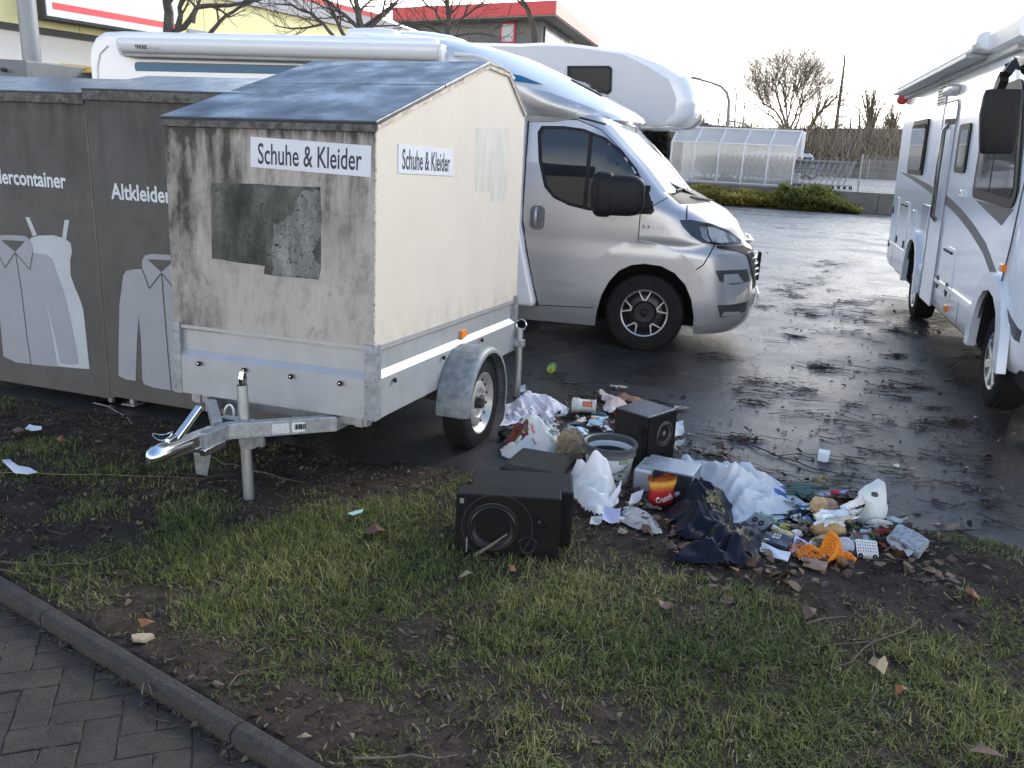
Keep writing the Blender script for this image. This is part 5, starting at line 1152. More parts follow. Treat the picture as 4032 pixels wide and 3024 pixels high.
for x in (.07, -3.65):
    for y, s in ((.16, 1), (2.0, -1)):
        wh = tyre_rim(rv_, x, y, .338, .338, .205, .215, s, hub=False, holes=0, rimmat=RIMM); wh.matrix_local = Matrix.Translation((x, y, .338)) @ Matrix.Rotation(s*math.pi/2, 4, 'X')
        mb = MB()
        for k in range(7):
            a = 2*math.pi*k/7; c_, s_ = math.cos(a), math.sin(a); pl = [(.05, -.02), (.19, -.055), (.195, .01), (.06, .03)]
            mb.prism([(p*c_-q*s_, p*s_+q*c_) for p, q in pl], .07, .098)
        mb.lathe([(.06, .07), (.06, .1), (.0, .105)], 20, caps=False); mb.lathe([(.185, .09), (.202, .098), (.208, .09)], 40, caps=False)
        mb.build('wheel_trim', CHROME, wh)
mb = MB(); mb.span((-5.6, .1, .3), (.9, 2.1, .40)); mb.build('underbody', FELTB, rv_)
# ------------------------------------------------------------------ the supermarket car park beyond
WA, WB = G(2750, 795), G(3450, 840); WA.z = WB.z = 0
WDIR = (WB-WA).normalized(); WYAW = math.atan2(WDIR.y, WDIR.x)
LM = Matrix.Translation(WB) @ Matrix.Rotation(WYAW, 4, 'Z'); LF = Frame(LM)
def lx(px, y=0.0, py=700): return LF.px(px, py, 1, y).x
def lz(px, py, y=0.0): return LF.px(px, py, 1, y).z
def W(x, y, z): return LM @ Vector((x, y, z))
HW = .65
LOT = mat('dry_concrete_lot', (.17, .165, .16), .6, var=.15, vs=.8, dirt=(.12, .12, .115), da=.55, ds=.5, bump=.2, bs=20)
mb = MB(); P = [W(-12, .22, HW), W(60, .22, HW), W(90, 60, HW), W(-40, 60, HW)]; mb.add([*P, *[(p.x, p.y, -.1) for p in P]], [(0, 1, 2, 3), (0, 1, 5, 4), (1, 2, 6, 5), (2, 3, 7, 6), (3, 0, 4, 7)])
tag(mb.build('raised_car_park', LOT), kind='structure')
CONC = mat('wall_concrete', (.13, .125, .115), .8, var=.2, vs=3, dirt=(.07, .068, .06), da=.5, ds=1.5, stretch=(1, 1, .5), bump=.3, bs=30)
wl = empty('retaining_wall', M=LM, label='low grey concrete wall under the mesh fence', cat='wall')
for i in range(-6, 8):
    mb = MB(); mb.span((i*2.0+.006, 0, -.05), (i*2.0+1.994, .2, HW+.02)); mb.build('wall_panel', CONC, wl, bevel=.012)
FEN = mat('fence_galvanised', (.30, .31, .31), .5, metal=.5, var=.05)
fe = empty('mesh_fence', M=LM, label='galvanised double rod mesh fence standing on the low concrete wall', cat='fence')
zl, zr = lz(2900, 634, .1), lz(3440, 613, .1)
xp = [lx(2560, .1), lx(2815, .1), lx(3092, .1), lx(3385, .1), lx(3660, .1), lx(3930, .1)]
for i, x in enumerate(xp):
    mb = MB(); h = zr+.03 if i >= 3 else zl+.03; mb.span((x-.03, .07, HW), (x+.03, .13, h)); mb.build('post', FEN, fe)
for i in range(len(xp)-1):
    a, b = xp[i]+.03, xp[i+1]-.03; zt = zr if i >= 3 else zl; mb = MB(); k = int((b-a)/.055)
    for j in range(k+1): x = a+(b-a)*j/k; mb.span((x-.005, .093, HW+.03), (x+.005, .099, zt))
    z = HW+.05
    while z < zt: mb.span((a, .087, z), (b, .092, z+.008)); z += .2
    mb.build('mesh_panel', FEN, fe)
# far fence along the other side
fy = 27.0; ff = empty('mesh_fence', M=LM, label='long grey rod fence along the far side of the raised car park', cat='fence')
xa, xb = lx(2650, fy), lx(4300, fy); zt = lz(3500, 632, fy)
k = 12
for i in range(k+1):
    x = xa+(xb-xa)*i/k; mb = MB(); mb.span((x-.03, fy, HW), (x+.03, fy+.06, zt+.05)); mb.build('post', FEN, ff)
for i in range(k):
    mb = MB(); a, b = xa+(xb-xa)*i/k, xa+(xb-xa)*(i+1)/k
    for j in range(40): x = a+(b-a)*j/40; mb.span((x-.008, fy+.02, HW+.05), (x+.008, fy+.03, zt))
    for z in np.arange(HW+.1, zt, .25): mb.span((a, fy+.03, z), (b, fy+.04, z+.015))
    mb.build('mesh_panel', mat('fence_dull', (.22, .22, .20), .6, metal=.3, var=0), ff)
# juniper along the foot of the wall
def juniper(name, x0, x1, dep, hfn, n, cols, label, seed):
    r = np.random.default_rng(seed); x = r.uniform(x0, x1, n); y = -r.uniform(.02, 1, n)*dep
    t = np.clip(-y/dep, 0, 1); top = np.array([hfn(v) for v in x])*np.sqrt(np.clip(1-(t*1.02-.15)**2, .02, 1))
    cl = .80+.28*np.array([mnoise.noise(Vector((a*1.7, b*2.2, seed))) for a, b in zip(x, y)])
    z = top*cl*r.uniform(.55, 1.0, n)**.6
    z = np.where(r.random(n) < .25, r.uniform(.0, 1, n)*z, z)
    L = r.uniform(.10, .26, n); az = r.uniform(0, 2*np.pi, n); el = r.uniform(-.2, .95, n); wd = r.uniform(.018, .04, n)
    d = np.stack([np.cos(az)*np.cos(el), np.sin(az)*np.cos(el)-.35, np.sin(el)], -1); s = np.stack([-np.sin(az), np.cos(az), r.uniform(-.5, .5, n)], -1)
    c = np.stack([x, y, np.maximum(z, .02)], -1)
    P = np.stack([c-s*wd[:, None]*.5, c+d*L[:, None]*.5-s*wd[:, None], c+d*L[:, None], c+d*L[:, None]*.5+s*wd[:, None]], 1)
    F = (np.arange(n)*4)[:, None]+np.array([[0, 1, 2, 3]])
    rt = empty(name, M=LM @ Matrix.Translation(((x0+x1)/2, -dep/2, 0)), label=label, cat='shrub')
    Vv = P.reshape(-1, 3)-np.array([(x0+x1)/2, -dep/2, 0]); tone = np.clip(.5+.5*np.array([mnoise.noise(Vector((a*1.2, b*1.6, seed+5))) for a, b in zip(x, y)])+r.normal(0, .16, n), 0, 1)
    mesh_np('foliage', Vv, F, rnd_mat(name+'_needles', cols, .6, .5), rt, attr=np.repeat(tone, 4))
    mb = MB()
    for i in range(int((x1-x0)*5)):
        a = r.uniform(x0, x1)-(x0+x1)/2; b = r.uniform(-.2, .3)*dep; mb.tube([(a, b, 0), (a+r.uniform(-.15, .15), b+r.uniform(-.2, .1), .22), (a+r.uniform(-.3, .3), b-r.uniform(0, .3), .5)], [.02, .014, .006], 4)
    mb.build('stems', TWIGM, rt)
TWIGM = mat('bark_dark', (.045, .036, .028), .85, var=.35, vs=20, bump=.5, bs=60)
hz = lambda px, py, y: lz(px, py, y)
hA = hz(2850, 738, -.5); hB = hz(3250, 728, -.5)
juniper('juniper_hedge', lx(2640, -.5), lx(3130, -.5), 1.0, lambda v: hA, 13000, [(.15, .15, .045), (.27, .25, .07), (.42, .37, .10), (.60, .50, .17)], 'yellowish juniper hedge below the mesh fence', 3)
juniper('juniper_bush', lx(3080, -.5), lx(3400, -.5), 1.3, lambda v: hB*max(.25, min(1, (lx(3410, -.5)-v)/1.2)), 9000, [(.10, .12, .04), (.17, .19, .058), (.27, .27, .08), (.42, .38, .13)], 'darker green juniper bush at the right end of the hedge', 8)
# trolley shelter
sy = 1.6; ALUW = mat('white_aluminium', (.70, .72, .73), .35, var=.03)
POLY = film('polycarbonate', (.60, .60, .56), .45, .35, .45, bump=.05); POLYT = film('polycarbonate_roof', (.66, .67, .67), .9, .3, .5, bump=.03)
sb = empty('trolley_shelter', M=LM @ Matrix.Translation((0, sy, HW)), label='long trolley shelter glazed with milky polycarbonate', cat='shelter')
xs = [lx(p, sy) for p in (2634, 2725, 2820, 2917, 3015, 3119)]
zt = lz(3000, 508, sy)-HW; zb = lz(2900, 566, sy)-HW
yb_ = .75
for i, x in enumerate(xs):
    mb = MB(); mb.bar((x, -.0, 0), (x, 0, zb), .05, .06); mb.bar((x, 0, zb), (x+.12, yb_, zt), .05, .06); mb.bar((x+.12, yb_, zt), (x+.12, 2.3, zt-.05), .05, .06); mb.bar((x+.12, 2.3, 0), (x+.12, 2.3, zt-.05), .05, .05); mb.build('frame', ALUW, sb)
for i in range(5):
    a, b = xs[i]+.03, xs[i+1]-.03
    mb = MB(); mb.add([(a, .012, .06), (b, .012, .06), (b, .012, zb), (a, .012, zb)], [(0, 1, 2, 3)]); mb.build('wall_panel', POLY, sb)
    mb = MB(); mb.add([(a, .012, zb), (b, .012, zb), (b+.12, yb_, zt-.01), (a+.12, yb_, zt-.01)], [(0, 1, 2, 3)]); mb.build('roof_panel', POLYT, sb)
    mb = MB(); mb.add([(a+.12, 2.29, .2), (b+.12, 2.29, .2), (b+.12, 2.29, zt-.1), (a+.12, 2.29, zt-.1)], [(0, 1, 2, 3)]); mb.build('wall_panel', POLY, sb)
for z, y in ((zb, .0), (.05, 0)): mb = MB(); mb.bar((xs[0], y, z), (xs[-1], y, z), .05, .05); mb.build('rail', ALUW, sb)
mb = MB(); mb.bar((xs[0]+.12, yb_, zt), (xs[-1]+.12, yb_, zt), .06, .05); mb.build('rail', ALUW, sb)
# shopping trolleys nested in a row
TRM = mat('trolley_chrome', (.20, .215, .23), .4, metal=.6, var=.1); HND = mat('trolley_handle', (.02, .02, .022), .4, var=.1); HNR = mat('trolley_handle_red', (.40, .03, .03), .4, var=.1)
def trolley(label):
    t = empty('shopping_trolley', (0, 0, 0), 0, label, 'trolley', 'shopping trolleys nested in a row')
    mb = MB(); r = .007
    A = [(-.80, -.22, .95), (0, -.27, 1.0), (0, .27, 1.0), (-.80, .22, .95)]; B = [(-.72, -.17, .58), (-.12, -.22, .50), (-.12, .22, .50), (-.72, .17, .58)]
    for i in range(4): mb.bar(A[i], A[(i+1) % 4], .022, .022); mb.bar(B[i], B[(i+1) % 4], .020, .020); mb.bar(A[i], B[i], .020, .020)
    for s in (0, 2):
        for k in range(1, 12):
            f = k/12; a = Vector(A[s]).lerp(Vector(A[s+1]), f); b = Vector(B[s]).lerp(Vector(B[s+1]), f); mb.bar(a, b, .012, .012)
        for f in (.3, .6): mb.bar(Vector(A[s]).lerp(Vector(B[s]), f), Vector(A[s+1]).lerp(Vector(B[s+1]), f), .012, .012)
    for k in range(1, 7): f = k/7; mb.bar(Vector(B[0]).lerp(Vector(B[3]), f), Vector(B[1]).lerp(Vector(B[2]), f), .012, .012)
    for s in (3,):
        for k in range(1, 6): f = k/6; mb.bar(Vector(A[3]).lerp(Vector(A[0]), f), Vector(B[3]).lerp(Vector(B[0]), f), .012, .012)
    mb.build('basket', TRM, t)
    mb = MB()
    for y in (-.24, .24):
        mb.bar((-.02, y, .98), (-.30, y*.95, .14), .032, .032); mb.bar((-.85, y*.75, .12), (.02, y, .13), .032, .032); mb.bar((-.75, y*.8, .57), (-.30, y, .30), .026, .026); mb.bar((0, y, 1.0), (.09, y, 1.06), .022, .022)
    mb.build('chassis', TRM, t)
    mb = MB(); mb.bar((.09, -.27, 1.06), (.09, .27, 1.06), .06, .08); mb.bar((.03, -.25, 1.03), (.12, -.25, 1.08), .03, .06); mb.build('handle', HND, t)
    for x in (-.80, -.04):
        for y in (-.22, .22):
            mb = MB(); mb.lathe([(.02, -.015), (.06, -.015), (.06, .015), (.02, .015)], 12, M=Matrix.Translation((x, y*(.8 if x < -.5 else 1), .062)) @ Matrix.Rotation(math.pi/2, 4, 'X')); mb.build('wheel', RUBBER, t)
    return t
xh = [lx(3112+i*23.0, 2.6, 660) for i in range(12)]; dxh = (xh[-1]-xh[0])/11
base = trolley('shopping trolley at the open right end of the nested row'); n_in = 14
for i in range(-n_in, 12):
    t = base if i == 11 else copy_tree(base)
    M = LM @ Matrix.Translation((xh[0]+dxh*i, 2.75, HW)); t.matrix_world = M
    if i < 0: t['label'] = 'shopping trolley seen blurred through the milky shelter wall'
    elif i < 11: t['label'] = 'shopping trolley nested in the row outside the shelter'
    if 0 <= i < 2:
        for c in children(t):
            if c.name.startswith('handle'): c.data = c.data.copy(); c.data.materials[0] = HNR
# vehicles and pillar in the raised car park
CARS = mat('van_paint', (.30, .36, .42), .3, metal=.3, var=.03, coat=.6)
vx = lx(3150, 9.0, 640); t = empty('parked_van', M=LM @ Matrix.Translation((vx, 9.0, HW)) @ Matrix.Rotation(math.radians(6), 4, 'Z'), label='blue grey panel van parked behind the trolley shelter', cat='van')
sc = (lz(3150, 603, 9.0)-HW)
vp = [(-4.0, .3), (-4.0, .9), (-3.2, 1.0), (-2.3, sc-.05), (-1.9, sc), (.35, sc), (.52, sc-.12), (.66, sc*.5), (.68, .35)]
mb = MB(); mb.prism(vp, 0, 1.75, lambda a, b, h: (a, h, b)); vb = mb.build('body', CARS, t, bevel=.06, seg=3)
a0, a1, b0, b1 = -.42, .43, sc*.60, sc*.87
wf = patch(round_poly(a0, b0, a1, b1, .08), fnX, 'window', SEAM, t, off=.006, thick=.006); patch(round_poly(a0+.06, b0+.05, a1-.06, b1-.05, .06), fnX, 'window_pane', mat('pale_glass', (.16, .22, .22), .05, var=.1, spec=.8), wf, off=.009, thick=.003)
for x in (-.35, -3.1):
    for y, s in ((.12, 1), (1.63, -1)):
        wh = tyre_rim(t, x, y, .31, .31, .19, .2, s, hub=False, holes=0, tread=False); wh.matrix_local = Matrix.Translation((x, y, .31)) @ Matrix.Rotation(s*math.pi/2, 4, 'X')
mb = MB(); mb.span((.62, .1, sc*.45), (.70, .26, sc*.62)); mb.build('tail_light', mat('tail_red', (.45, .04, .03), .3, var=0), t, bevel=.01)
cx_ = lx(3203, 16.0, 645); t = empty('parked_car', M=LM @ Matrix.Translation((cx_, 16.0, HW)) @ Matrix.Rotation(math.radians(20), 4, 'Z'), label='small bright blue car beyond the grey van', cat='car')
BL = mat('blue_paint', (.03, .13, .40), .25, var=.03, coat=.8); ch = lz(3200, 630, 16)-HW
cp = [(-3.4, .3), (-3.4, .75), (-2.6, .85), (-1.9, ch-.04), (-.9, ch), (.1, ch-.1), (.45, .9), (.55, .8), (.55, .3)]
mb = MB(); mb.prism(cp, 0, 1.6, lambda a, b, h: (a, h, b)); mb.build('body', BL, t, bevel=.08, seg=3)
patch([(-1.9, .92), (-1.6, ch-.12), (-.8, ch-.08), (.0, ch-.16), (.25, .92)], fnX, 'window', GLASS, t, off=.006, thick=.006)
patch([(.30, .72), (.52, .68), (.52, .9), (.40, .92)], fnX, 'tail_light', mat('tail_lamp', (.5, .06, .04), .3, var=0), t, off=.01, thick=.01)
for x in (0, -2.6):
    for y, s in ((.1, 1), (1.5, -1)):
        wh = tyre_rim(t, x, y, .3, .3, .19, .18, s, hub=False, holes=0, tread=False); wh.matrix_local = Matrix.Translation((x, y, .3)) @ Matrix.Rotation(s*math.pi/2, 4, 'X')
py_ = 6.0; x0, x1 = lx(3123, py_), lx(3151, py_); t = empty('sign_pillar', M=LM @ Matrix.Translation((x0, py_, HW)), label='white panelled pillar rising behind the end of the trolley shelter', cat='pillar')
h = lz(3140, 518, py_)-HW; mb = MB(); mb.span((.12, 0, 0), (x1-x0, .25, h)); mb.build('panel', WHITE, t, bevel=.01); mb = MB(); mb.span((0, .02, 0), (.11, .2, h+.01)); mb.build('post', mat('pillar_grey', (.35, .36, .37), .5, var=.03), t)
mb = MB(); mb.span((.115, -.004, h*.28), (x1-x0+.002, .254, h*.28+.02)); mb.build('joint', SEAM, t)
# lamps and flagpoles
LAMPM = mat('lamp_grey', (.20, .21, .22), .5, metal=.4, var=.05)
def street_lamp(Y, pts, head, r, label):
    P = [AT(*p, Y) for p in pts]; b = Vector((P[0].x, P[0].y, .0)); t = empty('street_lamp', b, 0, label, 'street lamp', 'street lamps over the car park')
    mb = MB(); mb.tube([Vector((0, 0, .1))]+[p-b for p in P], [r*1.4, r*1.3]+[r*(1-.5*i/len(P)) for i in range(1, len(P))], 8); mb.build('pole', LAMPM, t, smooth=60)
    e = P[-1]-b; d = (P[-1]-P[-2]).normalized(); mb = MB(); blobbox(mb, e+d*.35, (.9, .28, .16), 2.6, R=Matrix.Rotation(head, 3, 'Y')); mb.build('lamp_head', LAMPM, t, smooth=60)
street_lamp(52, [(2863, 520), (2868, 450), (2870, 395), (2862, 365), (2838, 340), (2800, 325), (2758, 314)], .1, .10, 'tall curved street lamp standing clear above the trolley shelter')
street_lamp(60, [(2748, 500), (2750, 440), (2745, 390), (2732, 355), (2712, 332), (2690, 322), (2660, 316)], .1, .08, 'curved street lamp half hidden by the motorhome with the bulging bed')
street_lamp(90, [(2962, 520), (2956, 508), (2945, 495), (2930, 487), (2912, 483), (2895, 480)], .0, .08, 'low distant street lamp by the pale flagpoles')
for px, top, lb in ((2900, 377, 'taller pale flagpole behind the trolley shelter'), (2932, 412, 'shorter pale flagpole behind the trolley shelter')):
    a = AT(px-4, 520, 65); c = AT(px, top, 65); t = tag(empty('flagpole', (a.x, 65, .2)), lb, 'flagpole'); mb = MB(); mb.tube([(0, 0, .4), (c.x-a.x, 0, c.z-.2)], [.09, .06], 8); mb.build('pole', WHITE, t, smooth=60); mb = MB(); mb.lathe([(0, 0), (.09, .05), (.09, .1), (0, .16)], 10, M=Matrix.Translation((c.x-a.x, 0, c.z-.2)), caps=False); mb.build('finial', WHITE, t, smooth=60); mb = MB(); mb.lathe([(.22, 0), (.22, .4), (.12, .45)], 10); mb.build('base', CONC, t)

# ------------------------------------------------------------------ bare trees
def limb(mb, pts, r0, r1, rg, depth, spawn, ln, spread=(.5, 1.0), up=.25, n=5, tmin=.25, minr=.004):
    mb.tube(pts, [r0+(r1-r0)*i/(len(pts)-1) for i in range(len(pts))], n if depth > 1 else 3, cap=False)
    if depth <= 0: return
    cum = [0]
    for a, b in zip(pts[:-1], pts[1:]): cum.append(cum[-1]+(b-a).length)
    T = cum[-1]
    for k in range(spawn):
        t = (tmin+(1-tmin)*(k+rg.random())/spawn)*T
        i = max(j for j in range(len(pts)-1) if cum[j] <= t); f = (t-cum[i])/max(1e-6, cum[i+1]-cum[i]); p = pts[i].lerp(pts[i+1], min(1, f)); d = (pts[i+1]-pts[i]).normalized()
        ax = d.orthogonal().normalized(); ax.rotate(Matrix.Rotation(rg.random()*2*math.pi, 3, d)); nd = d.copy(); nd.rotate(Matrix.Rotation(rg.uniform(*spread), 3, ax)); nd.z += up*rg.random(); nd.normalize()
        L = ln*rg.uniform(.55, 1.15)*(1-.45*t/T); r = max(minr, (r0+(r1-r0)*t/T)*rg.uniform(.45, .65)); P = [p]; dd = nd.copy()
        sg = 4 if depth > 1 else 3
        for s in range(sg):
            dd = (dd+Vector((rg.gauss(0, .16), rg.gauss(0, .16), rg.gauss(.03, .12)+up*.12))).normalized(); P.append(P[-1]+dd*L/sg)
        limb(mb, P, r, max(minr*.7, r*.35), rg, depth-1, max(2, int(spawn*.8)), ln*.52, spread, up, n, .2, minr)
BARK = mat('bark_grey', (.085, .072, .058), .85, var=.4, vs=14, bump=.7, bs=40, dirt=(.15, .14, .11), da=.58, ds=9, stretch=(1, 1, .35)); BARKD = mat('bark_hazed', (.17, .135, .095), .9, var=.2)  # far bark lightened in its colour to stand in for haze
def curve(px, Y, dY=0): return [AT(a, b, Y+dY*i/max(1, len(px)-1)) for i, (a, b) in enumerate(px)]
def tree(name, Y, base, limbs, label, seed, m=BARK, r=.12, depth=3, spawn=5, ln=1.2, gz=0.0, spread=(.5, 1.0), up=.25, minr=.005, dd=0, group=None):
    rg = random.Random(seed); b = AT(*base, Y); root = Vector((b.x, Y, gz)); t = empty(name, root, 0, label, 'tree', group)
    mt = MB(); mt.tube([Vector((0, 0, 0)), Vector((0, 0, (b.z-gz)*.5)), b-root], [r*1.35, r*1.1, r], 10, cap=False); mc = MB()
    for px, r0 in limbs:
        P = [p-root for p in curve(px, Y, rg.uniform(-dd, dd))]; Q = [P[0]]
        for a, c in zip(P[:-1], P[1:]): Q += [a.lerp(c, .5)+Vector((rg.gauss(0, .02), rg.gauss(0, .02), 0))*ln, c]
        limb(mt if r0 > r*.6 and False else mc, Q, r0, r0*.35, rg, depth, spawn, ln, spread, up, 5, .15, minr)
    mt.build('trunk', m, t, smooth=60); mc.build('branches', m, t, smooth=60); return t
tree('bare_tree', 12.5, (668, 190), [([(668, 190), (663, 100), (655, 0), (650, -150), (660, -320)], .085), ([(700, 110), (712, 60), (716, 0), (712, -120)], .045), ([(672, 150), (700, 118), (735, 95), (775, 30), (830, 22), (900, 22), (990, 5), (1060, -20)], .05), ([(820, 145), (850, 105), (890, 62), (940, 30), (1010, 0), (1080, -40)], .032), ([(760, 90), (775, 30), (800, -30), (850, -120)], .03)], 'thick forked bare tree beside the white sign panel', 5, r=.10, depth=2, spawn=6, ln=.75, minr=.004)
tree('bare_tree', 15, (1422, 190), [([(1422, 190), (1425, 110), (1412, 40), (1400, -20), (1390, -160)], .075), ([(1424, 120), (1380, 80), (1330, 40), (1290, 0), (1250, -60)], .04), ([(1424, 130), (1470, 100), (1520, 55), (1560, 10), (1600, -50)], .04), ([(1320, 150), (1270, 90), (1220, 50), (1150, 20), (1080, 15)], .032), ([(1365, 160), (1330, 90), (1300, 30), (1270, -30)], .038), ([(1265, 96), (1200, 110), (1140, 112), (1080, 100)], .022), ([(1415, 60), (1440, 20), (1480, -20)], .03)], 'twiggy bare tree in front of the slatted roof', 11, r=.085, depth=2, spawn=8, ln=.85, minr=.0045)
tree('bare_tree', 17, (1762, 190), [([(1762, 190), (1762, 110), (1764, 40), (1760, -40), (1765, -160)], .06), ([(1762, 140), (1700, 110), (1640, 90), (1570, 85)], .025), ([(1762, 120), (1810, 80), (1850, 50), (1900, 10), (1940, -30)], .03), ([(1762, 100), (1720, 60), (1680, 20), (1650, -30)], .03), ([(1768, 150), (1830, 135), (1900, 130), (1960, 145)], .022), ([(1765, 80), (1800, 30), (1830, -20)], .024)], 'slender bare tree in front of the grey building with a red roof', 23, r=.07, depth=2, spawn=8, ln=.95, minr=.005)
tree('bare_tree', 16.5, (2112, 190), [([(2112, 190), (2104, 110), (2086, 50), (2058, 0), (2000, -90)], .085)], 'smooth leaning tree trunk before the corner of the grey building', 31, r=.09, depth=1, spawn=3, ln=.8)
FT = 'bare trees beyond the far fence'
tree('bare_tree', 56, (3096, 515), [([(3096, 515), (3060, 480), (3010, 440), (2965, 405), (2925, 380)], .065), ([(3085, 500), (3055, 440), (3010, 410), (2985, 350), (2972, 325)], .075), ([(3098, 505), (3075, 430), (3055, 360), (3040, 320), (3036, 292)], .09), ([(3105, 505), (3110, 440), (3122, 370), (3135, 310), (3136, 272)], .065), ([(3112, 505), (3140, 430), (3170, 380), (3215, 345)], .075), ([(3100, 480), (3090, 400), (3080, 340), (3065, 310)], .065), ([(3130, 505), (3150, 450), (3160, 390), (3155, 320)], .065)], 'broad many limbed bare tree rising over the trolley shelter', 41, BARKD, .24, 3, 12, 3.4, .6, (.4, .9), .3, .007, 2.5, FT)
tree('bare_tree', 58, (3172, 535), [([(3172, 535), (3205, 480), (3240, 430), (3275, 400), (3300, 375)], .13), ([(3200, 490), (3225, 420), (3240, 370)], .08)], 'bare tree whose trunk slants to the right of the broad one', 43, BARKD, .12, 3, 9, 2.4, .6, (.4, .9), .3, .007, 1, FT)
tree('bare_tree', 58, (3280, 620), [([(3280, 620), (3288, 540), (3300, 440), (3314, 340), (3325, 250), (3326, 215)], .15)], 'tall thin leaning tree, the highest of the row', 47, BARKD, .17, 2, 12, .9, .6, (.9, 1.4), .0, .013, 0, FT)
def shoots(cx_, cy_, ws, hs, n, seed):
    rg = random.Random(seed); out = []
    for i in range(n):
        u = rg.uniform(-1, 1); x1 = cx_+u*ws; y1 = cy_-hs*(1-.35*u*u)*rg.uniform(.75, 1.05); out.append(([(cx_+u*12, cy_), (cx_+u*ws*.45, cy_-(cy_-y1)*.45), (cx_+u*ws*.8, cy_-(cy_-y1)*.8), (x1, y1)], .05))
    return out
tree('pollard_willow', 60, (3424, 505), shoots(3424, 508, 70, 190, 26, 3), 'pollarded willow with a fan of long upright shoots', 53, BARKD, .38, 1, 5, 1.2, .6, (.2, .6), .5, .012, 1, FT)
tree('pollard_willow', 60, (3510, 535), shoots(3510, 538, 50, 150, 18, 4), 'second pollarded willow, nearer the white motorhome', 57, BARKD, .28, 1, 5, 1.1, .6, (.2, .6), .5, .012, 1, FT)
tree('bare_tree', 62, (3380, 600), [([(3380, 600), (3381, 540), (3384, 480), (3385, 430)], .12)], 'slim straight bare tree left of the pollarded willow', 59, BARKD, .13, 2, 8, .9, .6, (.5, 1.0), .2, .013, 0, FT)
tree('bare_tree', 62, (3348, 590), [([(3348, 590), (3346, 540), (3350, 490), (3352, 450)], .08), ([(3347, 560), (3330, 510), (3318, 480)], .05)], 'low forked bare tree between the leaning tree and the willow', 60, BARKD, .1, 2, 7, 1.2, .6, (.5, 1.0), .2, .013, 0, FT)
tree('bare_tree', 58, (3232, 560), [([(3232, 560), (3228, 520), (3236, 480), (3232, 450)], .08), ([(3230, 540), (3255, 500), (3275, 485)], .05), ([(3230, 540), (3210, 505), (3195, 490)], .05)], 'small twiggy bare tree under the slanting trunk', 61, BARKD, .1, 2, 8, 1.3, .6, (.5, 1.0), .2, .013, 0, FT)
tree('bare_tree', 70, (2768, 520), [([(2768, 520), (2767, 450), (2769, 410), (2768, 376)], .10), ([(2768, 490), (2785, 460), (2797, 445)], .04)], 'thin distant tree seen between the overcab bed and the tall lamp', 62, BARKD, .1, 2, 6, 1.1, .6, (.4, .8), .3, .016, 0, FT)
tree('bare_tree', 75, (2825, 520), [([(2825, 520), (2832, 460), (2839, 405)], .07)], 'whip thin sapling just left of the tall lamp pole', 63, BARKD, .06, 1, 6, .9, .6, (.3, .6), .3, .016, 0, FT)
# scrub behind the far fence: one brown mass of twigs
r = np.random.default_rng(5); n = 20000
px_ = r.uniform(2500, 4300, n); Yd = r.uniform(57, 66, n)
topf = lambda p: 556+18*np.sin(p/47.)+10*np.sin(p/17.)+np.where(p < 3150, -10, 0)
u = r.random(n); py0 = topf(px_)+(650-topf(px_))*u**.7
b0 = np.array([list(AT(a, b, y)) for a, b, y in zip(px_, py0, Yd)])
L = r.uniform(.5, 2.3, n); el = r.uniform(.2, 1.5, n); az = r.uniform(0, 6.28, n); w_ = r.uniform(.012, .030, n)
tp = b0+np.stack([np.cos(az)*np.cos(el), np.sin(az)*np.cos(el)*.5, np.sin(el)], -1)*L[:, None]
sx = np.stack([w_, 0*w_, 0*w_], -1); P = np.stack([b0-sx, b0+sx, tp+sx*.3, tp-sx*.3], 1)
SCRUB = rnd_mat('scrub_twigs', [(.13, .11, .088), (.21, .17, .13), (.30, .25, .19), (.42, .35, .26)], .9)
tag(mesh_np('scrub', P.reshape(-1, 3), (np.arange(n)*4)[:, None]+np.array([[0, 1, 2, 3]]), SCRUB, attr=np.repeat(r.random(n), 4)), 'brown leafless scrub filling the bank behind the far fence', 'scrub', kind='stuff')
mb = MB(); nn = 60; ring = []
for i in range(nn+1):
    p = 2400+2100*i/nn; a = AT(p, 612+9*math.sin(p/60)+6*math.sin(p/23), 67); b = AT(p, 700, 64); ring.append([(b.x, 63, -.5), (b.x, 64.5, a.z*.7), (a.x, 67, a.z), (a.x, 80, a.z-.4)])
mb.loft(ring, closed=False); tag(mb.build('bank', mat('bank_scrub', (.24, .20, .155), .95, var=.5, vs=1.2, bump=1, bs=6), smooth=60), kind='structure')
tag(None or (lambda: (lambda mb: (mb.loft([[(x, 190, -1), (x, 190, 6.5+2.2*math.sin(x/31)+1.2*math.sin(x/13+1)), (x, 230, -1)] for x in range(-160, 260, 6)], closed=False), mb.build('hills', mat('hill_wood', (.07, .075, .08), .95, var=.3, vs=.06)))[1])(MB()))(), kind='structure')
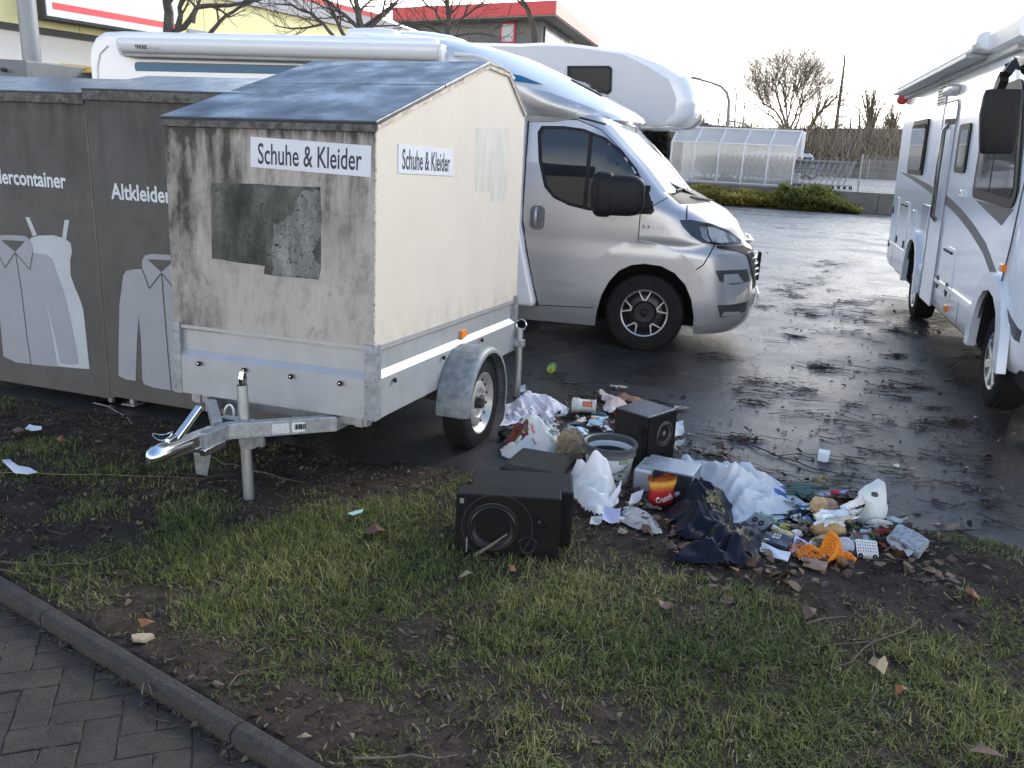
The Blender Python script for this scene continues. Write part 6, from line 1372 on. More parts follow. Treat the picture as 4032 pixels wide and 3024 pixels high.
# dark conifer and a pale house under the overcab bed
def conifer(px, base_y, top_y, Y, wpx, label, seed):
    rg = np.random.default_rng(seed); b = AT(px, base_y, Y); tt = AT(px, top_y, Y); wr = (AT(px+wpx, base_y, Y).x-b.x); H = tt.z-.4; t = empty('conifer', (b.x, Y, .4), 0, label, 'tree')
    n = 2600; h = rg.random(n)**.8; rad = wr*(1-h)*(.5+.5*rg.random(n))+.1; a = rg.uniform(0, 6.28, n); c = np.stack([rad*np.cos(a), rad*np.sin(a), h*H], -1); d = np.stack([np.cos(a), np.sin(a), rg.uniform(-.6, .1, n)], -1)*rg.uniform(.2, .55, n)[:, None]; s = np.stack([-np.sin(a), np.cos(a), 0*a], -1)*.07
    P = np.stack([c-s, c+s, c+d+s*.2, c+d-s*.2], 1); mesh_np('crown', P.reshape(-1, 3), (np.arange(n)*4)[:, None]+np.array([[0, 1, 2, 3]]), rnd_mat('conifer_needles', [(.014, .018, .012), (.026, .030, .018), (.05, .05, .028)], .8), t, attr=np.repeat(rg.random(n), 4))
    mb = MB(); mb.tube([(0, 0, 0), (0, 0, H*.95)], [.2, .03], 7); mb.build('trunk', BARKD, t)
conifer(2585, 700, 440, 48, 46, 'dark conifer glimpsed beneath the overcab bed', 3); conifer(2545, 700, 470, 52, 36, 'darker conifer just behind the silver windscreen', 4)
a, b = AT(2608, 640, 62), AT(2700, 640, 62); t = empty('pale_house', (a.x, 62, .5), 0, 'pale rendered house far behind the trolley shelter', 'house'); hh = AT(2640, 530, 62).z-.5
mb = MB(); mb.span((0, 0, 0), (b.x-a.x+2, 6, hh)); mb.build('wall', mat('house_render', (.5, .47, .42), .8, var=.06), t); mb = MB(); mb.prism([(-.4, hh), (b.x-a.x+2.4, hh), (b.x-a.x+1.2, hh+.9), (.8, hh+.9)], -.4, 6.4, lambda p, q, h: (p, h, q)); mb.build('roof', mat('house_roof', (.10, .09, .085), .8, var=.1), t)
for k in range(3):
    mb = MB(); x = .5+k*.85; mb.span((x, -.03, hh*.35), (x+.45, .05, hh*.8)); mb.build('window', GLASS, t)

# ------------------------------------------------------------------ yellow supermarket hall
O = AT(0, 95, 16.5); az = math.radians(27); BM = Matrix.Translation((O.x, O.y, 0)) @ Matrix(((math.sin(az), -math.cos(az), 0, 0), (math.cos(az), math.sin(az), 0, 0), (0, 0, 1, 0), (0, 0, 0, 1))); BF = Frame(BM)
def bq(L, y=0.0): return [(p.x, p.z) for p in (BF.px(a, b, 1, y) for a, b in L)]
fnB2 = lambda y0: (lambda a, b, o: (a, y0-o, b))
YEL = mat('yellow_cladding', (.80, .72, .36), .5, var=.02, vs=1); WREN = mat('white_render', (.68, .64, .58), .8, var=.04, vs=1, bump=.15, bs=50); DKT = mat('dark_trim', (.05, .052, .05), .6, var=.1); ROOFG = mat('slat_grey', (.30, .30, .31), .5, metal=.2, var=.05); REDF = mat('red_fascia', (.58, .055, .055), .4, var=.05)
zb_ = (bq([(0, 95)])[0][1]+bq([(400, 160)])[0][1])/2; ze = (bq([(1068, 5)])[0][1]+bq([(1430, 115)])[0][1])/2; XE = bq([(1740, 150)])[0][0]
t = empty('supermarket', M=BM, label='yellow clad supermarket hall with a white base and slatted grey roof', cat='building')
mb = MB(); mb.span((-8, 0, 0), (XE, 9, zb_-.06)); mb.build('base_wall', WREN, t)
mb = MB(); mb.span((-8, -.06, zb_-.06), (XE+.02, 9, zb_+.06)); mb.build('drip_trim', DKT, t)
k = 0; x = -8.0
while x < XE: mb = MB(); x2 = min(x+3.2, XE); mb.span((x+.008, -.02, zb_+.06), (x2-.008, 8.9, ze)); mb.build('cladding_panel', YEL, t); x += 3.2
rq = bq([(1450, 72)], 2.6)[0]; rz = rq[1]
mb = MB(); mb.add([(-8, -.1, ze), (XE+.2, -.1, ze), (XE+.2, 2.6, rz), (-8, 2.6, rz), (-8, -.1, ze-.05), (XE+.2, -.1, ze-.05), (XE+.2, 9, ze-.05), (-8, 9, ze-.05)], [(0, 1, 2, 3), (0, 1, 5, 4), (1, 2, 6, 5), (2, 3, 7, 6), (3, 0, 4, 7)]); rf = mb.build('roof', DKT, t)
mb = MB(); mb.span((-8, -.14, ze-.14), (XE+.2, -.09, ze+.06)); mb.build('gutter', ROOFG, rf)
for i in range(9):
    f = (i+.3)/9; mb = MB(); mb.bar((-8, -.1+2.7*f, ze+(rz-ze)*f+.03), (XE+.2, -.1+2.7*f, ze+(rz-ze)*f+.03), .20, .05); mb.build('slat', ROOFG, rf)
mb = MB(); mb.span((-8, 2.6, rz-.05), (XE+.3, 2.75, rz+.22)); mb.build('ridge_fascia', REDF, rf)
gq = bq([(735, 112), (860, 148), (858, 175), (735, 150)]); patch([gq[0], (gq[1][0], gq[0][1]), (gq[1][0], gq[0][1]-.5), (gq[0][0], gq[0][1]-.5)], fnB2(0), 'window', mat('window_bluegrey', (.22, .25, .29), .15, var=.05), t, off=.05, thick=.05)
ys = -.55; s = empty('sign_panel', M=BM, label='big white shop sign board with one red stripe, on the yellow wall', cat='sign')
sq = bq([(185, 55), (690, 150)], ys); z0 = (sq[0][1]+sq[1][1])/2; x0 = sq[0][0]; x1 = bq([(705, 60)], ys)[0][0]
mb = MB(); mb.span((x0, ys, z0), (x1, ys+.5, z0+3.2)); mb.build('board', mat('sign_white', (.74, .73, .72), .35, var=.02), s, bevel=.01); mb = MB(); mb.span((x0-.03, ys+.02, z0-.02), (x0-.002, ys+.54, z0+3.2)); mb.span((x0-.03, ys+.02, z0-.035), (x1, ys+.54, z0-.012)); mb.build('edge', DKT, s)
st = bq([(207, 25), (640, 117)], ys); s0 = (st[0][1]+st[1][1])/2; st2 = bq([(640, 94)], ys)[0]; hs = st2[1]-st[1][1]
patch([(st[0][0], s0), (x1-.05, s0), (x1-.05, s0+hs), (st[0][0], s0+hs)], fnB2(ys), 'stripe', mat('sign_red', (.75, .07, .08), .35, var=.02), s, off=.006, thick=.005)
p = AT(127, 240, 10.6); t = empty('lamp_post', (p.x, 10.6, 0), 0, 'thick grey steel post behind the left clothing bank', 'post'); GP = mat('post_grey', (.24, .255, .265), .45, metal=.4, var=.06)
mb = MB(); mb.tube([(0, 0, 0), (0, 0, 4), (0, 0, 7.5)], [.105, .10, .085], 24); mb.build('pole', GP, t, smooth=60); mb = MB(); mb.lathe([(.2, 0), (.2, .02), (.12, .04)], 20); mb.build('base_plate', GP, t)
# ------------------------------------------------------------------ grey building with the red roof edge
C = AT(2190, 28, 31); L_ = AT(1545, 62, 34.5); R_ = AT(2364, 142, 40)
zc = C.z; GREYR = mat('grey_render', (.17, .17, .165), .8, var=.05, vs=1); t = empty('office_building', (C.x, 31, 0), 0, 'grey rendered office block with a jutting flat red roof', 'building')
o = Vector((C.x, 31, 0)); c2, l2, r2 = Vector((0, 0, 0)), Vector((L_.x-C.x, 3.5, 0)), Vector((R_.x-C.x, 9, 0)); q2 = l2+r2
dl, dr_ = l2.normalized(), r2.normalized()
mb = MB(); mb.prism([(c2.x, c2.y), (r2.x, r2.y), (q2.x, q2.y), (l2.x, l2.y)], zc-.22, zc+.22); mb.build('roof', REDF, t)
mb = MB(); mb.prism([(p.x, p.y) for p in (c2+dl*.05+dr_*.05, r2-dr_*.05+dl*.05, q2-dl*.05-dr_*.05, l2-dl*.05+dr_*.05)], zc-.26, zc-.21); mb.build('soffit', mat('soffit_grey', (.30, .29, .27), .7, var=.03), t)
wc = c2+dl*.75+dr_*.9; wl_ = l2-dl*.9+dr_*.9; wr_ = r2+dl*.75-dr_*2.0
mb = MB(); mb.prism([(p.x, p.y) for p in (wc, wr_, wr_+dl*4, wl_)], 0, zc-.25); mb.build('wall', GREYR, t)
dw_ = (wl_-wc).normalized(); nL = Vector((dw_.y, -dw_.x, 0)); nL = nL if nL.y < 0 else -nL
pw = wc+dw_*1.05; zw = AT(2065, 120, 32).z
def quad(p, d, n_, w_, z0, z1, off, th, name, m, par): 
    mb = MB(); R = Matrix((d, n_, Vector((0, 0, 1)))).transposed(); mb.box(p+d*w_/2+n_*(off-th/2)+Vector((0, 0, (z0+z1)/2)), (w_, th, z1-z0), 0, R); return mb.build(name, m, par)
wf = quad(pw, dw_, nL, .62, zw-.36, zw+.36, .06, .1, 'window', mat('red_frame', (.52, .05, .07), .4, var=0), t); quad(pw+dw_*.07, dw_, nL, .48, zw-.29, zw+.29, .075, .02, 'window_pane', mat('pane_sky', (.45, .48, .52), .1, var=0), wf)
d2 = (wr_-wc).normalized(); n2 = Vector((d2.y, -d2.x, 0)); n2 = n2 if n2.x > 0 else -n2
z1 = zc-.42; wf = quad(wc+d2*.3, d2, n2, 4.4, z1-.62, z1, .05, .08, 'window_band', DKT, t)
for k in range(5): quad(wc+d2*(.38+k*.86), d2, n2, .78, z1-.56, z1-.06, .07, .02, 'window_pane', mat('pane_white', (.62, .62, .62), .1, var=.05), wf)
quad(wc+d2*4.9, d2, n2, .8, 0, zc-.28, .03, .1, 'pilaster', mat('olive_render', (.38, .37, .20), .8, var=.03), t)
# ------------------------------------------------------------------ the rubbish
def gz(x, y): return max(0.0, float(verge_z(np.array([x]), np.array([y]))[0]))
def put(px, py):
    p = G(px, py, 0)
    for _ in range(2): p = G(px, py, gz(p.x, p.y))
    return p
Z7 = lambda a, b: (1700+a*.48216, 1450+b*.48216)
Z8 = lambda a, b: (2500+a*.5425, 1750+b*.5425)
Q7 = lambda L: [Z7(a, b) for a, b in L]; Q8 = lambda L: [Z8(a, b) for a, b in L]
def P7(a, b): return put(*Z7(a, b))
def P8(a, b): return put(*Z8(a, b))
def fbm(p, seed, oct_=4, ridge=False):
    s = 0; a = 1; f = 1
    for o in range(oct_):
        v = mnoise.noise(Vector(p)*f+Vector((seed*3.1+o*7.7, seed*1.7, seed*.9))); s += a*((1-abs(v)*2) if ridge else v); a *= .5; f *= 2.05
    return s
def crumple(name, p, size, seed, m, label, cat, rz=0.0, amp=.35, freq=2.2, sub=4, peak=None, smooth=60, hollow=False, group=None, ridge=True):
    """a crushed bag or ball: creased all over, sitting flat on the ground"""
    bm = bmesh.new(); bmesh.ops.create_icosphere(bm, subdivisions=sub, radius=1.0)
    rg = random.Random(seed*13+5); cr = [(Vector((rg.gauss(0, 1), rg.gauss(0, 1), rg.gauss(0, .8))).normalized(), rg.uniform(-.85, .9), rg.choice((-1, 1))*rg.uniform(.35, 1.0)) for _ in range(int(9+freq*7))]
    cm = sum(k for _, _, k in cr)*.45
    for v in bm.verts:
        n = v.co.normalized()
        if ridge: d = 1+amp*.42*(sum(k*abs(n.dot(dv)-c0) for dv, c0, k in cr)-cm)/math.sqrt(len(cr))*3.0+amp*.20*(fbm(n*freq*1.3, seed+9, 3, True)-.4)+amp*.2*fbm(n*freq*.6, seed+4, 2)
        else: d = 1+amp*.55*fbm(n*freq, seed, 3)+amp*.4*fbm(n*freq*.5, seed+9, 2)
        d = max(.35, d)
        c = n*d
        if peak and n.z > 0: c.z *= 1+peak*n.z*n.z; c.x *= 1-.35*n.z*n.z*peak/1.0; c.y *= 1-.35*n.z*n.z*peak/1.0
        z = (c.z+.55)/1.55
        v.co = Vector((c.x*size[0]/2, c.y*size[1]/2, max(.0, z)*size[2]+.004*fbm(n*9, seed, 1)))
    me = bpy.data.meshes.new(name); bm.to_mesh(me); bm.free()
    for k in (m if isinstance(m, list) else [m]): me.materials.append(k)
    me.polygons.foreach_set('use_smooth', [True]*len(me.polygons)); me.set_sharp_from_angle(angle=math.radians(smooth))
    o = bpy.data.objects.new(name, me); COL.objects.link(o); o.location = p; o.rotation_euler = (0, 0, rz)
    return tag(o, label, cat, group)
def folded(name, p, size, seed, m, label, cat, rz=0.0, n=18, folds=7, group=None, par=None):
    """a thin torn sheet crumpled by folding it along random lines"""
    rg = random.Random(seed*11+3); V = []
    for i in range(n+1):
        for j in range(n+1):
            x, y = i/n-.5, j/n-.5; e = 1-.10*rg.random()*(max(abs(x), abs(y)) > .47); V.append(Vector((x*e, y*e, .02*fbm((x*4, y*4, seed), seed, 2))))
    for k in range(folds):
        th = rg.uniform(0, math.pi*2); d = Vector((math.cos(th), math.sin(th), 0)); c = rg.uniform(-.12, .34); ax = Vector((-d.y, d.x, 0)); ang = rg.choice((-1, 1))*rg.uniform(.5, 2.3); R = Matrix.Rotation(ang, 3, ax); o_ = d*c
        soft = rg.uniform(.02, .09)
        for v in V:
            t_ = v.dot(d)-c
            if t_ > 0: w_ = min(1, t_/soft); Rw = R if w_ >= 1 else Matrix.Rotation(ang*w_, 3, ax); q = Rw @ (v-o_)+o_; v.x, v.y, v.z = q
    lo = [min(v[i] for v in V) for i in range(3)]; hi = [max(v[i] for v in V) for i in range(3)]
    V = [Vector(tuple((v[i]-(lo[i]+hi[i])/2*(i < 2)-lo[i]*(i == 2))*size[i]/max(1e-4, hi[i]-lo[i]) for i in range(3))) for v in V]
    mb = MB(); mb.add(V, [(i*(n+1)+j, i*(n+1)+j+1, (i+1)*(n+1)+j+1, (i+1)*(n+1)+j) for i in range(n) for j in range(n)]); o = mb.build(name, m, par, smooth=50); o.location = p; o.rotation_euler = (0, 0, rz)
    md = o.modifiers.new('thick', 'SOLIDIFY'); md.thickness = .0012
    return tag(o, label, cat, group) if label else o
def inside(x, y, P):
    n = len(P); r = np.zeros(x.shape, bool)
    for i in range(n):
        x0, y0 = P[i]; x1, y1 = P[(i+1) % n]; c = ((y0 > y) != (y1 > y)) & (x < (x1-x0)*(y-y0)/(y1-y0+1e-12)+x0); r ^= c
    return r
def edged(x, y, P):
    d = np.full(x.shape, 9.)
    for i in range(len(P)):
        a = np.array(P[i]); b = np.array(P[(i+1) % len(P)]); ab = b-a; t = np.clip(((x-a[0])*ab[0]+(y-a[1])*ab[1])/(ab@ab+1e-12), 0, 1); d = np.minimum(d, np.hypot(x-a[0]-t*ab[0], y-a[1]-t*ab[1]))
    return d
def drape(name, pxs, h, fold, freq, seed, m, label, cat, res=.012, soft=.08, dirn=0.0, bumps=(), par=None, aniso=.35, thick=.0, z0=.004, steep=.5, group=None, crease=0.0):
    """cloth, paper or film lying in folds inside an outline"""
    W_ = [put(*q) for q in pxs]; P = [(p.x, p.y) for p in W_]
    x0, x1 = min(p[0] for p in P), max(p[0] for p in P); y0, y1 = min(p[1] for p in P), max(p[1] for p in P)
    nx, ny = max(4, int((x1-x0)/res)), max(4, int((y1-y0)/res)); X, Y = np.meshgrid(np.linspace(x0, x1, nx), np.linspace(y0, y1, ny))
    ins = inside(X, Y, P); D = edged(X, Y, P); dn = np.clip(D/soft, 0, 1)**steep
    c, s = math.cos(dirn), math.sin(dirn); U = (X*c+Y*s)*freq; Vv = (-X*s+Y*c)*freq*aniso
    wx = vnoise(U, Vv, .7, seed+2)*.8; f = 1-np.abs(vnoise(U+wx, Vv+wx*.5, 1.0, seed))*2; f2 = 1-np.abs(vnoise(U*2.1+wx, Vv*2.1, 1.0, seed+5))*2
    gzv = np.maximum(0, verge_z(X, Y)); Z = gzv+z0+dn*(h*.55+fold*(f*.7+f2*.35)*np.clip(D/soft*1.2, .25, 1))
    if crease:
        rg = random.Random(seed*7+1)
        for k in range(26):
            th = rg.uniform(0, math.pi); px0, py0 = rg.uniform(x0, x1), rg.uniform(y0, y1); q = (X-px0)*math.cos(th)+(Y-py0)*math.sin(th); s2 = -(X-px0)*math.sin(th)+(Y-py0)*math.cos(th); wd_ = rg.uniform(.02, .07)
            Z = Z+dn*crease*rg.choice((-.6, 1))*np.maximum(0, 1-np.abs(q)/wd_)*np.exp(-(s2/rg.uniform(.05, .16))**2)
    for bx, by, br, bh in bumps:
        b = put(bx, by); rr = br; Z = Z+bh*np.exp(-((X-b.x)**2+(Y-b.y)**2)/(rr*rr))
    Z = np.maximum(Z, gzv+z0*.6)
    cx_, cy_ = (x0+x1)/2, (y0+y1)/2; zc = float(gz(cx_, cy_)); idx = -np.ones(X.shape, int); idx[ins] = np.arange(ins.sum())
    q = ins[:-1, :-1] & ins[1:, :-1] & ins[:-1, 1:] & ins[1:, 1:]
    F = np.stack([idx[:-1, :-1][q], idx[:-1, 1:][q], idx[1:, 1:][q], idx[1:, :-1][q]], -1)
    # pull the staircase rim onto the outline
    XS, YS = X.copy(), Y.copy(); best = np.full(X.shape, 9.)
    for i in range(len(P)):
        a = np.array(P[i]); b = np.array(P[(i+1) % len(P)]); ab = b-a; t_ = np.clip(((X-a[0])*ab[0]+(Y-a[1])*ab[1])/(ab@ab+1e-12), 0, 1); qx, qy = a[0]+t_*ab[0], a[1]+t_*ab[1]; d_ = np.hypot(X-qx, Y-qy); n_ = d_ < best; best = np.where(n_, d_, best); XS = np.where(n_ & (d_ < res*1.15), qx, np.where(n_, X, XS)); YS = np.where(n_ & (d_ < res*1.15), qy, np.where(n_, Y, YS))
    V = np.stack([XS[ins]-cx_, YS[ins]-cy_, Z[ins]-zc], -1)
    used = np.unique(F); mp_ = -np.ones(len(V), int); mp_[used] = np.arange(len(used)); V = V[used]; F = mp_[F]
    jit = rng.normal(0, res*.18, V.shape); jit[:, 2] = 0; V = V+jit
    o = mesh_np(name, V, F, m, par, smooth=True); o.location = (cx_, cy_, zc)
    if thick: md = o.modifiers.new('thick', 'SOLIDIFY'); md.thickness = thick; md.offset = 0
    sm_ = o.modifiers.new('smooth', 'SMOOTH'); sm_.factor = .5; sm_.iterations = 1
    return tag(o, label, cat, group) if label else o
def card(name, c, u, v, m, label, cat, th=.002, tilt=(0, 0), curl=0.0, n=8, lift=.006, par=None, group=None):
    """a sheet with corners c, c+u, c+u+v, c+v on the ground (pixels), optionally curled"""
    A, B, D = put(*c), put(*u), put(*v); e1, e2 = B-A, D-A; bm = MB(); 
    cen = A+(e1+e2)/2; vs = []; 
    for s in (0, th):
        for i in range(n+1):
            for j in range(n+1):
                a, b = i/n, j/n; p = A+e1*a+e2*b-cen; p.z += lift+s+tilt[0]*a+tilt[1]*b+curl*((a-.5)**2*4*.6+(b-.5)**2*.9*2)*.25+.003*math.sin(a*7+b*5+len(label)); vs.append(p)
    k = (n+1)*(n+1); fs = []
    for i in range(n):
        for j in range(n):
            q = (i*(n+1)+j, i*(n+1)+j+1, (i+1)*(n+1)+j+1, (i+1)*(n+1)+j); fs.append(q[::-1]); fs.append(tuple(k+t for t in q))
    rim = [j for j in range(n+1)]+[(i)*(n+1)+n for i in range(1, n+1)]+[n*(n+1)+j for j in range(n-1, -1, -1)]+[i*(n+1) for i in range(n-1, 0, -1)]
    for a, b in zip(rim, rim[1:]+rim[:1]): fs.append((a, b, k+b, k+a))
    bm.add(vs, fs); o = bm.build(name, m, par, smooth=40); o.location = cen
    return tag(o, label, cat, group)
def box_at(name, F_, R_, depth, h, m, label, cat, part='body', bevel=.006, group=None):
    """an upright box thing from its front edge F->R on the ground; returns root, local x along the edge, y backwards"""
    d = (R_-F_); L = Vector((d.x, d.y, 0)).length; yaw = math.atan2(d.y, d.x); z = min(F_.z, R_.z)
    t = empty(name, (F_.x, F_.y, z), yaw, label, cat, group); mb = MB(); mb.span((0, 0, 0), (L, depth, h)); mb.build(part, m, t, bevel=bevel); return t, L
BOXB = mat('speaker_black', (.007, .007, .007), .6, spec=.25, var=.4, vs=30, bump=.15, bs=220, dirt=(.025, .022, .02), da=.66, ds=16)
CONE = mat('cone_black', (.016, .016, .017), .6, var=.3, vs=20, dirt=(.05, .045, .04), da=.62, ds=9); SURR = mat('surround_rubber', (.010, .010, .010), .4, var=.1); BAFF = mat('baffle_black', (.006, .006, .006), .6, spec=.22, var=.3, vs=24, dirt=(.018, .016, .015), da=.64, ds=9)
def driver(par, M, R, name='woofer', cone=CONE, dome=None, ring=None):
    """a loudspeaker set in a face: local +z of M points out of it"""
    mb = MB(); mb.lathe([(R*1.13, 0), (R*1.13, .004), (R*1.06, .006), (R*1.0, .004)], 40, M=M, caps=False); a = mb.build(name, ring or SURR, par, smooth=50)
    mb = MB(); mb.lathe([(R*1.0, .004), (R*.93, .010), (R*.86, .006), (R*.82, .0)], 40, M=M, caps=False); mb.build('surround', SURR, a, smooth=60)
    mb = MB(); mb.lathe([(R*.83, .002), (R*.55, -.012), (R*.34, -.020), (R*.33, -.016), (R*.2, -.006), (0, -.002)], 40, M=M, caps=False); mb.build('cone', cone, a, smooth=60)
    if dome: mb = MB(); mb.lathe([(R*.34, -.018), (R*.3, -.004), (R*.16, .004), (0, .006)], 24, M=M, caps=False); mb.build('dome', dome, a, smooth=60)
    return a
FY = Matrix.Rotation(math.pi/2, 4, 'X')     # local z -> -y : out of the front face
# big black loudspeaker lying on its side in front
A, B = put(1790, 2174), put(2196, 2212)
t, L = box_at('loudspeaker', A, B, .10, .285, BAFF, 'large black loudspeaker on its side with a round woofer, nearest the camera', 'loudspeaker', 'front_baffle', .006)
H = .285
mb = MB(); mb.span((.05, .103, .02), (L+.055, .33, H-.012)); mb.build('cabinet', BOXB, t, bevel=.008)
driver(t, Matrix.Translation((L*.36, -.001, H*.50)) @ FY, .098); driver(t, Matrix.Translation((L*.80, -.001, H*.62)) @ FY, .026, 'tweeter', dome=mat('dome_grey', (.10, .10, .105), .3, metal=.4, var=.1)); driver(t, Matrix.Translation((L*.70, -.001, H*.23)) @ FY, .038, 'midrange', cone=mat('cone_grey', (.05, .048, .044), .5, var=.3))
mb = MB(); mb.lathe([(.150, 0), (.150, .0012), (.146, .0012)], 48, M=Matrix.Translation((L*.40, -.0012, H*.5)) @ FY, caps=False); mb.build('ring', mat('ring_grey', (.03, .03, .03), .4, var=0), t)
mb = MB(); mb.span((L*.085, -.0012, .01), (L*.09, .001, H-.01)); mb.build('groove', SEAM, t)
mb = MB(); mb.box((L*.05, -.002, H-.03), (.012, .002, .022)); mb.box((L*.065, -.002, H-.03), (.008, .002, .022)); mb.build('badge', mat('badge_silver', (.35, .35, .35), .35, metal=.5, var=0), t)
mb = MB(); mb.box((.050, -.002, .055), (.006, .002, .07)); mb.build('type_plate', mat('print_grey', (.20, .20, .20), .5, var=.6, vs=260), t)
STK = mat('stick_pale', (.13, .108, .08), .8, var=.3, vs=30)
p = P7(345, 1520)-Vector((0, .035, 0)); q = P7(610, 1520)-Vector((0, .06, 0)); mb = MB(); pts = [Vector((0, 0, .01)), (q-p)*.5+Vector((0, .0, .065)), (q-p)+Vector((0, .02, .115))]; mb.tube(pts, [.008, .007, .004], 7); o = mb.build('stick', STK, None, smooth=60, loc=p); tag(o, 'pale bent stick leaning on the woofer of the nearest loudspeaker', 'stick')
# flat dark speaker box behind it
FAB = mat('grille_cloth', (.022, .020, .018), .85, var=.25, vs=40, bump=.5, bs=500)
A, B = P7(690, 1012), P7(1010, 1060)
A, B = P7(640, 985), P7(985, 1050); t, L = box_at('speaker_box', A, B, .25, .085, BOXB, 'flat dark box with a padded cloth top, behind the nearest loudspeaker', 'box', 'base')
mb = MB(); e = .03; z0, z1, z2 = .085, .118, .135; x0, x1, y0, y1 = -.05, L+.03, -.035, .29
mb.add([(x0, y0, z0), (x1, y0, z0), (x1, y1, z0), (x0, y1, z0), (x0, y0, z1), (x1, y0, z1), (x1, y1, z1), (x0, y1, z1), (x0+e, y0+e, z2), (x1-e, y0+e, z2), (x1-e, y1-e, z2), (x0+e, y1-e, z2)], [(3, 2, 1, 0), (0, 1, 5, 4), (1, 2, 6, 5), (2, 3, 7, 6), (3, 0, 4, 7), (4, 5, 9, 8), (5, 6, 10, 9), (6, 7, 11, 10), (7, 4, 8, 11), (8, 9, 10, 11)]); mb.build('grille', FAB, t, bevel=.004)
# upright black speaker with a pale cone
F_, R_ = P7(1745, 845), P7(1966, 760)
LACQ = mat('lacquer_black', (.010, .011, .012), .12, var=.2, rv=.08, coat=.6, bump=.25, bs=45)
t, L = box_at('loudspeaker', F_, R_, .01, .31, BAFF, 'upright glossy black loudspeaker with a dusty grey cone facing right', 'loudspeaker', 'front_baffle', .003); H = .31
mb = MB(); mb.span((-.004, .0105, 0), (L+.004, .24, H+.002)); mb.build('cabinet', LACQ, t, bevel=.006)
DUST = mat('cone_dusty', (.10, .092, .08), .6, var=.3, vs=18); driver(t, Matrix.Translation((L*.56, -.001, H*.62)) @ FY, .064, cone=DUST, dome=mat('dome_dusty', (.13, .12, .105), .5, var=.2), ring=mat('ring_brown', (.09, .08, .07), .4, metal=.3, var=.2)); driver(t, Matrix.Translation((L*.52, -.001, H*.22)) @ FY, .020, 'tweeter')
# white paint tub with a grey rim
p = P7(1437, 905); t = empty('paint_tub', p, 0, 'white paint tub with a dark grey rim and green 100% label', 'tub'); h = .205; r0, r1 = .112, .134
rz_ = lambda z: r0+(r1-r0)*z/h
TUBW = mat('tub_white', (.66, .68, .68), .35, var=.04, dirt=(.40, .38, .34), da=.62, ds=6); TUBG = mat('tub_grey', (.065, .070, .073), .4, var=.08)
mb = MB(); mb.lathe([(0, 0), (r0-.004, 0), (r0, .004), (rz_(h*.86), h*.86), (rz_(h*.86)-.004, h*.86), (r0-.004, .012), (0, .012)], 48, caps=False); mb.build('tub', TUBW, t, smooth=40)
mb = MB(); mb.lathe([(r1-.007, h*.70), (r1-.007, h+.004), (r1+.006, h+.010), (r1+.010, h+.004), (r1+.008, h-.012), (r1+.002, h-.014), (r1+.001, h*.80), (r1+.004, h*.78), (r1+.004, h*.76), (r1-.004, h*.76)], 48, caps=False); mb.build('rim', TUBG, t, smooth=40)
mb = MB(); mb.lathe([(0, .02), (r0-.010, .02), (rz_(h*.72)-.009, h*.72)], 40, caps=False); mb.build('lining', mat('lining_grey', (.035, .038, .04), .6, var=.1), t, smooth=60)
def cyl(ang0, rf): return lambda a, b, o: (math.cos(ang0+a/rf(b))*(rf(b)+o), math.sin(ang0+a/rf(b))*(rf(b)+o), b)
fr = cyl(math.radians(-62), rz_); fl_ = cyl(math.radians(-118), rz_)
lb = patch([(-.105, .05), (.03, .05), (.03, .155), (-.105, .155)], fl_, 'label', mat('label_sky', (.42, .55, .62), .35, var=.25, vs=9, dirt=(.62, .66, .68), da=.48, ds=7), t, off=.0015, thick=.001, step=.02)
lettering('DECKENWEISS', lambda a, b, o: fl_(a-.035, b+.132, o), 'lettering', mat('label_blue', (.05, .10, .18), .4, var=0), lb, fit=(.115, .016), off=.0022, step=.02); patch([(-.06, .062), (.03, .062), (.03, .066), (-.06, .066)], fl_, 'label_line', mat('line_blue', (.03, .16, .28), .4, var=0), lb, off=.0022, thick=.0008, step=.02)
GRN = mat('label_green', (.07, .24, .05), .4, var=.05)
patch([(-.025, .150), (.033, .150), (.033, .128), (-.025, .128)], fr, 'green_strip', mat('strip_green', (.16, .28, .10), .4, var=0), t, off=.0016, thick=.001, step=.02)
for k in range(2): lettering(('100% konserviert', 'emissionsarm')[k], lambda a, b, o: fr(.004+a, .1445-k*.009+b, o), 'lettering', WHITE, t, fit=(.045, .005), off=.0026, step=.02)
def leaf2(a0, b0, a1, b1, w_): 
    d = Vector((a1-a0, b1-b0)); n_ = Vector((-d.y, d.x)).normalized(); return [(a0+d.x*f+n_.x*w_*math.sin(math.pi*f)*s, b0+d.y*f+n_.y*w_*math.sin(math.pi*f)*s) for s in (1, -1) for f in ((0, .2, .4, .6, .8, 1) if s == 1 else (.8, .6, .4, .2))]
for l in ((.010, .098, .036, .118, .008), (-.022, .070, .004, .056, .008)): patch(leaf2(*l), fr, 'leaf_mark', GRN, t, off=.0016, thick=.001, step=.02)
lettering('100', lambda a, b, o: fr(-.002+a, .086+b, o), 'lettering', GRN, t, fit=(.044, .018), bold=.02, off=.0022, step=.02); lettering('%', lambda a, b, o: fr(.030+a, .086+b, o), 'lettering', mat('pale_green', (.35, .48, .30), .4, var=0), t, fit=(.014, .014), off=.0022)
for k in range(3): patch([(-.022, .040-k*.011), (.022, .040-k*.011), (.022, .0365-k*.011), (-.022, .0365-k*.011)], fr, 'label_line', mat('line_grey', (.4, .45, .38), .5, var=0), t, off=.0016, thick=.0008, step=.02)
mb = MB(); mb.tube([(math.cos(a)*(r1+.006+.0*k), math.sin(a)*(r1+.006), h*.80-.085*math.sin(math.pi*f)) for f, a, k in [(k/14, math.radians(-150+k*115/14), k) for k in range(15)]], .0025, 6); mb.build('wire_handle', mat('wire', (.2, .2, .21), .3, metal=.8, var=0), t, smooth=60)
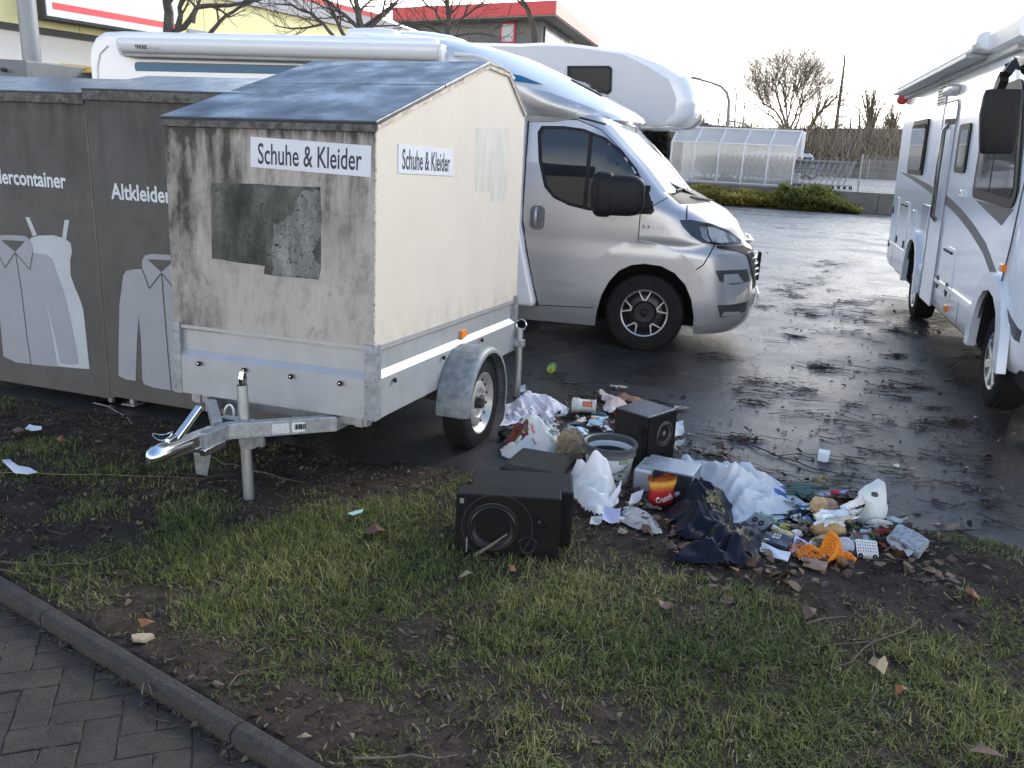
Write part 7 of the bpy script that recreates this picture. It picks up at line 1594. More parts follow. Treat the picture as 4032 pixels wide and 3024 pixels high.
# ----- bags
BAGW = film('bag_white', (.80, .83, .80), .97, .35, .35, bump=.35, bs=28)
def fruit_bag():
    m = BAGW.copy(); m.name = 'bag_printed'; tr = m.node_tree; b = tr.nodes['Principled BSDF']; src = b.inputs['Base Color'].links[0].from_socket
    tcn = tr.nodes.new('ShaderNodeTexCoord'); v = tr.nodes.new('ShaderNodeTexVoronoi'); v.inputs['Scale'].default_value = 34; tr.links.new(tcn.outputs['Object'], v.inputs['Vector'])
    s = tr.nodes.new('ShaderNodeSeparateColor'); tr.links.new(v.outputs['Color'], s.inputs[0]); r = tr.nodes.new('ShaderNodeValToRGB'); e = r.color_ramp.elements; r.color_ramp.interpolation = 'CONSTANT'
    cols = [(.16, .02, .03), (.05, .02, .07), (.30, .03, .03), (.09, .10, .04), (.22, .06, .06), (.03, .02, .05)]
    while len(e) < len(cols): e.new(.5)
    for i, c in enumerate(cols): e[i].position = i/len(cols); e[i].color = c+(1,)
    tr.links.new(s.outputs[0], r.inputs[0])
    # where the print sits: a band of blobs on the near left flank
    mp = tr.nodes.new('ShaderNodeVectorMath'); mp.operation = 'DISTANCE'; mp.inputs[1].default_value = (-.10, -.05, .10); tr.links.new(tcn.outputs['Object'], mp.inputs[0])
    n = tr.nodes.new('ShaderNodeTexNoise'); n.inputs['Scale'].default_value = 16; tr.links.new(tcn.outputs['Object'], n.inputs['Vector'])
    ad = tr.nodes.new('ShaderNodeMath'); ad.operation = 'MULTIPLY_ADD'; ad.inputs[1].default_value = .22; tr.links.new(n.outputs['Fac'], ad.inputs[0]); tr.links.new(mp.outputs['Value'], ad.inputs[2])
    lt = tr.nodes.new('ShaderNodeMath'); lt.operation = 'LESS_THAN'; lt.inputs[1].default_value = .195; tr.links.new(ad.outputs[0], lt.inputs[0])
    mx = tr.nodes.new('ShaderNodeMix'); mx.data_type = 'RGBA'; tr.links.new(lt.outputs[0], mx.inputs['Factor']); tr.links.new(src, mx.inputs['A']); tr.links.new(r.outputs[0], mx.inputs['B']); tr.links.new(mx.outputs['Result'], b.inputs['Base Color'])
    for nd in tr.nodes:
        if nd.type == 'BSDF_TRANSLUCENT': tr.links.new(mx.outputs['Result'], nd.inputs[0])
    return m
def stick_text(o, s, c, right, up, fit, m, bold=.02, off=.003):
    """lettering pressed onto a crumpled surface along its own facing"""
    right = Vector(right).normalized(); up = Vector(up).normalized(); n = right.cross(up).normalized(); bm = bmesh.new(); bm.from_mesh(o.data); bv = BVHTree.FromBMesh(bm); bm.free(); c = Vector(c)
    def fn(a, b, of):
        p = c+right*a+up*b+n*.5; h_ = bv.ray_cast(p, -n); return h_[0]+n*of if h_[0] is not None else c+right*a+up*b
    return lettering(s, fn, 'lettering', m, o, fit=fit, bold=bold, off=off, step=fit[0]/10)
o = drape('carrier_bag', Q7([(548, 680), (575, 735), (660, 752), (800, 755), (960, 752), (1060, 725), (1085, 650), (1060, 590), (960, 555), (800, 545), (660, 590), (590, 640)]), .09, .03, 13, 3, fruit_bag(), 'full white carrier bag printed with dark fruit, beside the trailer wheel', 'plastic bag', soft=.055, bumps=[(*Z7(800, 660), .09, .145), (*Z7(960, 670), .07, .035)], dirn=.6, aniso=.6, steep=.4, res=.007, crease=.03)
folded('bag_handle', Vector((.13, .0, .05)), (.12, .12, .09), 78, BAGW, None, None, 1.3, par=o)
REDI = mat('print_red', (.55, .04, .05), .5, var=.05); stick_text(o, 'Obst', (-.01, -.05, .15), (.45, 0, -.9), (.9, .1, .45), (.055, .022), REDI); stick_text(o, 'und', (.0, -.07, .085), (.5, 0, -.85), (.85, .1, .5), (.035, .016), REDI)
CLEAR = film('film_clear', (.94, .93, .91), .94, .3, .35, bump=.5, bs=22)
drape('plastic_bag', Q7([(1085, 1010), (1120, 1080), (1250, 1200), (1330, 1245), (1400, 1240), (1530, 1120), (1500, 1010), (1420, 940), (1250, 930), (1130, 960)]), .10, .04, 12, 11, CLEAR, 'tall thin see through bag slumped before the paint tub', 'plastic bag', soft=.07, bumps=[(*Z7(1300, 1060), .065, .13), (*Z7(1200, 1020), .06, .03)], dirn=1.4, aniso=.5, steep=.4, res=.007, crease=.035)
SHEET = mat('sheet_white', (.70, .67, .70), .8, var=.06, vs=8, dirt=(.45, .42, .40), da=.66, ds=6)
drape('bed_sheet', Q7([(548, 490), (585, 420), (600, 310), (700, 290), (790, 270), (860, 290), (960, 300), (1100, 330), (1125, 345), (1100, 395), (1010, 405), (1050, 475), (980, 478), (880, 460), (740, 440), (650, 470)]), .02, .05, 20, 4, SHEET, 'rumpled white bed sheet spread behind the trailer wheel', 'sheet', bumps=[(*Z7(850, 280), .13, .045), (*Z7(960, 300), .12, .03)], dirn=.4, res=.009, crease=.02)
# tall jug lying on its side
p = P7(1245, 372); t = empty('jug', p+Vector((0, .03, 0)), math.radians(-6), 'white ribbed jug lying on its side with six orange red squares', 'jug'); JW = mat('jug_white', (.72, .70, .62), .3, var=.04, dirt=(.5, .46, .4), da=.66, ds=9)
Mj = Matrix.Translation((-.085, 0, .046)) @ Matrix.Rotation(math.pi/2, 4, 'Y'); rj_ = .044
mb = MB(); mb.lathe([(0, 0), (.041, .001), (.047, .012), (.047, .055), (.044, .060), (.044, .150), (.047, .156), (.047, .163), (.042, .163), (.040, .150), (.039, .02), (0, .018)], 40, M=Mj, caps=False); mb.build('body', JW, t, smooth=40)
mb = MB()
for k in range(12):
    for j in range(4): a = 2*math.pi*(k+.5*(j % 2))/12; mb.box((-.075+j*.012, .0475*math.cos(a), .046+.0475*math.sin(a)), (.008, .012, .012), 0, Matrix.Rotation(a, 3, 'X'))
mb.build('ribbing', JW, t, bevel=.003)
def fj(a, b, o): th = math.radians(128)-b/rj_; return (a, -math.cos(math.pi-th)*0-(rj_+o)*math.sin(th-math.radians(0))*1.0, .046+(rj_+o)*math.cos(th)) if False else (a, -(rj_+o)*math.cos(b/rj_+.42), .046+(rj_+o)*math.sin(b/rj_+.42))
RSQ = mat('square_red', (.62, .07, .02), .35, var=.05); OSQ = mat('square_orange', (.85, .22, .03), .35, var=.05)
for i in range(3):
    for j in range(2):
        a0 = -.012+i*.022; b0 = -.012+j*.021; s_ = patch(round_poly(a0, b0, a0+.020, b0+.019, .005), fj, 'red_square', RSQ, t, off=.0012, thick=.001, step=.006); patch(round_poly(a0+.005, b0+.005, a0+.015, b0+.014, .003), fj, 'orange_square', OSQ, s_, off=.002, thick=.0008)
mb = MB(); mb.tube([(.03, -.03, .085), (.045, -.045, .10), (.065, -.05, .10), (.075, -.04, .08)], .006, 6); mb.build('handle', JW, t, smooth=60)
# clothes behind
BEI = mat('cloth_beige', (.55, .43, .37), .85, var=.15, vs=10); TAN = mat('cloth_tan', (.30, .15, .085), .85, var=.2, vs=10); OFFW = mat('cloth_offwhite', (.62, .58, .53), .85, var=.1)
drape('clothes', Q7([(1335, 255), (1362, 215), (1400, 240), (1505, 262), (1560, 275), (1600, 310), (1540, 352), (1440, 372), (1385, 335), (1425, 295)]), .05, .022, 22, 6, BEI, 'crumpled beige clothes behind the upright loudspeaker', 'clothes', soft=.05, bumps=[(*Z7(1370, 260), .03, .06)])
drape('clothes', Q7([(1495, 255), (1530, 222), (1640, 262), (1725, 268), (1715, 292), (1650, 300), (1600, 290), (1530, 282)]), .05, .02, 22, 7, TAN, 'tan brown garment lying over the beige clothes', 'clothes', soft=.04)
drape('clothes', Q7([(1630, 292), (1735, 290), (1760, 305), (1700, 322), (1640, 318)]), .03, .012, 22, 8, OFFW, 'off white scrap of cloth right of the tan garment', 'clothes', soft=.03, res=.008)
drape('clothes', Q7([(1395, 320), (1480, 305), (1535, 330), (1520, 372), (1450, 380), (1400, 360)]), .04, .016, 22, 9, OFFW, 'off white rag in front of the beige clothes', 'clothes', soft=.04, res=.009)
folded('rag', P7(1362, 412), (.12, .08, .05), 21, mat('rag_teal', (.12, .20, .21), .8, var=.3, vs=20), 'grey teal rag below the jug', 'rag', .2)
crumple('paper_bag', P7(1150, 742)+Vector((0, .05, 0)), (.16, .12, .13), 22, mat('kraft', (.27, .20, .12), .8, var=.15, vs=9, bump=.2, bs=60), 'crushed brown paper bag between the fruit bag and the tub', 'paper bag', .4, .75, 2.6, 5, smooth=25)
drape('plastic_bag', Q7([(1062, 545), (1075, 510), (1160, 505), (1280, 520), (1275, 560), (1200, 580), (1160, 600), (1080, 620)]), .06, .02, 24, 10, mat('bag_skyblue', (.30, .52, .68), .4, var=.1, dirt=(.30, .08, .10), da=.66, ds=16), 'pale blue bag with dark red print behind the brown paper bag', 'plastic bag', soft=.05, res=.009)
card('plank', Z7(985, 735), Z7(1205, 800), Z7(1010, 715), mat('raw_wood', (.48, .32, .15), .7, var=.2, vs=14, stretch=(1, .2, 1)), 'short strip of raw yellow wood under the brown paper bag', 'plank', .016, lift=.006)
crumple('bin_bag', P7(605, 580), (.11, .07, .055), 24, mat('bag_black', (.015, .015, .018), .3, var=.2), 'small black plastic scrap beside the trailer tyre', 'plastic scrap', 0, .5, 2.4, 4)
crumple('peel', P7(662, 516), (.05, .035, .025), 25, mat('peel_orange', (.75, .25, .02), .5, var=.1), 'orange scrap between the bed sheet and the fruit bag', 'scrap', 0, .4, 2, 3)
# leaflets
def hue_cards(): 
    C7 = [((1262, 492), (1385, 500), (1285, 462), (.48, .60, .66), 'pale blue plastic wallet behind the tub', 'wallet'), ((1290, 470), (1430, 488), (1300, 430), (.72, .70, .70), 'white leaflet with a coloured stripe behind the tub', 'leaflet'),
          ((1978, 508), (2045, 505), (1985, 482), (.66, .66, .66), 'white card lying right of the upright loudspeaker', 'card'), ((1985, 580), (2060, 560), (1978, 535), (.62, .58, .52), 'creased printed leaflet right of the upright loudspeaker', 'leaflet'), ((1980, 655), (2055, 650), (1985, 638), (.45, .42, .36), 'dull scrap of card by the right foot of the upright loudspeaker', 'card'),
          ((690, 212), (770, 216), (682, 182), (.60, .62, .64), 'white card against the rear prop of the trailer', 'card')]
    for c, u, v, col, lb, ct in C7: yield card(ct, Z7(*c), Z7(*u), Z7(*v), mat('card_'+ct, col, .45, var=.08, vs=30), lb, ct, .002, (0.01, .02), .04)
L_ = list(hue_cards())
for i, cc in enumerate(((.65, .08, .10), (.75, .35, .05), (.70, .62, .10), (.12, .42, .16), (.08, .25, .55))):
    a = (1296+i*14, 470+i*1); card('colour_band', Z7(*a), Z7(a[0]+13, a[1]+1), Z7(a[0]+2, a[1]-32), mat('band', cc, .45, var=0), 'x', None, .001, (.003, .018), lift=.013+.0005*i)
BANDS = [o for o in bpy.data.objects if o.name.startswith('colour_band')]
for o in BANDS:
    del o['label']; m_ = o.matrix_basis.copy(); o.parent = L_[1]; o.matrix_parent_inverse = Matrix.Identity(4); o.location = m_.translation-L_[1].location
folded('tissue', P7(1195, 465), (.13, .08, .05), 27, OFFW, 'dirty white tissue between the bed sheet and the leaflets', 'tissue', 0)
folded('tissue', P7(1520, 172), (.14, .05, .035), 28, OFFW, 'torn white tissue alone on the tarmac behind the clothes', 'tissue', -.25)
folded('tissue', P7(2035, 345), (.12, .06, .04), 29, OFFW, 'folded white tissue right of the upright loudspeaker top', 'tissue', -.2)
# small bottle with a green cap end
p = put(2172, 1470); t = empty('drink_can', p+Vector((0, .03, 0)), math.radians(-100), 'small green drink can lying with its lime end towards the camera', 'can')
Mc = Matrix.Translation((-.0, 0, .034)) @ Matrix.Rotation(math.pi/2, 4, 'Y'); mb = MB(); mb.lathe([(.0, -.07), (.030, -.07), (.034, -.062), (.034, .03), (.032, .036), (0, .036)], 28, M=Mc, caps=False); mb.build('body', mat('can_green', (.10, .33, .12), .3, var=.1), t, smooth=40)
mb = MB(); mb.lathe([(0, .0365), (.030, .0365), (.033, .040), (.031, .044), (.028, .041), (0, .041)], 28, M=Mc, caps=False); ed = mb.build('end', mat('can_lime', (.42, .52, .09), .3, var=.05), t, smooth=40); mb = MB(); mb.box((.0425, 0, .034), (.001, .016, .018)); mb.build('red_mark', mat('mark_red', (.6, .1, .05), .4, var=0), ed)
# silver hi-fi speaker lying down
D_, A_ = P8(398, 415), P8(20, 335); d = D_-A_; yaw = math.atan2(d.y, d.x); L = Vector((d.x, d.y, 0)).length; t = empty('speaker_box', A_, yaw, 'silver grey hi-fi speaker lying down, dark side towards the grass', 'loudspeaker')
SIL = mat('speaker_silver', (.30, .31, .33), .35, metal=.5, var=.06, bump=.3, bs=34, rv=.1); hh = .135
mb = MB(); mb.span((0, .012, .0), (L, .215, hh)); mb.build('cabinet', SIL, t, bevel=.005); mb = MB(); mb.span((.075, -.004, .004), (L-.004, .012, hh-.004)); mb.build('front_cloth', mat('front_dark', (.025, .025, .027), .8, var=.2, bump=.3, bs=400), t, bevel=.003); mb = MB(); mb.span((-.028, -.012, 0), (.072, .20, hh-.012)); mb.build('end_panel', mat('end_silver', (.46, .48, .50), .35, metal=.4, var=.05), t, bevel=.012)
# crisp packet
def packet_mat():
    m = mat('packet', (.36, .03, .03), .28, var=.25, vs=9, coat=.4, bump=.4, bs=18, coord='Generated'); tr = m.node_tree; b = tr.nodes['Principled BSDF']; tcn = tr.nodes.new('ShaderNodeTexCoord'); sp = tr.nodes.new('ShaderNodeSeparateXYZ'); tr.links.new(tcn.outputs['Generated'], sp.inputs[0]); r = tr.nodes.new('ShaderNodeValToRGB'); e = r.color_ramp.elements
    st = [(0, (.10, .015, .012)), (.18, (.38, .02, .025)), (.52, (.48, .025, .03)), (.62, (.55, .16, .02)), (.74, (.80, .42, .06)), (.84, (.30, .07, .02)), (1, (.10, .03, .02))]
    while len(e) < len(st): e.new(.5)
    for i, (p_, c) in enumerate(st): e[i].position = p_; e[i].color = c+(1,)
    tr.links.new(sp.outputs['Z'], r.inputs[0]); tr.links.new(r.outputs[0], b.inputs['Base Color']); return m
p = P8(190, 470); rings = []; NP = 40
for i, (zz, w_, d_) in enumerate([(0, .048, .006), (.012, .056, .018), (.04, .060, .030), (.07, .060, .033), (.10, .058, .028), (.13, .062, .020), (.155, .066, .012), (.172, .070, .010)]):
    r_ = []
    for k in range(NP):
        a_ = 2*math.pi*k/NP; ca, sa = math.cos(a_), math.sin(a_); c_ = Vector((math.copysign(abs(ca)**.6, ca)*w_, math.copysign(abs(sa)**.8, sa)*d_, zz)); j_ = .007*fbm(c_*26, 3.3, 3, True)-.003; c_ += Vector((ca*j_, sa*j_, .014*math.sin(k*.9)*(i == 7)+.006*math.sin(k*2.3)*(i == 7))); r_.append(c_)
    rings.append(r_)
mb = MB(); mb.loft(rings, caps=False); o = mb.build('crisp_packet', packet_mat(), None, smooth=35); o.location = p+Vector((0, .03, .004)); o.rotation_euler = (.18, -.08, .15); tag(o, 'shiny red and orange crisp packet standing against the silver speaker', 'packet')
stick_text(o, 'Crunch', (.004, -.04, .068), (1, 0, .25), (-.22, 0, 1), (.085, .036), mat('print_white_gloss', (.75, .73, .70), .35, var=0), .03, .002)
crumple('paper_cup', P8(320, 390), (.07, .05, .06), 33, mat('cup_pinkwhite', (.62, .54, .52), .6, var=.06), 'pale pinkish paper cup behind the crisp packet', 'cup', 0, .15, 1.2, 4)
# newspaper and papers left of the navy cloth
NEWS = mat('newsprint', (.40, .37, .34), .8, var=.35, vs=34, stretch=(1, 5, 1), dirt=(.12, .08, .07), da=.56, ds=10)
drape('newspaper', Q7([(1530, 1265), (1560, 1150), (1640, 1160), (1760, 1200), (1850, 1290), (1890, 1370), (1790, 1372), (1640, 1320)]), .03, .02, 18, 14, NEWS, 'soaked crumpled newspaper below the crisp packet', 'newspaper', soft=.04, res=.009)
card('paper', Z7(1380, 1270), Z7(1520, 1330), Z7(1400, 1200), mat('paper_lilac', (.52, .52, .66), .7, var=.06), 'lilac white sheet of paper below the tall see through bag', 'paper', .001, (.02, .03), .07); card('paper', Z7(1285, 1300), Z7(1380, 1310), Z7(1300, 1250), mat('paper_wet', (.55, .53, .50), .75, var=.15), 'small torn paper at the foot of the tall see through bag', 'paper', .001, (.01, .01), .05)
card('carton', Z7(1430, 1195), Z7(1530, 1110), Z7(1440, 1150), mat('carton_white', (.62, .60, .58), .6, var=.08), 'white carton flap standing out of the tall see through bag', 'carton', .003, (.05, .04), .02)
card('carton', Z7(1600, 1195), Z7(1700, 1180), Z7(1620, 1150), mat('carton_grey', (.45, .43, .42), .6, var=.08), 'pale scrap of carton on the soaked newspaper', 'carton', .002, (.02, .03), .04, lift=.04)
# navy satin with golden leaves
def satin():
    m = mat('navy_satin', (.006, .008, .016), .42, var=.2, vs=5, spec=.2, bump=.05, bs=200); tr = m.node_tree; b = tr.nodes['Principled BSDF']; src = b.inputs['Base Color'].links[0].from_socket; 
    tcn = tr.nodes.new('ShaderNodeTexCoord'); n = tr.nodes.new('ShaderNodeTexNoise'); n.inputs['Scale'].default_value = 24; n.inputs['Detail'].default_value = 2; tr.links.new(tcn.outputs['Object'], n.inputs['Vector']); mx0 = tr.nodes.new('ShaderNodeMix'); mx0.data_type = 'RGBA'; mx0.inputs['Factor'].default_value = .06; tr.links.new(tcn.outputs['Object'], mx0.inputs['A']); tr.links.new(n.outputs['Color'], mx0.inputs['B'])
    v = tr.nodes.new('ShaderNodeTexVoronoi'); v.inputs['Scale'].default_value = 6.5; tr.links.new(mx0.outputs['Result'], v.inputs['Vector']); lt = tr.nodes.new('ShaderNodeMath'); lt.operation = 'LESS_THAN'; lt.inputs[1].default_value = .31; tr.links.new(v.outputs['Distance'], lt.inputs[0])
    s = tr.nodes.new('ShaderNodeSeparateColor'); tr.links.new(v.outputs['Color'], s.inputs[0]); gt = tr.nodes.new('ShaderNodeMath'); gt.operation = 'GREATER_THAN'; gt.inputs[1].default_value = .42; tr.links.new(s.outputs[0], gt.inputs[0]); mu = tr.nodes.new('ShaderNodeMath'); mu.operation = 'MULTIPLY'; tr.links.new(lt.outputs[0], mu.inputs[0]); tr.links.new(gt.outputs[0], mu.inputs[1])
    w2_ = tr.nodes.new('ShaderNodeTexVoronoi'); w2_.inputs['Scale'].default_value = 26; w2_.feature = 'DISTANCE_TO_EDGE'; tr.links.new(mx0.outputs['Result'], w2_.inputs['Vector']); g2 = tr.nodes.new('ShaderNodeMath'); g2.operation = 'GREATER_THAN'; g2.inputs[1].default_value = .06; tr.links.new(w2_.outputs['Distance'], g2.inputs[0]); m3_ = tr.nodes.new('ShaderNodeMath'); m3_.operation = 'MULTIPLY'; tr.links.new(mu.outputs[0], m3_.inputs[0]); tr.links.new(g2.outputs[0], m3_.inputs[1])
    mx = tr.nodes.new('ShaderNodeMix'); mx.data_type = 'RGBA'; tr.links.new(m3_.outputs[0], mx.inputs['Factor']); tr.links.new(src, mx.inputs['A']); mx.inputs['B'].default_value = (.19, .16, .075, 1); tr.links.new(mx.outputs['Result'], b.inputs['Base Color']); return m
SATIN = satin()
drape('satin_cloth', Q8([(225, 520), (255, 420), (330, 370), (430, 380), (560, 400), (640, 430), (705, 500), (715, 620), (700, 700), (560, 720), (380, 720), (270, 690)]), .10, .075, 9, 15, SATIN, 'heap of navy satin cloth with golden leaves, against the clear sheet', 'cloth', soft=.14, bumps=[(*Z8(540, 480), .10, .05)], dirn=.8, steep=.4, res=.008, crease=.035)
drape('satin_cloth', Q8([(250, 820), (300, 775), (420, 760), (520, 700), (600, 660), (720, 670), (850, 660), (935, 660), (945, 720), (900, 800), (915, 880), (840, 915), (700, 900), (560, 905), (380, 890), (280, 870)]), .05, .065, 12, 16, SATIN, 'navy satin cloth with golden leaves trailing onto the grass', 'cloth', soft=.09, bumps=[(*Z8(640, 740), .08, .025), (*Z8(870, 740), .05, .03)], dirn=-.5, steep=.4, res=.008, crease=.03)
# big clear plastic sheet
drape('plastic_sheet', Q8([(305, 175), (360, 120), (420, 160), (560, 175), (720, 195), (820, 230), (960, 270), (1070, 340), (1170, 420), (1270, 480), (1180, 520), (1110, 560), (960, 585), (840, 560), (720, 610), (690, 530), (560, 380), (450, 250)]), .07, .05, 12, 17, CLEAR, 'big clear plastic sheet billowing across the middle of the heap', 'plastic sheet', soft=.12, bumps=[(*Z8(620, 290), .12, .03), (*Z8(880, 340), .13, .04), (*Z8(350, 150), .05, .03)], dirn=.5, aniso=.6, steep=.35, res=.008, crease=.032)
card('carton', Z8(1000, 470), Z8(1090, 450), Z8(1000, 400), mat('blue_red_print', (.05, .14, .40), .5, var=.5, vs=22, dirt=(.6, .2, .2), da=.6, ds=12), 'blue printed carton under the right half of the clear sheet', 'carton', .03, (0, .02), lift=.02)
# standing white carrier bag
p = P8(1715, 575); t = empty('carrier_bag', p, math.radians(18), 'empty white bag standing on end with its handle hole up', 'plastic bag')
ol_ = [(-.05, 0), (.035, .0), (.052, .035), (.050, .09), (.040, .12), (.048, .16), (.046, .19), (.030, .212), (.005, .205), (-.03, .185), (-.062, .150), (-.066, .135), (-.035, .120), (-.045, .07), (-.052, .03)]
def fs_(a, b, o): return (a*1.1, -.02*math.sin(b*22)-.015*math.cos(a*40)+(-o if o > 0 else .03), b*1.02)
hole = round_poly(-.035, .152, -.008, .172, .008, 3)
cp_ = ol_[:11]+[(-.0215, .185)]  # outline with a slit to the handle hole
i0 = 10; slit = ol_[:10]+[(-.0215, .1815)]+[hole[(k+4) % len(hole)] for k in range(len(hole), -1, -1)]+[(-.0235, .1806)]+ol_[10:]
patch(ol_, fs_, 'bag_front', BAGW, t, off=.018, thick=.03, step=.012, smooth=70); mb = MB(); mb.prism(round_poly(-.038, .150, -.012, .172, .009), -.0, .002, lambda a, b, h: (a*1.1, -.02*math.sin(b*22)-.015*math.cos(a*40)-.019-h, b*1.02)); mb.build('handle_hole', mat('hole_dark', (.06, .055, .05), .8, var=.2), t)
crumple('bag_base', Vector((0, .02, 0)), (.13, .07, .09), 35, BAGW, 'x', None, 0, .35, 2, 4)
o = bpy.data.objects['bag_base']; o.parent = t; del o['label']
# scraps of the heap: (kind, px, size, colour, label, category)
SC = [('rag', (1230, 440), (.24, .15, .10), (.075, .12, .11), 'dark green patterned rag behind the clear sheet', 'rag'), ('rag', (1310, 455), (.14, .10, .05), (.10, .22, .18), 'sea green cloth corner right of the patterned rag', 'rag'), ('paper', (1325, 385), (.11, .08, .06), (.28, .24, .11), 'olive crumpled paper on top of the green rag', 'paper'), ('rag', (1160, 340), (.08, .05, .05), (.32, .16, .09), 'rust brown scrap at the left of the green rag', 'rag'),
      ('packet', (1440, 420), (.18, .08, .05), (.33, .42, .66), 'blue and white packet behind the standing white bag', 'packet'), ('rag', (1600, 490), (.22, .10, .07), (.020, .018, .020), 'black cloth at the foot of the standing white bag', 'cloth'), ('rag', (1450, 480), (.19, .12, .08), (.16, .075, .065), 'wine brown cloth in the middle of the scraps', 'cloth'), ('peel', (1455, 445), (.045, .035, .03), (.55, .07, .11), 'pinkish red scrap on the wine brown cloth', 'scrap'),
      ('foil', (1200, 505), (.20, .11, .055), (.60, .61, .62), 'crinkled silver foil at the tip of the clear sheet', 'foil'), ('plastic_bag', (1600, 600), (.22, .17, .15), (.66, .62, .60), 'crinkly clear food bag right of the bread', 'plastic bag'), ('bread_roll', (1330, 560), (.09, .075, .07), (.60, .38, .19), 'golden bread roll resting on the scraps', 'bread'), ('bread_roll', (1395, 555), (.10, .06, .06), (.42, .28, .18), 'darker flattened bread roll beside the golden one', 'bread'),
      ('tissue', (1440, 655), (.22, .10, .085), (.70, .72, .70), 'white plastic scrap draped below the bread', 'plastic scrap'), ('bread_crust', (1410, 680), (.16, .09, .07), (.52, .30, .12), 'pile of torn orange bread crusts', 'bread'), ('bread_crust', (1380, 740), (.12, .06, .045), (.45, .27, .12), 'toast coloured crusts above the orange net', 'bread'), ('bread_crust', (1095, 700), (.12, .045, .04), (.62, .48, .28), 'pale curved crust left of the lilac paper', 'bread'), ('peel', (1090, 635), (.075, .05, .035), (.58, .45, .12), 'yellow scrap above the pale curved crust', 'scrap'),
      ('rag', (1745, 690), (.17, .05, .04), (.26, .03, .028), 'long dark red rag right of the scraps', 'rag'), ('rag', (1755, 760), (.12, .055, .03), (.22, .028, .028), 'short dark red rag behind the white crate piece', 'rag'), ('tissue', (1770, 640), (.14, .06, .05), (.55, .52, .46), 'dirty white paper behind the long red rag', 'paper'), ('shell', (1905, 172), (.045, .025, .018), (.62, .60, .52), 'white shell of foam alone on the tarmac', 'foam'), ('tissue', (1915, 575), (.11, .045, .022), (.60, .60, .58), 'white plastic scrap at the right end of the heap', 'plastic scrap'),
      ('rag', (1130, 560), (.24, .07, .045), (.028, .042, .065), 'dark blue wrapper under the silver foil', 'wrapper'), ('wood_chip', (1250, 640), (.12, .06, .05), (.36, .32, .26), 'grey cardboard shard left of the bread', 'cardboard'), ('tissue', (1020, 700), (.08, .03, .05), (.30, .28, .12), 'mustard paper twist by the tape cases', 'paper'), ('orange_scrap', (1260, 815), (.10, .06, .045), (.70, .32, .03), 'yellow orange wrapper inside the loop of the orange net', 'wrapper')]
for i, (k, q, sz, col, lb, ct) in enumerate(SC):
    m = CLEAR if lb.startswith('crinkly') else (mat('foil_silver', col, .2, metal=.9, var=.2, bump=.6, bs=40) if k == 'foil' else mat('scrap_%s' % ct.replace(' ', '_'), col, .45 if ct in ('packet', 'wrapper') else .75, var=.35, vs=18, dirt=tuple(c*.35 for c in col), da=.60, ds=22))
    bread = k.startswith(('bread', 'peel', 'shell')); (crumple if bread else (lambda *a, ridge=0, smooth=0, **kw: folded(a[0], a[1], (a[2][0], a[2][1], a[2][2]*1.15), a[3], a[4], a[5], a[6], a[7])))(k, P8(*q)+Vector((0, .02, 0)), sz, 40+i, m, lb, ct, random.uniform(-.4, .4), *((.26, 1.8, 4) if bread else ()), smooth=60, ridge=False)
# lifts some scraps off the ground where they lie on others
for lb, dz in (('golden bread', .05), ('darker flattened', .05), ('olive crumpled', .06), ('pinkish red', .05), ('white plastic scrap draped', .02)):
    for o in bpy.data.objects:
        if o.get('label', '').startswith(lb): o.location.z += dz
SMALL = [((.66, .65, .62), 'small torn white scrap strewn among the rubbish', 34), ((.035, .035, .04), 'small black plastic scrap strewn among the rubbish', 14), ((.34, .27, .20), 'small brown cardboard scrap strewn among the rubbish', 20), ((.10, .20, .42), 'small blue printed scrap strewn among the rubbish', 11), ((.42, .06, .05), 'small red printed scrap strewn among the rubbish', 9), ((.10, .22, .10), 'small green wrapper scrap strewn among the rubbish', 9), ((.55, .40, .12), 'small yellowish scrap strewn among the rubbish', 9)]
rg = random.Random(99); SPOT = [(1180, 540, 90, 50), (1250, 620, 110, 60), (1420, 520, 130, 60), (1560, 560, 100, 60), (1650, 700, 110, 60), (1380, 780, 120, 60), (1150, 680, 110, 60), (1020, 620, 80, 50), (1500, 440, 140, 45)]
for ci, (c, lb, cnt) in enumerate(SMALL):
    m = mat('small_scrap', c, .6, var=.35, vs=30, dirt=tuple(x*.4 for x in c), da=.58, ds=30)
    for k in range(cnt):
        if rg.random() < .72: sp = rg.choice(SPOT); q = P8(rg.gauss(sp[0], sp[2]*.6), rg.gauss(sp[1], sp[3]*.6))
        else: q = P7(rg.gauss(1330, 180), rg.gauss(420, 55)) if rg.random() < .6 else P7(rg.gauss(1600, 120), rg.gauss(1230, 60))
        w_ = rg.uniform(.035, .095); folded('scrap', q+Vector((0, 0, rg.uniform(0, .012))), (w_, w_*rg.uniform(.5, .9), rg.uniform(.012, .04)), 300+ci*40+k, m, lb, 'scrap', rg.uniform(0, 6), 12, 4, 'small scraps in the rubbish heap')
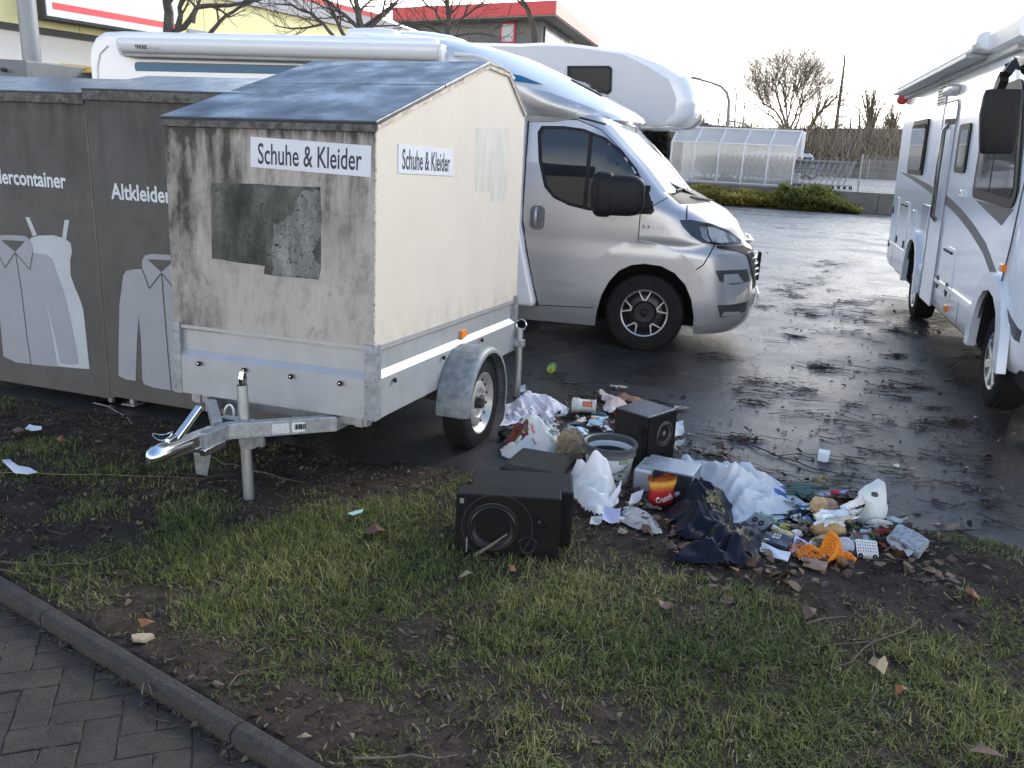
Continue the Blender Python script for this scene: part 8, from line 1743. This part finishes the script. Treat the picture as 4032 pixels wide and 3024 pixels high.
# flat things in the heap
CD = [((905, 745), (1100, 800), (945, 705), (.030, .040, .075), .022, 'navy blue carton with a white label, left of the lilac paper', 'carton'), ((885, 800), (1100, 885), (910, 765), (.60, .62, .66), .004, 'white folded card sticking out below the navy carton', 'card'), ((1128, 800), (1225, 880), (1160, 700), (.46, .44, .66), .002, 'lilac sheet of paper beside the orange net', 'paper'),
      ((1605, 740), (1690, 735), (1625, 670), (.30, .33, .36), .008, 'blue grey plastic plate behind the white crate piece', 'plate'), ((1800, 705), (1975, 840), (1850, 690), (.50, .48, .43), .004, 'cream board under the grey textured case', 'board'), ((1215, 905), (1380, 945), (1230, 870), (.30, .19, .13), .006, 'brown strip of cardboard in front of the orange net', 'cardboard'), ((880, 570), (1000, 650), (905, 540), (.16, .28, .14), .012, 'green and grey plastic case leaning left of the crusts', 'case'),
      ((1500, 700), (1620, 660), (1510, 690), (.03, .03, .032), .010, 'black plastic bar above the translucent lid', 'plastic bar'), ((1690, 610), (1735, 590), (1700, 550), (.06, .14, .36), .03, 'blue carton corner below the crinkly food bag', 'carton'), ((1215, 880), (1300, 890), (1220, 850), (.32, .13, .05), .01, 'rust coloured scrap at the left foot of the orange net', 'scrap')]
CO = {}
for c, u, v, col, th, lb, ct in CD: CO[lb] = card(ct.replace(' ', '_'), Z8(*c), Z8(*u), Z8(*v), mat('flat_'+ct.replace(' ', '_'), col, .45, var=.18, vs=22), lb, ct, th, (.004, .016), .02 if ct in ('paper', 'card') else 0, lift=.012)
o = CO['navy blue carton with a white label, left of the lilac paper']
def on_card(o, a0, b0, a1, b1, m, name, dz):
    n = 8; k = 81; V = [Vector(v.co) for v in o.data.vertices][k:2*k]; f = lambda a, b: (V[0]*(1-a)*(1-b)+V[n*9]*a*(1-b)+V[n]*(1-a)*b+V[n*9+n]*a*b)+Vector((0, 0, dz)); mb = MB(); mb.add([f(a0, b0), f(a1, b0), f(a1, b1), f(a0, b1)], [(0, 1, 2, 3)]); return mb.build(name, m, o)
lb_ = on_card(o, .33, .45, .58, .9, WHITE, 'label', .006)
for k in range(7): on_card(o, .36+k*.03, .5, .372+k*.03+.004*(k % 3), .85, SEAM, 'bar_line', .008)
on_card(o, .05, .1, .28, .2, mat('stripe_cream', (.6, .58, .42), .5, var=0), 'stripe', .006)
# audio cassette shell
A, B = P8(812, 610), P8(925, 660); d = B-A; t = empty('tape_case', A+Vector((0, 0, .02)), math.atan2(d.y, d.x), 'grey tape cassette tilted on edge left of the crusts', 'cassette'); L = d.length
mb = MB(); R = Matrix.Rotation(math.radians(42), 3, 'X'); mb.box(R @ Vector((L/2, .035, .012)), (L, .075, .016), 0, R); mb.build('shell', mat('cassette_grey', (.20, .22, .23), .4, var=.1), t, bevel=.003)
for x in (.3, .7): mb = MB(); mb.lathe([(.006, 0), (.015, 0), (.015, .002), (.006, .002)], 16, M=Matrix.Rotation(math.radians(42), 4, 'X') @ Matrix.Translation((L*x, .035, .0205)), caps=False); mb.build('hub', SEAM, t)
# orange net: a sleeve of threads
NET = mat('net_orange', (.80, .26, .02), .5, var=.15); p = P8(1400, 860)+Vector((0, .03, 0)); t = empty('fruit_net', p, 0, 'bright orange fruit net with its peak standing up', 'net')
def netp(u, v):
    x = -.085+.17*u+.012*math.sin(v*9); hgt = .035+.085*math.exp(-((u-.52)/.16)**2)+.02*math.sin(u*13)
    return Vector((x+.02*math.sin(v*5), -.05+.11*v+.015*math.sin(u*11), max(.004, hgt*math.sin(math.pi*min(1, v*.9+.08))+.006*math.sin(u*31+v*17))))
mb = MB(); N1, N2 = 26, 16
for i in range(N1+1):
    for j in range(N2): mb.bar(netp(i/N1, j/N2), netp(min(1, (i+.6)/N1), (j+1)/N2), .0034, .0034); mb.bar(netp(i/N1, j/N2), netp(max(0, (i-.6)/N1), (j+1)/N2), .0034, .0034)
mb.build('mesh', NET, t)
mb = MB(); mb.loft([[netp(i/20, j/12)-Vector((0, 0, .006)) for j in range(13)] for i in range(21)], closed=False); mb.build('film', film('net_film', (.85, .30, .03), .55, .5, .5), t, smooth=60)
mb = MB()
for k in range(22): a = random.random()*6.28; c = Vector((-.10+random.uniform(-.03, .03), .0+random.uniform(-.04, .04), .03)); mb.tube([c, c+Vector((.03*math.cos(a), .03*math.sin(a), .02)), c+Vector((.05*math.cos(a+1), .05*math.sin(a+1), .0))], .0016, 4)
mb.build('loose_threads', NET, t)
# translucent lid, crate piece, textured case, boxes
p = P8(1522, 805); t = empty('cup_lid', p, 0, 'translucent round lid propped beside the orange net', 'lid'); Ml = Matrix.Translation((0, .012, .038)) @ Matrix.Rotation(math.radians(58), 4, 'X'); mb = MB(); mb.lathe([(0, .004), (.026, .004), (.029, .008), (.036, .008), (.041, .004), (.042, -.004), (.039, -.004), (.036, .004), (0, .001)], 32, M=Ml, caps=False); mb.build('disc', film('lid_film', (.66, .68, .75), .85, .3, .4, bump=0), t, smooth=40)
mb = MB(); mb.lathe([(.010, .0045), (.011, .0055), (.012, .0045)], 20, M=Ml, caps=False); mb.build('ring', WHITE, t)
A, B = P8(1610, 815), P8(1755, 835); d = B-A; t = empty('crate_piece', A, math.atan2(d.y, d.x), 'white perforated plastic crate piece right of the translucent lid', 'crate piece'); L = d.length; WP = mat('crate_white', (.66, .66, .62), .4, var=.06); Rk = Matrix.Rotation(math.radians(35), 3, 'X'); mb = MB()
for i in range(9): x = L*i/8; mb.bar(Rk @ Vector((x, .0, .018)), Rk @ Vector((x, .075, .018)), .0055, .006)
for j in range(6): y = .075*j/5; mb.bar(Rk @ Vector((0, y, .0175)), Rk @ Vector((L, y, .0175)), .0055, .006)
mb.bar((0, -.004, .012), (L, -.004, .012), .006, .028); mb.build('grid', WP, t)
for x in (.012, L-.012): mb = MB(); mb.lathe([(.003, 0), (.011, 0), (.011, .006), (.003, .006)], 14, M=Matrix.Translation((x, -.007, .012)) @ FY, caps=False); mb.build('ring', SEAM, t)
c_ = card('textured_case', Z8(1838, 720), Z8(2055, 855), Z8(1900, 675), mat('case_grey', (.26, .27, .28), .5, var=.5, vs=60, dirt=(.50, .50, .50), da=.52, ds=50), 'grey textured plastic case, rightmost in the heap', 'case', .03, (.0, .03), lift=.016, n=8)
for f in (.33, .66): on_card(c_, f-.006, .02, f+.006, .98, mat('case_line', (.45, .46, .47), .5, var=0), 'ridge', .002)
F_, R_ = P8(1322, 122), P8(1402, 136); t, L = box_at('medicine_box', F_, R_, .075, .055, mat('box_white', (.70, .72, .74), .5, var=.02), 'small white box with a blue side, alone on the tarmac', 'box', 'carton', .002)
mb = MB(); mb.span((L-.0015, .012, .006), (L+.001, .068, .049)); mb.build('blue_panel', mat('panel_blue', (.05, .14, .36), .5, var=.15, vs=30), t); mb = MB(); mb.span((L+.0005, .03, .010), (L+.0018, .045, .045)); mb.build('white_print', WHITE, t)
# ----- loose things on the verge and the tarmac
def scrap_px(name, pts, th, m, label, cat, curl=.0, lift=.02):
    """a torn flat scrap traced as an outline lying on the grass"""
    P = [put(*q) for q in pts]; c = sum(P, Vector())/len(P); mb = MB(); n = len(P); rg = random.Random(len(label))
    vs = [p-c+Vector((0, 0, lift+rg.uniform(-.004, .012)*curl)) for p in P]+[Vector((0, 0, lift+.012*curl))]; vs += [v+Vector((0, 0, -th)) for v in vs]
    fs = [(i, (i+1) % n, n) for i in range(n)]+[((i+1) % n+n+1, i+n+1, 2*n+1) for i in range(n)]+[(i, i+n+1, (i+1) % n+n+1, (i+1) % n) for i in range(n)]
    o = mb.add(vs, fs).build(name, m, None, smooth=30); o.location = c; return tag(o, label, cat)
PAP = mat('paper_white', (.72, .71, .72), .7, var=.04, dirt=(.5, .48, .45), da=.68, ds=20)
scrap_px('paper', [(12, 1842), (40, 1832), (75, 1862), (120, 1872), (150, 1880), (110, 1892), (60, 1888), (30, 1862)], .003, PAP, 'torn white paper on the verge at the left edge', 'paper', 1.2, .03)
scrap_px('tissue', [(100, 1705), (118, 1692), (140, 1700), (168, 1704), (165, 1710), (130, 1714)], .003, PAP, 'small white tissue in the grass below the left clothing bank', 'tissue', 1.5, .025)
scrap_px('wrapper', [(1368, 2050), (1395, 2040), (1432, 2036), (1425, 2046), (1390, 2055)], .002, mat('mint_film', (.42, .56, .50), .35, var=.1), 'mint green wrapper on the grass between trailer and loudspeaker', 'wrapper', .6, .035)
scrap_px('bark_chip', [(520, 2528), (545, 2516), (600, 2518), (610, 2530), (570, 2540), (525, 2540)], .012, mat('chip_tan', (.42, .32, .20), .75, var=.2, vs=30), 'pale tan chip of wood on the mud near the kerb', 'wood chip', .8, .02)
LF_ = mat('leaf_orange', (.24, .095, .03), .6, var=.25, vs=30); LFB = mat('leaf_brown', (.11, .062, .038), .65, var=.3, vs=30); LFP = mat('leaf_pale', (.24, .17, .095), .65, var=.25, vs=30)
for pts, m, lb in (([(548, 2490), (575, 2482), (612, 2490), (600, 2502), (560, 2500)], LF_, 'orange leaf beside the pale chip near the kerb'), ([(1430, 2112), (1470, 2095), (1510, 2100), (1520, 2120), (1490, 2135), (1450, 2128)], LFB, 'broad brown leaf on the grass left of the big loudspeaker'), ([(3412, 2640), (3430, 2625), (3445, 2660), (3475, 2630), (3490, 2650), (3475, 2690), (3440, 2680)], LFP, 'pale split maple leaf under the forked branch at lower right'), ([(3790, 2350), (3815, 2348), (3855, 2385), (3825, 2388)], LF_, 'rust red curled leaf at the right side of the verge'), ([(3150, 2430), (3175, 2420), (3210, 2435), (3200, 2465), (3165, 2468)], LFB, 'dark russet leaf touching the short pale stick'), ([(3515, 2750), (3540, 2742), (3565, 2755), (3550, 2768), (3520, 2765)], LF_, 'bright orange leaf near the lower right corner'), ([(3800, 3000), (3850, 2985), (3920, 2995), (3960, 3018), (3840, 3024)], LFB, 'big brown leaf at the bottom edge, right'), ([(1805, 2300), (1830, 2285), (1866, 2282), (1855, 2300), (1815, 2310)], LFP, 'tan curled leaf below the big loudspeaker'), ([(2002, 2270), (2025, 2262), (2030, 2280), (2008, 2284)], LF_, 'small orange leaf in the grass below the big loudspeaker'), ([(2815, 1765), (2845, 1760), (2872, 1772), (2850, 1790), (2820, 1785)], LFB, 'reddish maple leaf on the tarmac behind the silver speaker'), ([(50, 1715), (75, 1702), (105, 1712), (100, 1730), (65, 1732)], LFB, 'brown leaf next to the small white tissue'), ([(225, 1755), (250, 1748), (262, 1762), (240, 1770)], LF_, 'ginger leaf on the verge below the left clothing bank'), ([(1170, 2950), (1205, 2940), (1230, 2955), (1190, 2965)], LFP, 'straw coloured leaf by the kerb end')):
    scrap_px('dead_leaf', pts, .002, m, lb, 'leaf', 2.2, .03)
def stick(pts, r, label, m=STK, kids=(), lift=.015, name='stick'):
    P = [put(*q) for q in pts]; c = P[0].copy(); c.z = gz(c.x, c.y); Q = []
    for a, b in zip(P[:-1], P[1:]): Q += [a+Vector((0, 0, lift)), a.lerp(b, .5)+Vector((random.uniform(-.011, .011), random.uniform(-.011, .011), lift+random.uniform(0, .006)))]
    Q.append(P[-1]+Vector((0, 0, lift))); mb = MB(); mb.tube([q-c for q in Q], [r*.72*random.uniform(.85, 1.15)*(1-.6*i/(len(Q)-1)) for i in range(len(Q))], 7)
    o = mb.build(name, m, None, smooth=60); o.location = c; tag(o, label, 'stick')
    for k in kids:
        K = [put(*q) for q in k]; mb = MB(); mb.tube([q-c+Vector((0, 0, lift)) for q in K], [r*.55*(1-.5*i/(len(K)-1)) for i in range(len(K))], 6); mb.build('side_twig', m, o, smooth=60)
DST = mat('stick_dark', (.075, .055, .040), .8, var=.3, vs=30); BST = mat('stick_brown', (.095, .070, .050), .8, var=.3, vs=30); STRAW = mat('straw', (.26, .18, .08), .6, var=.2, vs=20)
stick([(-40, 2225), (60, 2232), (200, 2242), (330, 2236), (430, 2205), (525, 2168)], .008, 'long thick bent stick above the kerb at left', BST, ([(195, 2238), (190, 2200), (170, 2180)],))
stick([(-40, 2255), (60, 2272), (170, 2278), (230, 2295), (280, 2315)], .006, 'thinner crooked stick just above the kerb at left', BST)
stick([(350, 2290), (352, 2330), (345, 2370), (350, 2410)], .005, 'dark upright lying twig beside the mint speck near the kerb', DST)
stick([(-30, 1872), (250, 1880), (560, 1886), (800, 1896)], .003, 'long straight yellow cane lying before the coupling', STRAW)
stick([(370, 1595), (430, 1610), (480, 1640), (520, 1680)], .006, 'grey curved stick under the clothing banks', mat('stick_grey', (.24, .22, .20), .8, var=.2))
stick([(810, 1800), (880, 1838), (950, 1850)], .009, 'brown branch lying behind the front prop', DST); stick([(1000, 1865), (1100, 1890), (1200, 1912)], .010, 'thick dark branch right of the front prop', DST)
stick([(3595, 2445), (3560, 2500), (3430, 2545), (3380, 2590), (3300, 2640), (3265, 2680)], .007, 'forked pale branch at lower right of the verge', BST, ([(3425, 2542), (3300, 2550), (3150, 2568)], [(3428, 2545), (3440, 2600), (3450, 2680), (3445, 2740), (3415, 2800)]))
stick([(3170, 2472), (3240, 2450), (3330, 2442)], .008, 'short pale stick left of the forked branch', STK)
stick([(1390, 3005), (1550, 3000), (1700, 3004), (1800, 2990)], .006, 'pale stick along the bottom edge, middle', STK); stick([(1965, 2835), (1955, 2880), (1948, 2930), (1958, 2975)], .006, 'short upright lying stick near the bottom, middle', BST)
stick([(1190, 2490), (1280, 2505), (1380, 2525), (1470, 2532)], .0055, 'thin arched stick in the middle of the muddy patch', BST); stick([(2290, 2760), (2350, 2800), (2420, 2850), (2460, 2880)], .005, 'dark brown twig in the grass below the heap', DST)
stick([(900, 2720), (980, 2660), (1110, 2635)], .0045, 'slim twig beside the kerb tuft', BST); stick([(560, 2750), (580, 2700), (600, 2755)], .004, 'bent twig lying on the pavement side of the kerb', BST)
stick([(2940, 1750), (3060, 1800), (3200, 1850), (3330, 1880), (3460, 1900)], .007, 'long dark branch lying across the wet tarmac behind the heap', mat('branch_wet', (.022, .017, .013), .5, var=.2), ([(3060, 1800), (3150, 1790), (3260, 1800)],), .008)
stick([(3500, 1500), (3600, 1525), (3700, 1545), (3800, 1560)], .007, 'long dark branch on the tarmac beside the white motorhome', mat('branch_wet', (.022, .017, .013), .5, var=.2), (), .008)
stick([(2240, 1650), (2225, 1600), (2232, 1560), (2236, 1530)], .0035, 'thin wiry twig rising over the bed sheet', DST, (), .05)
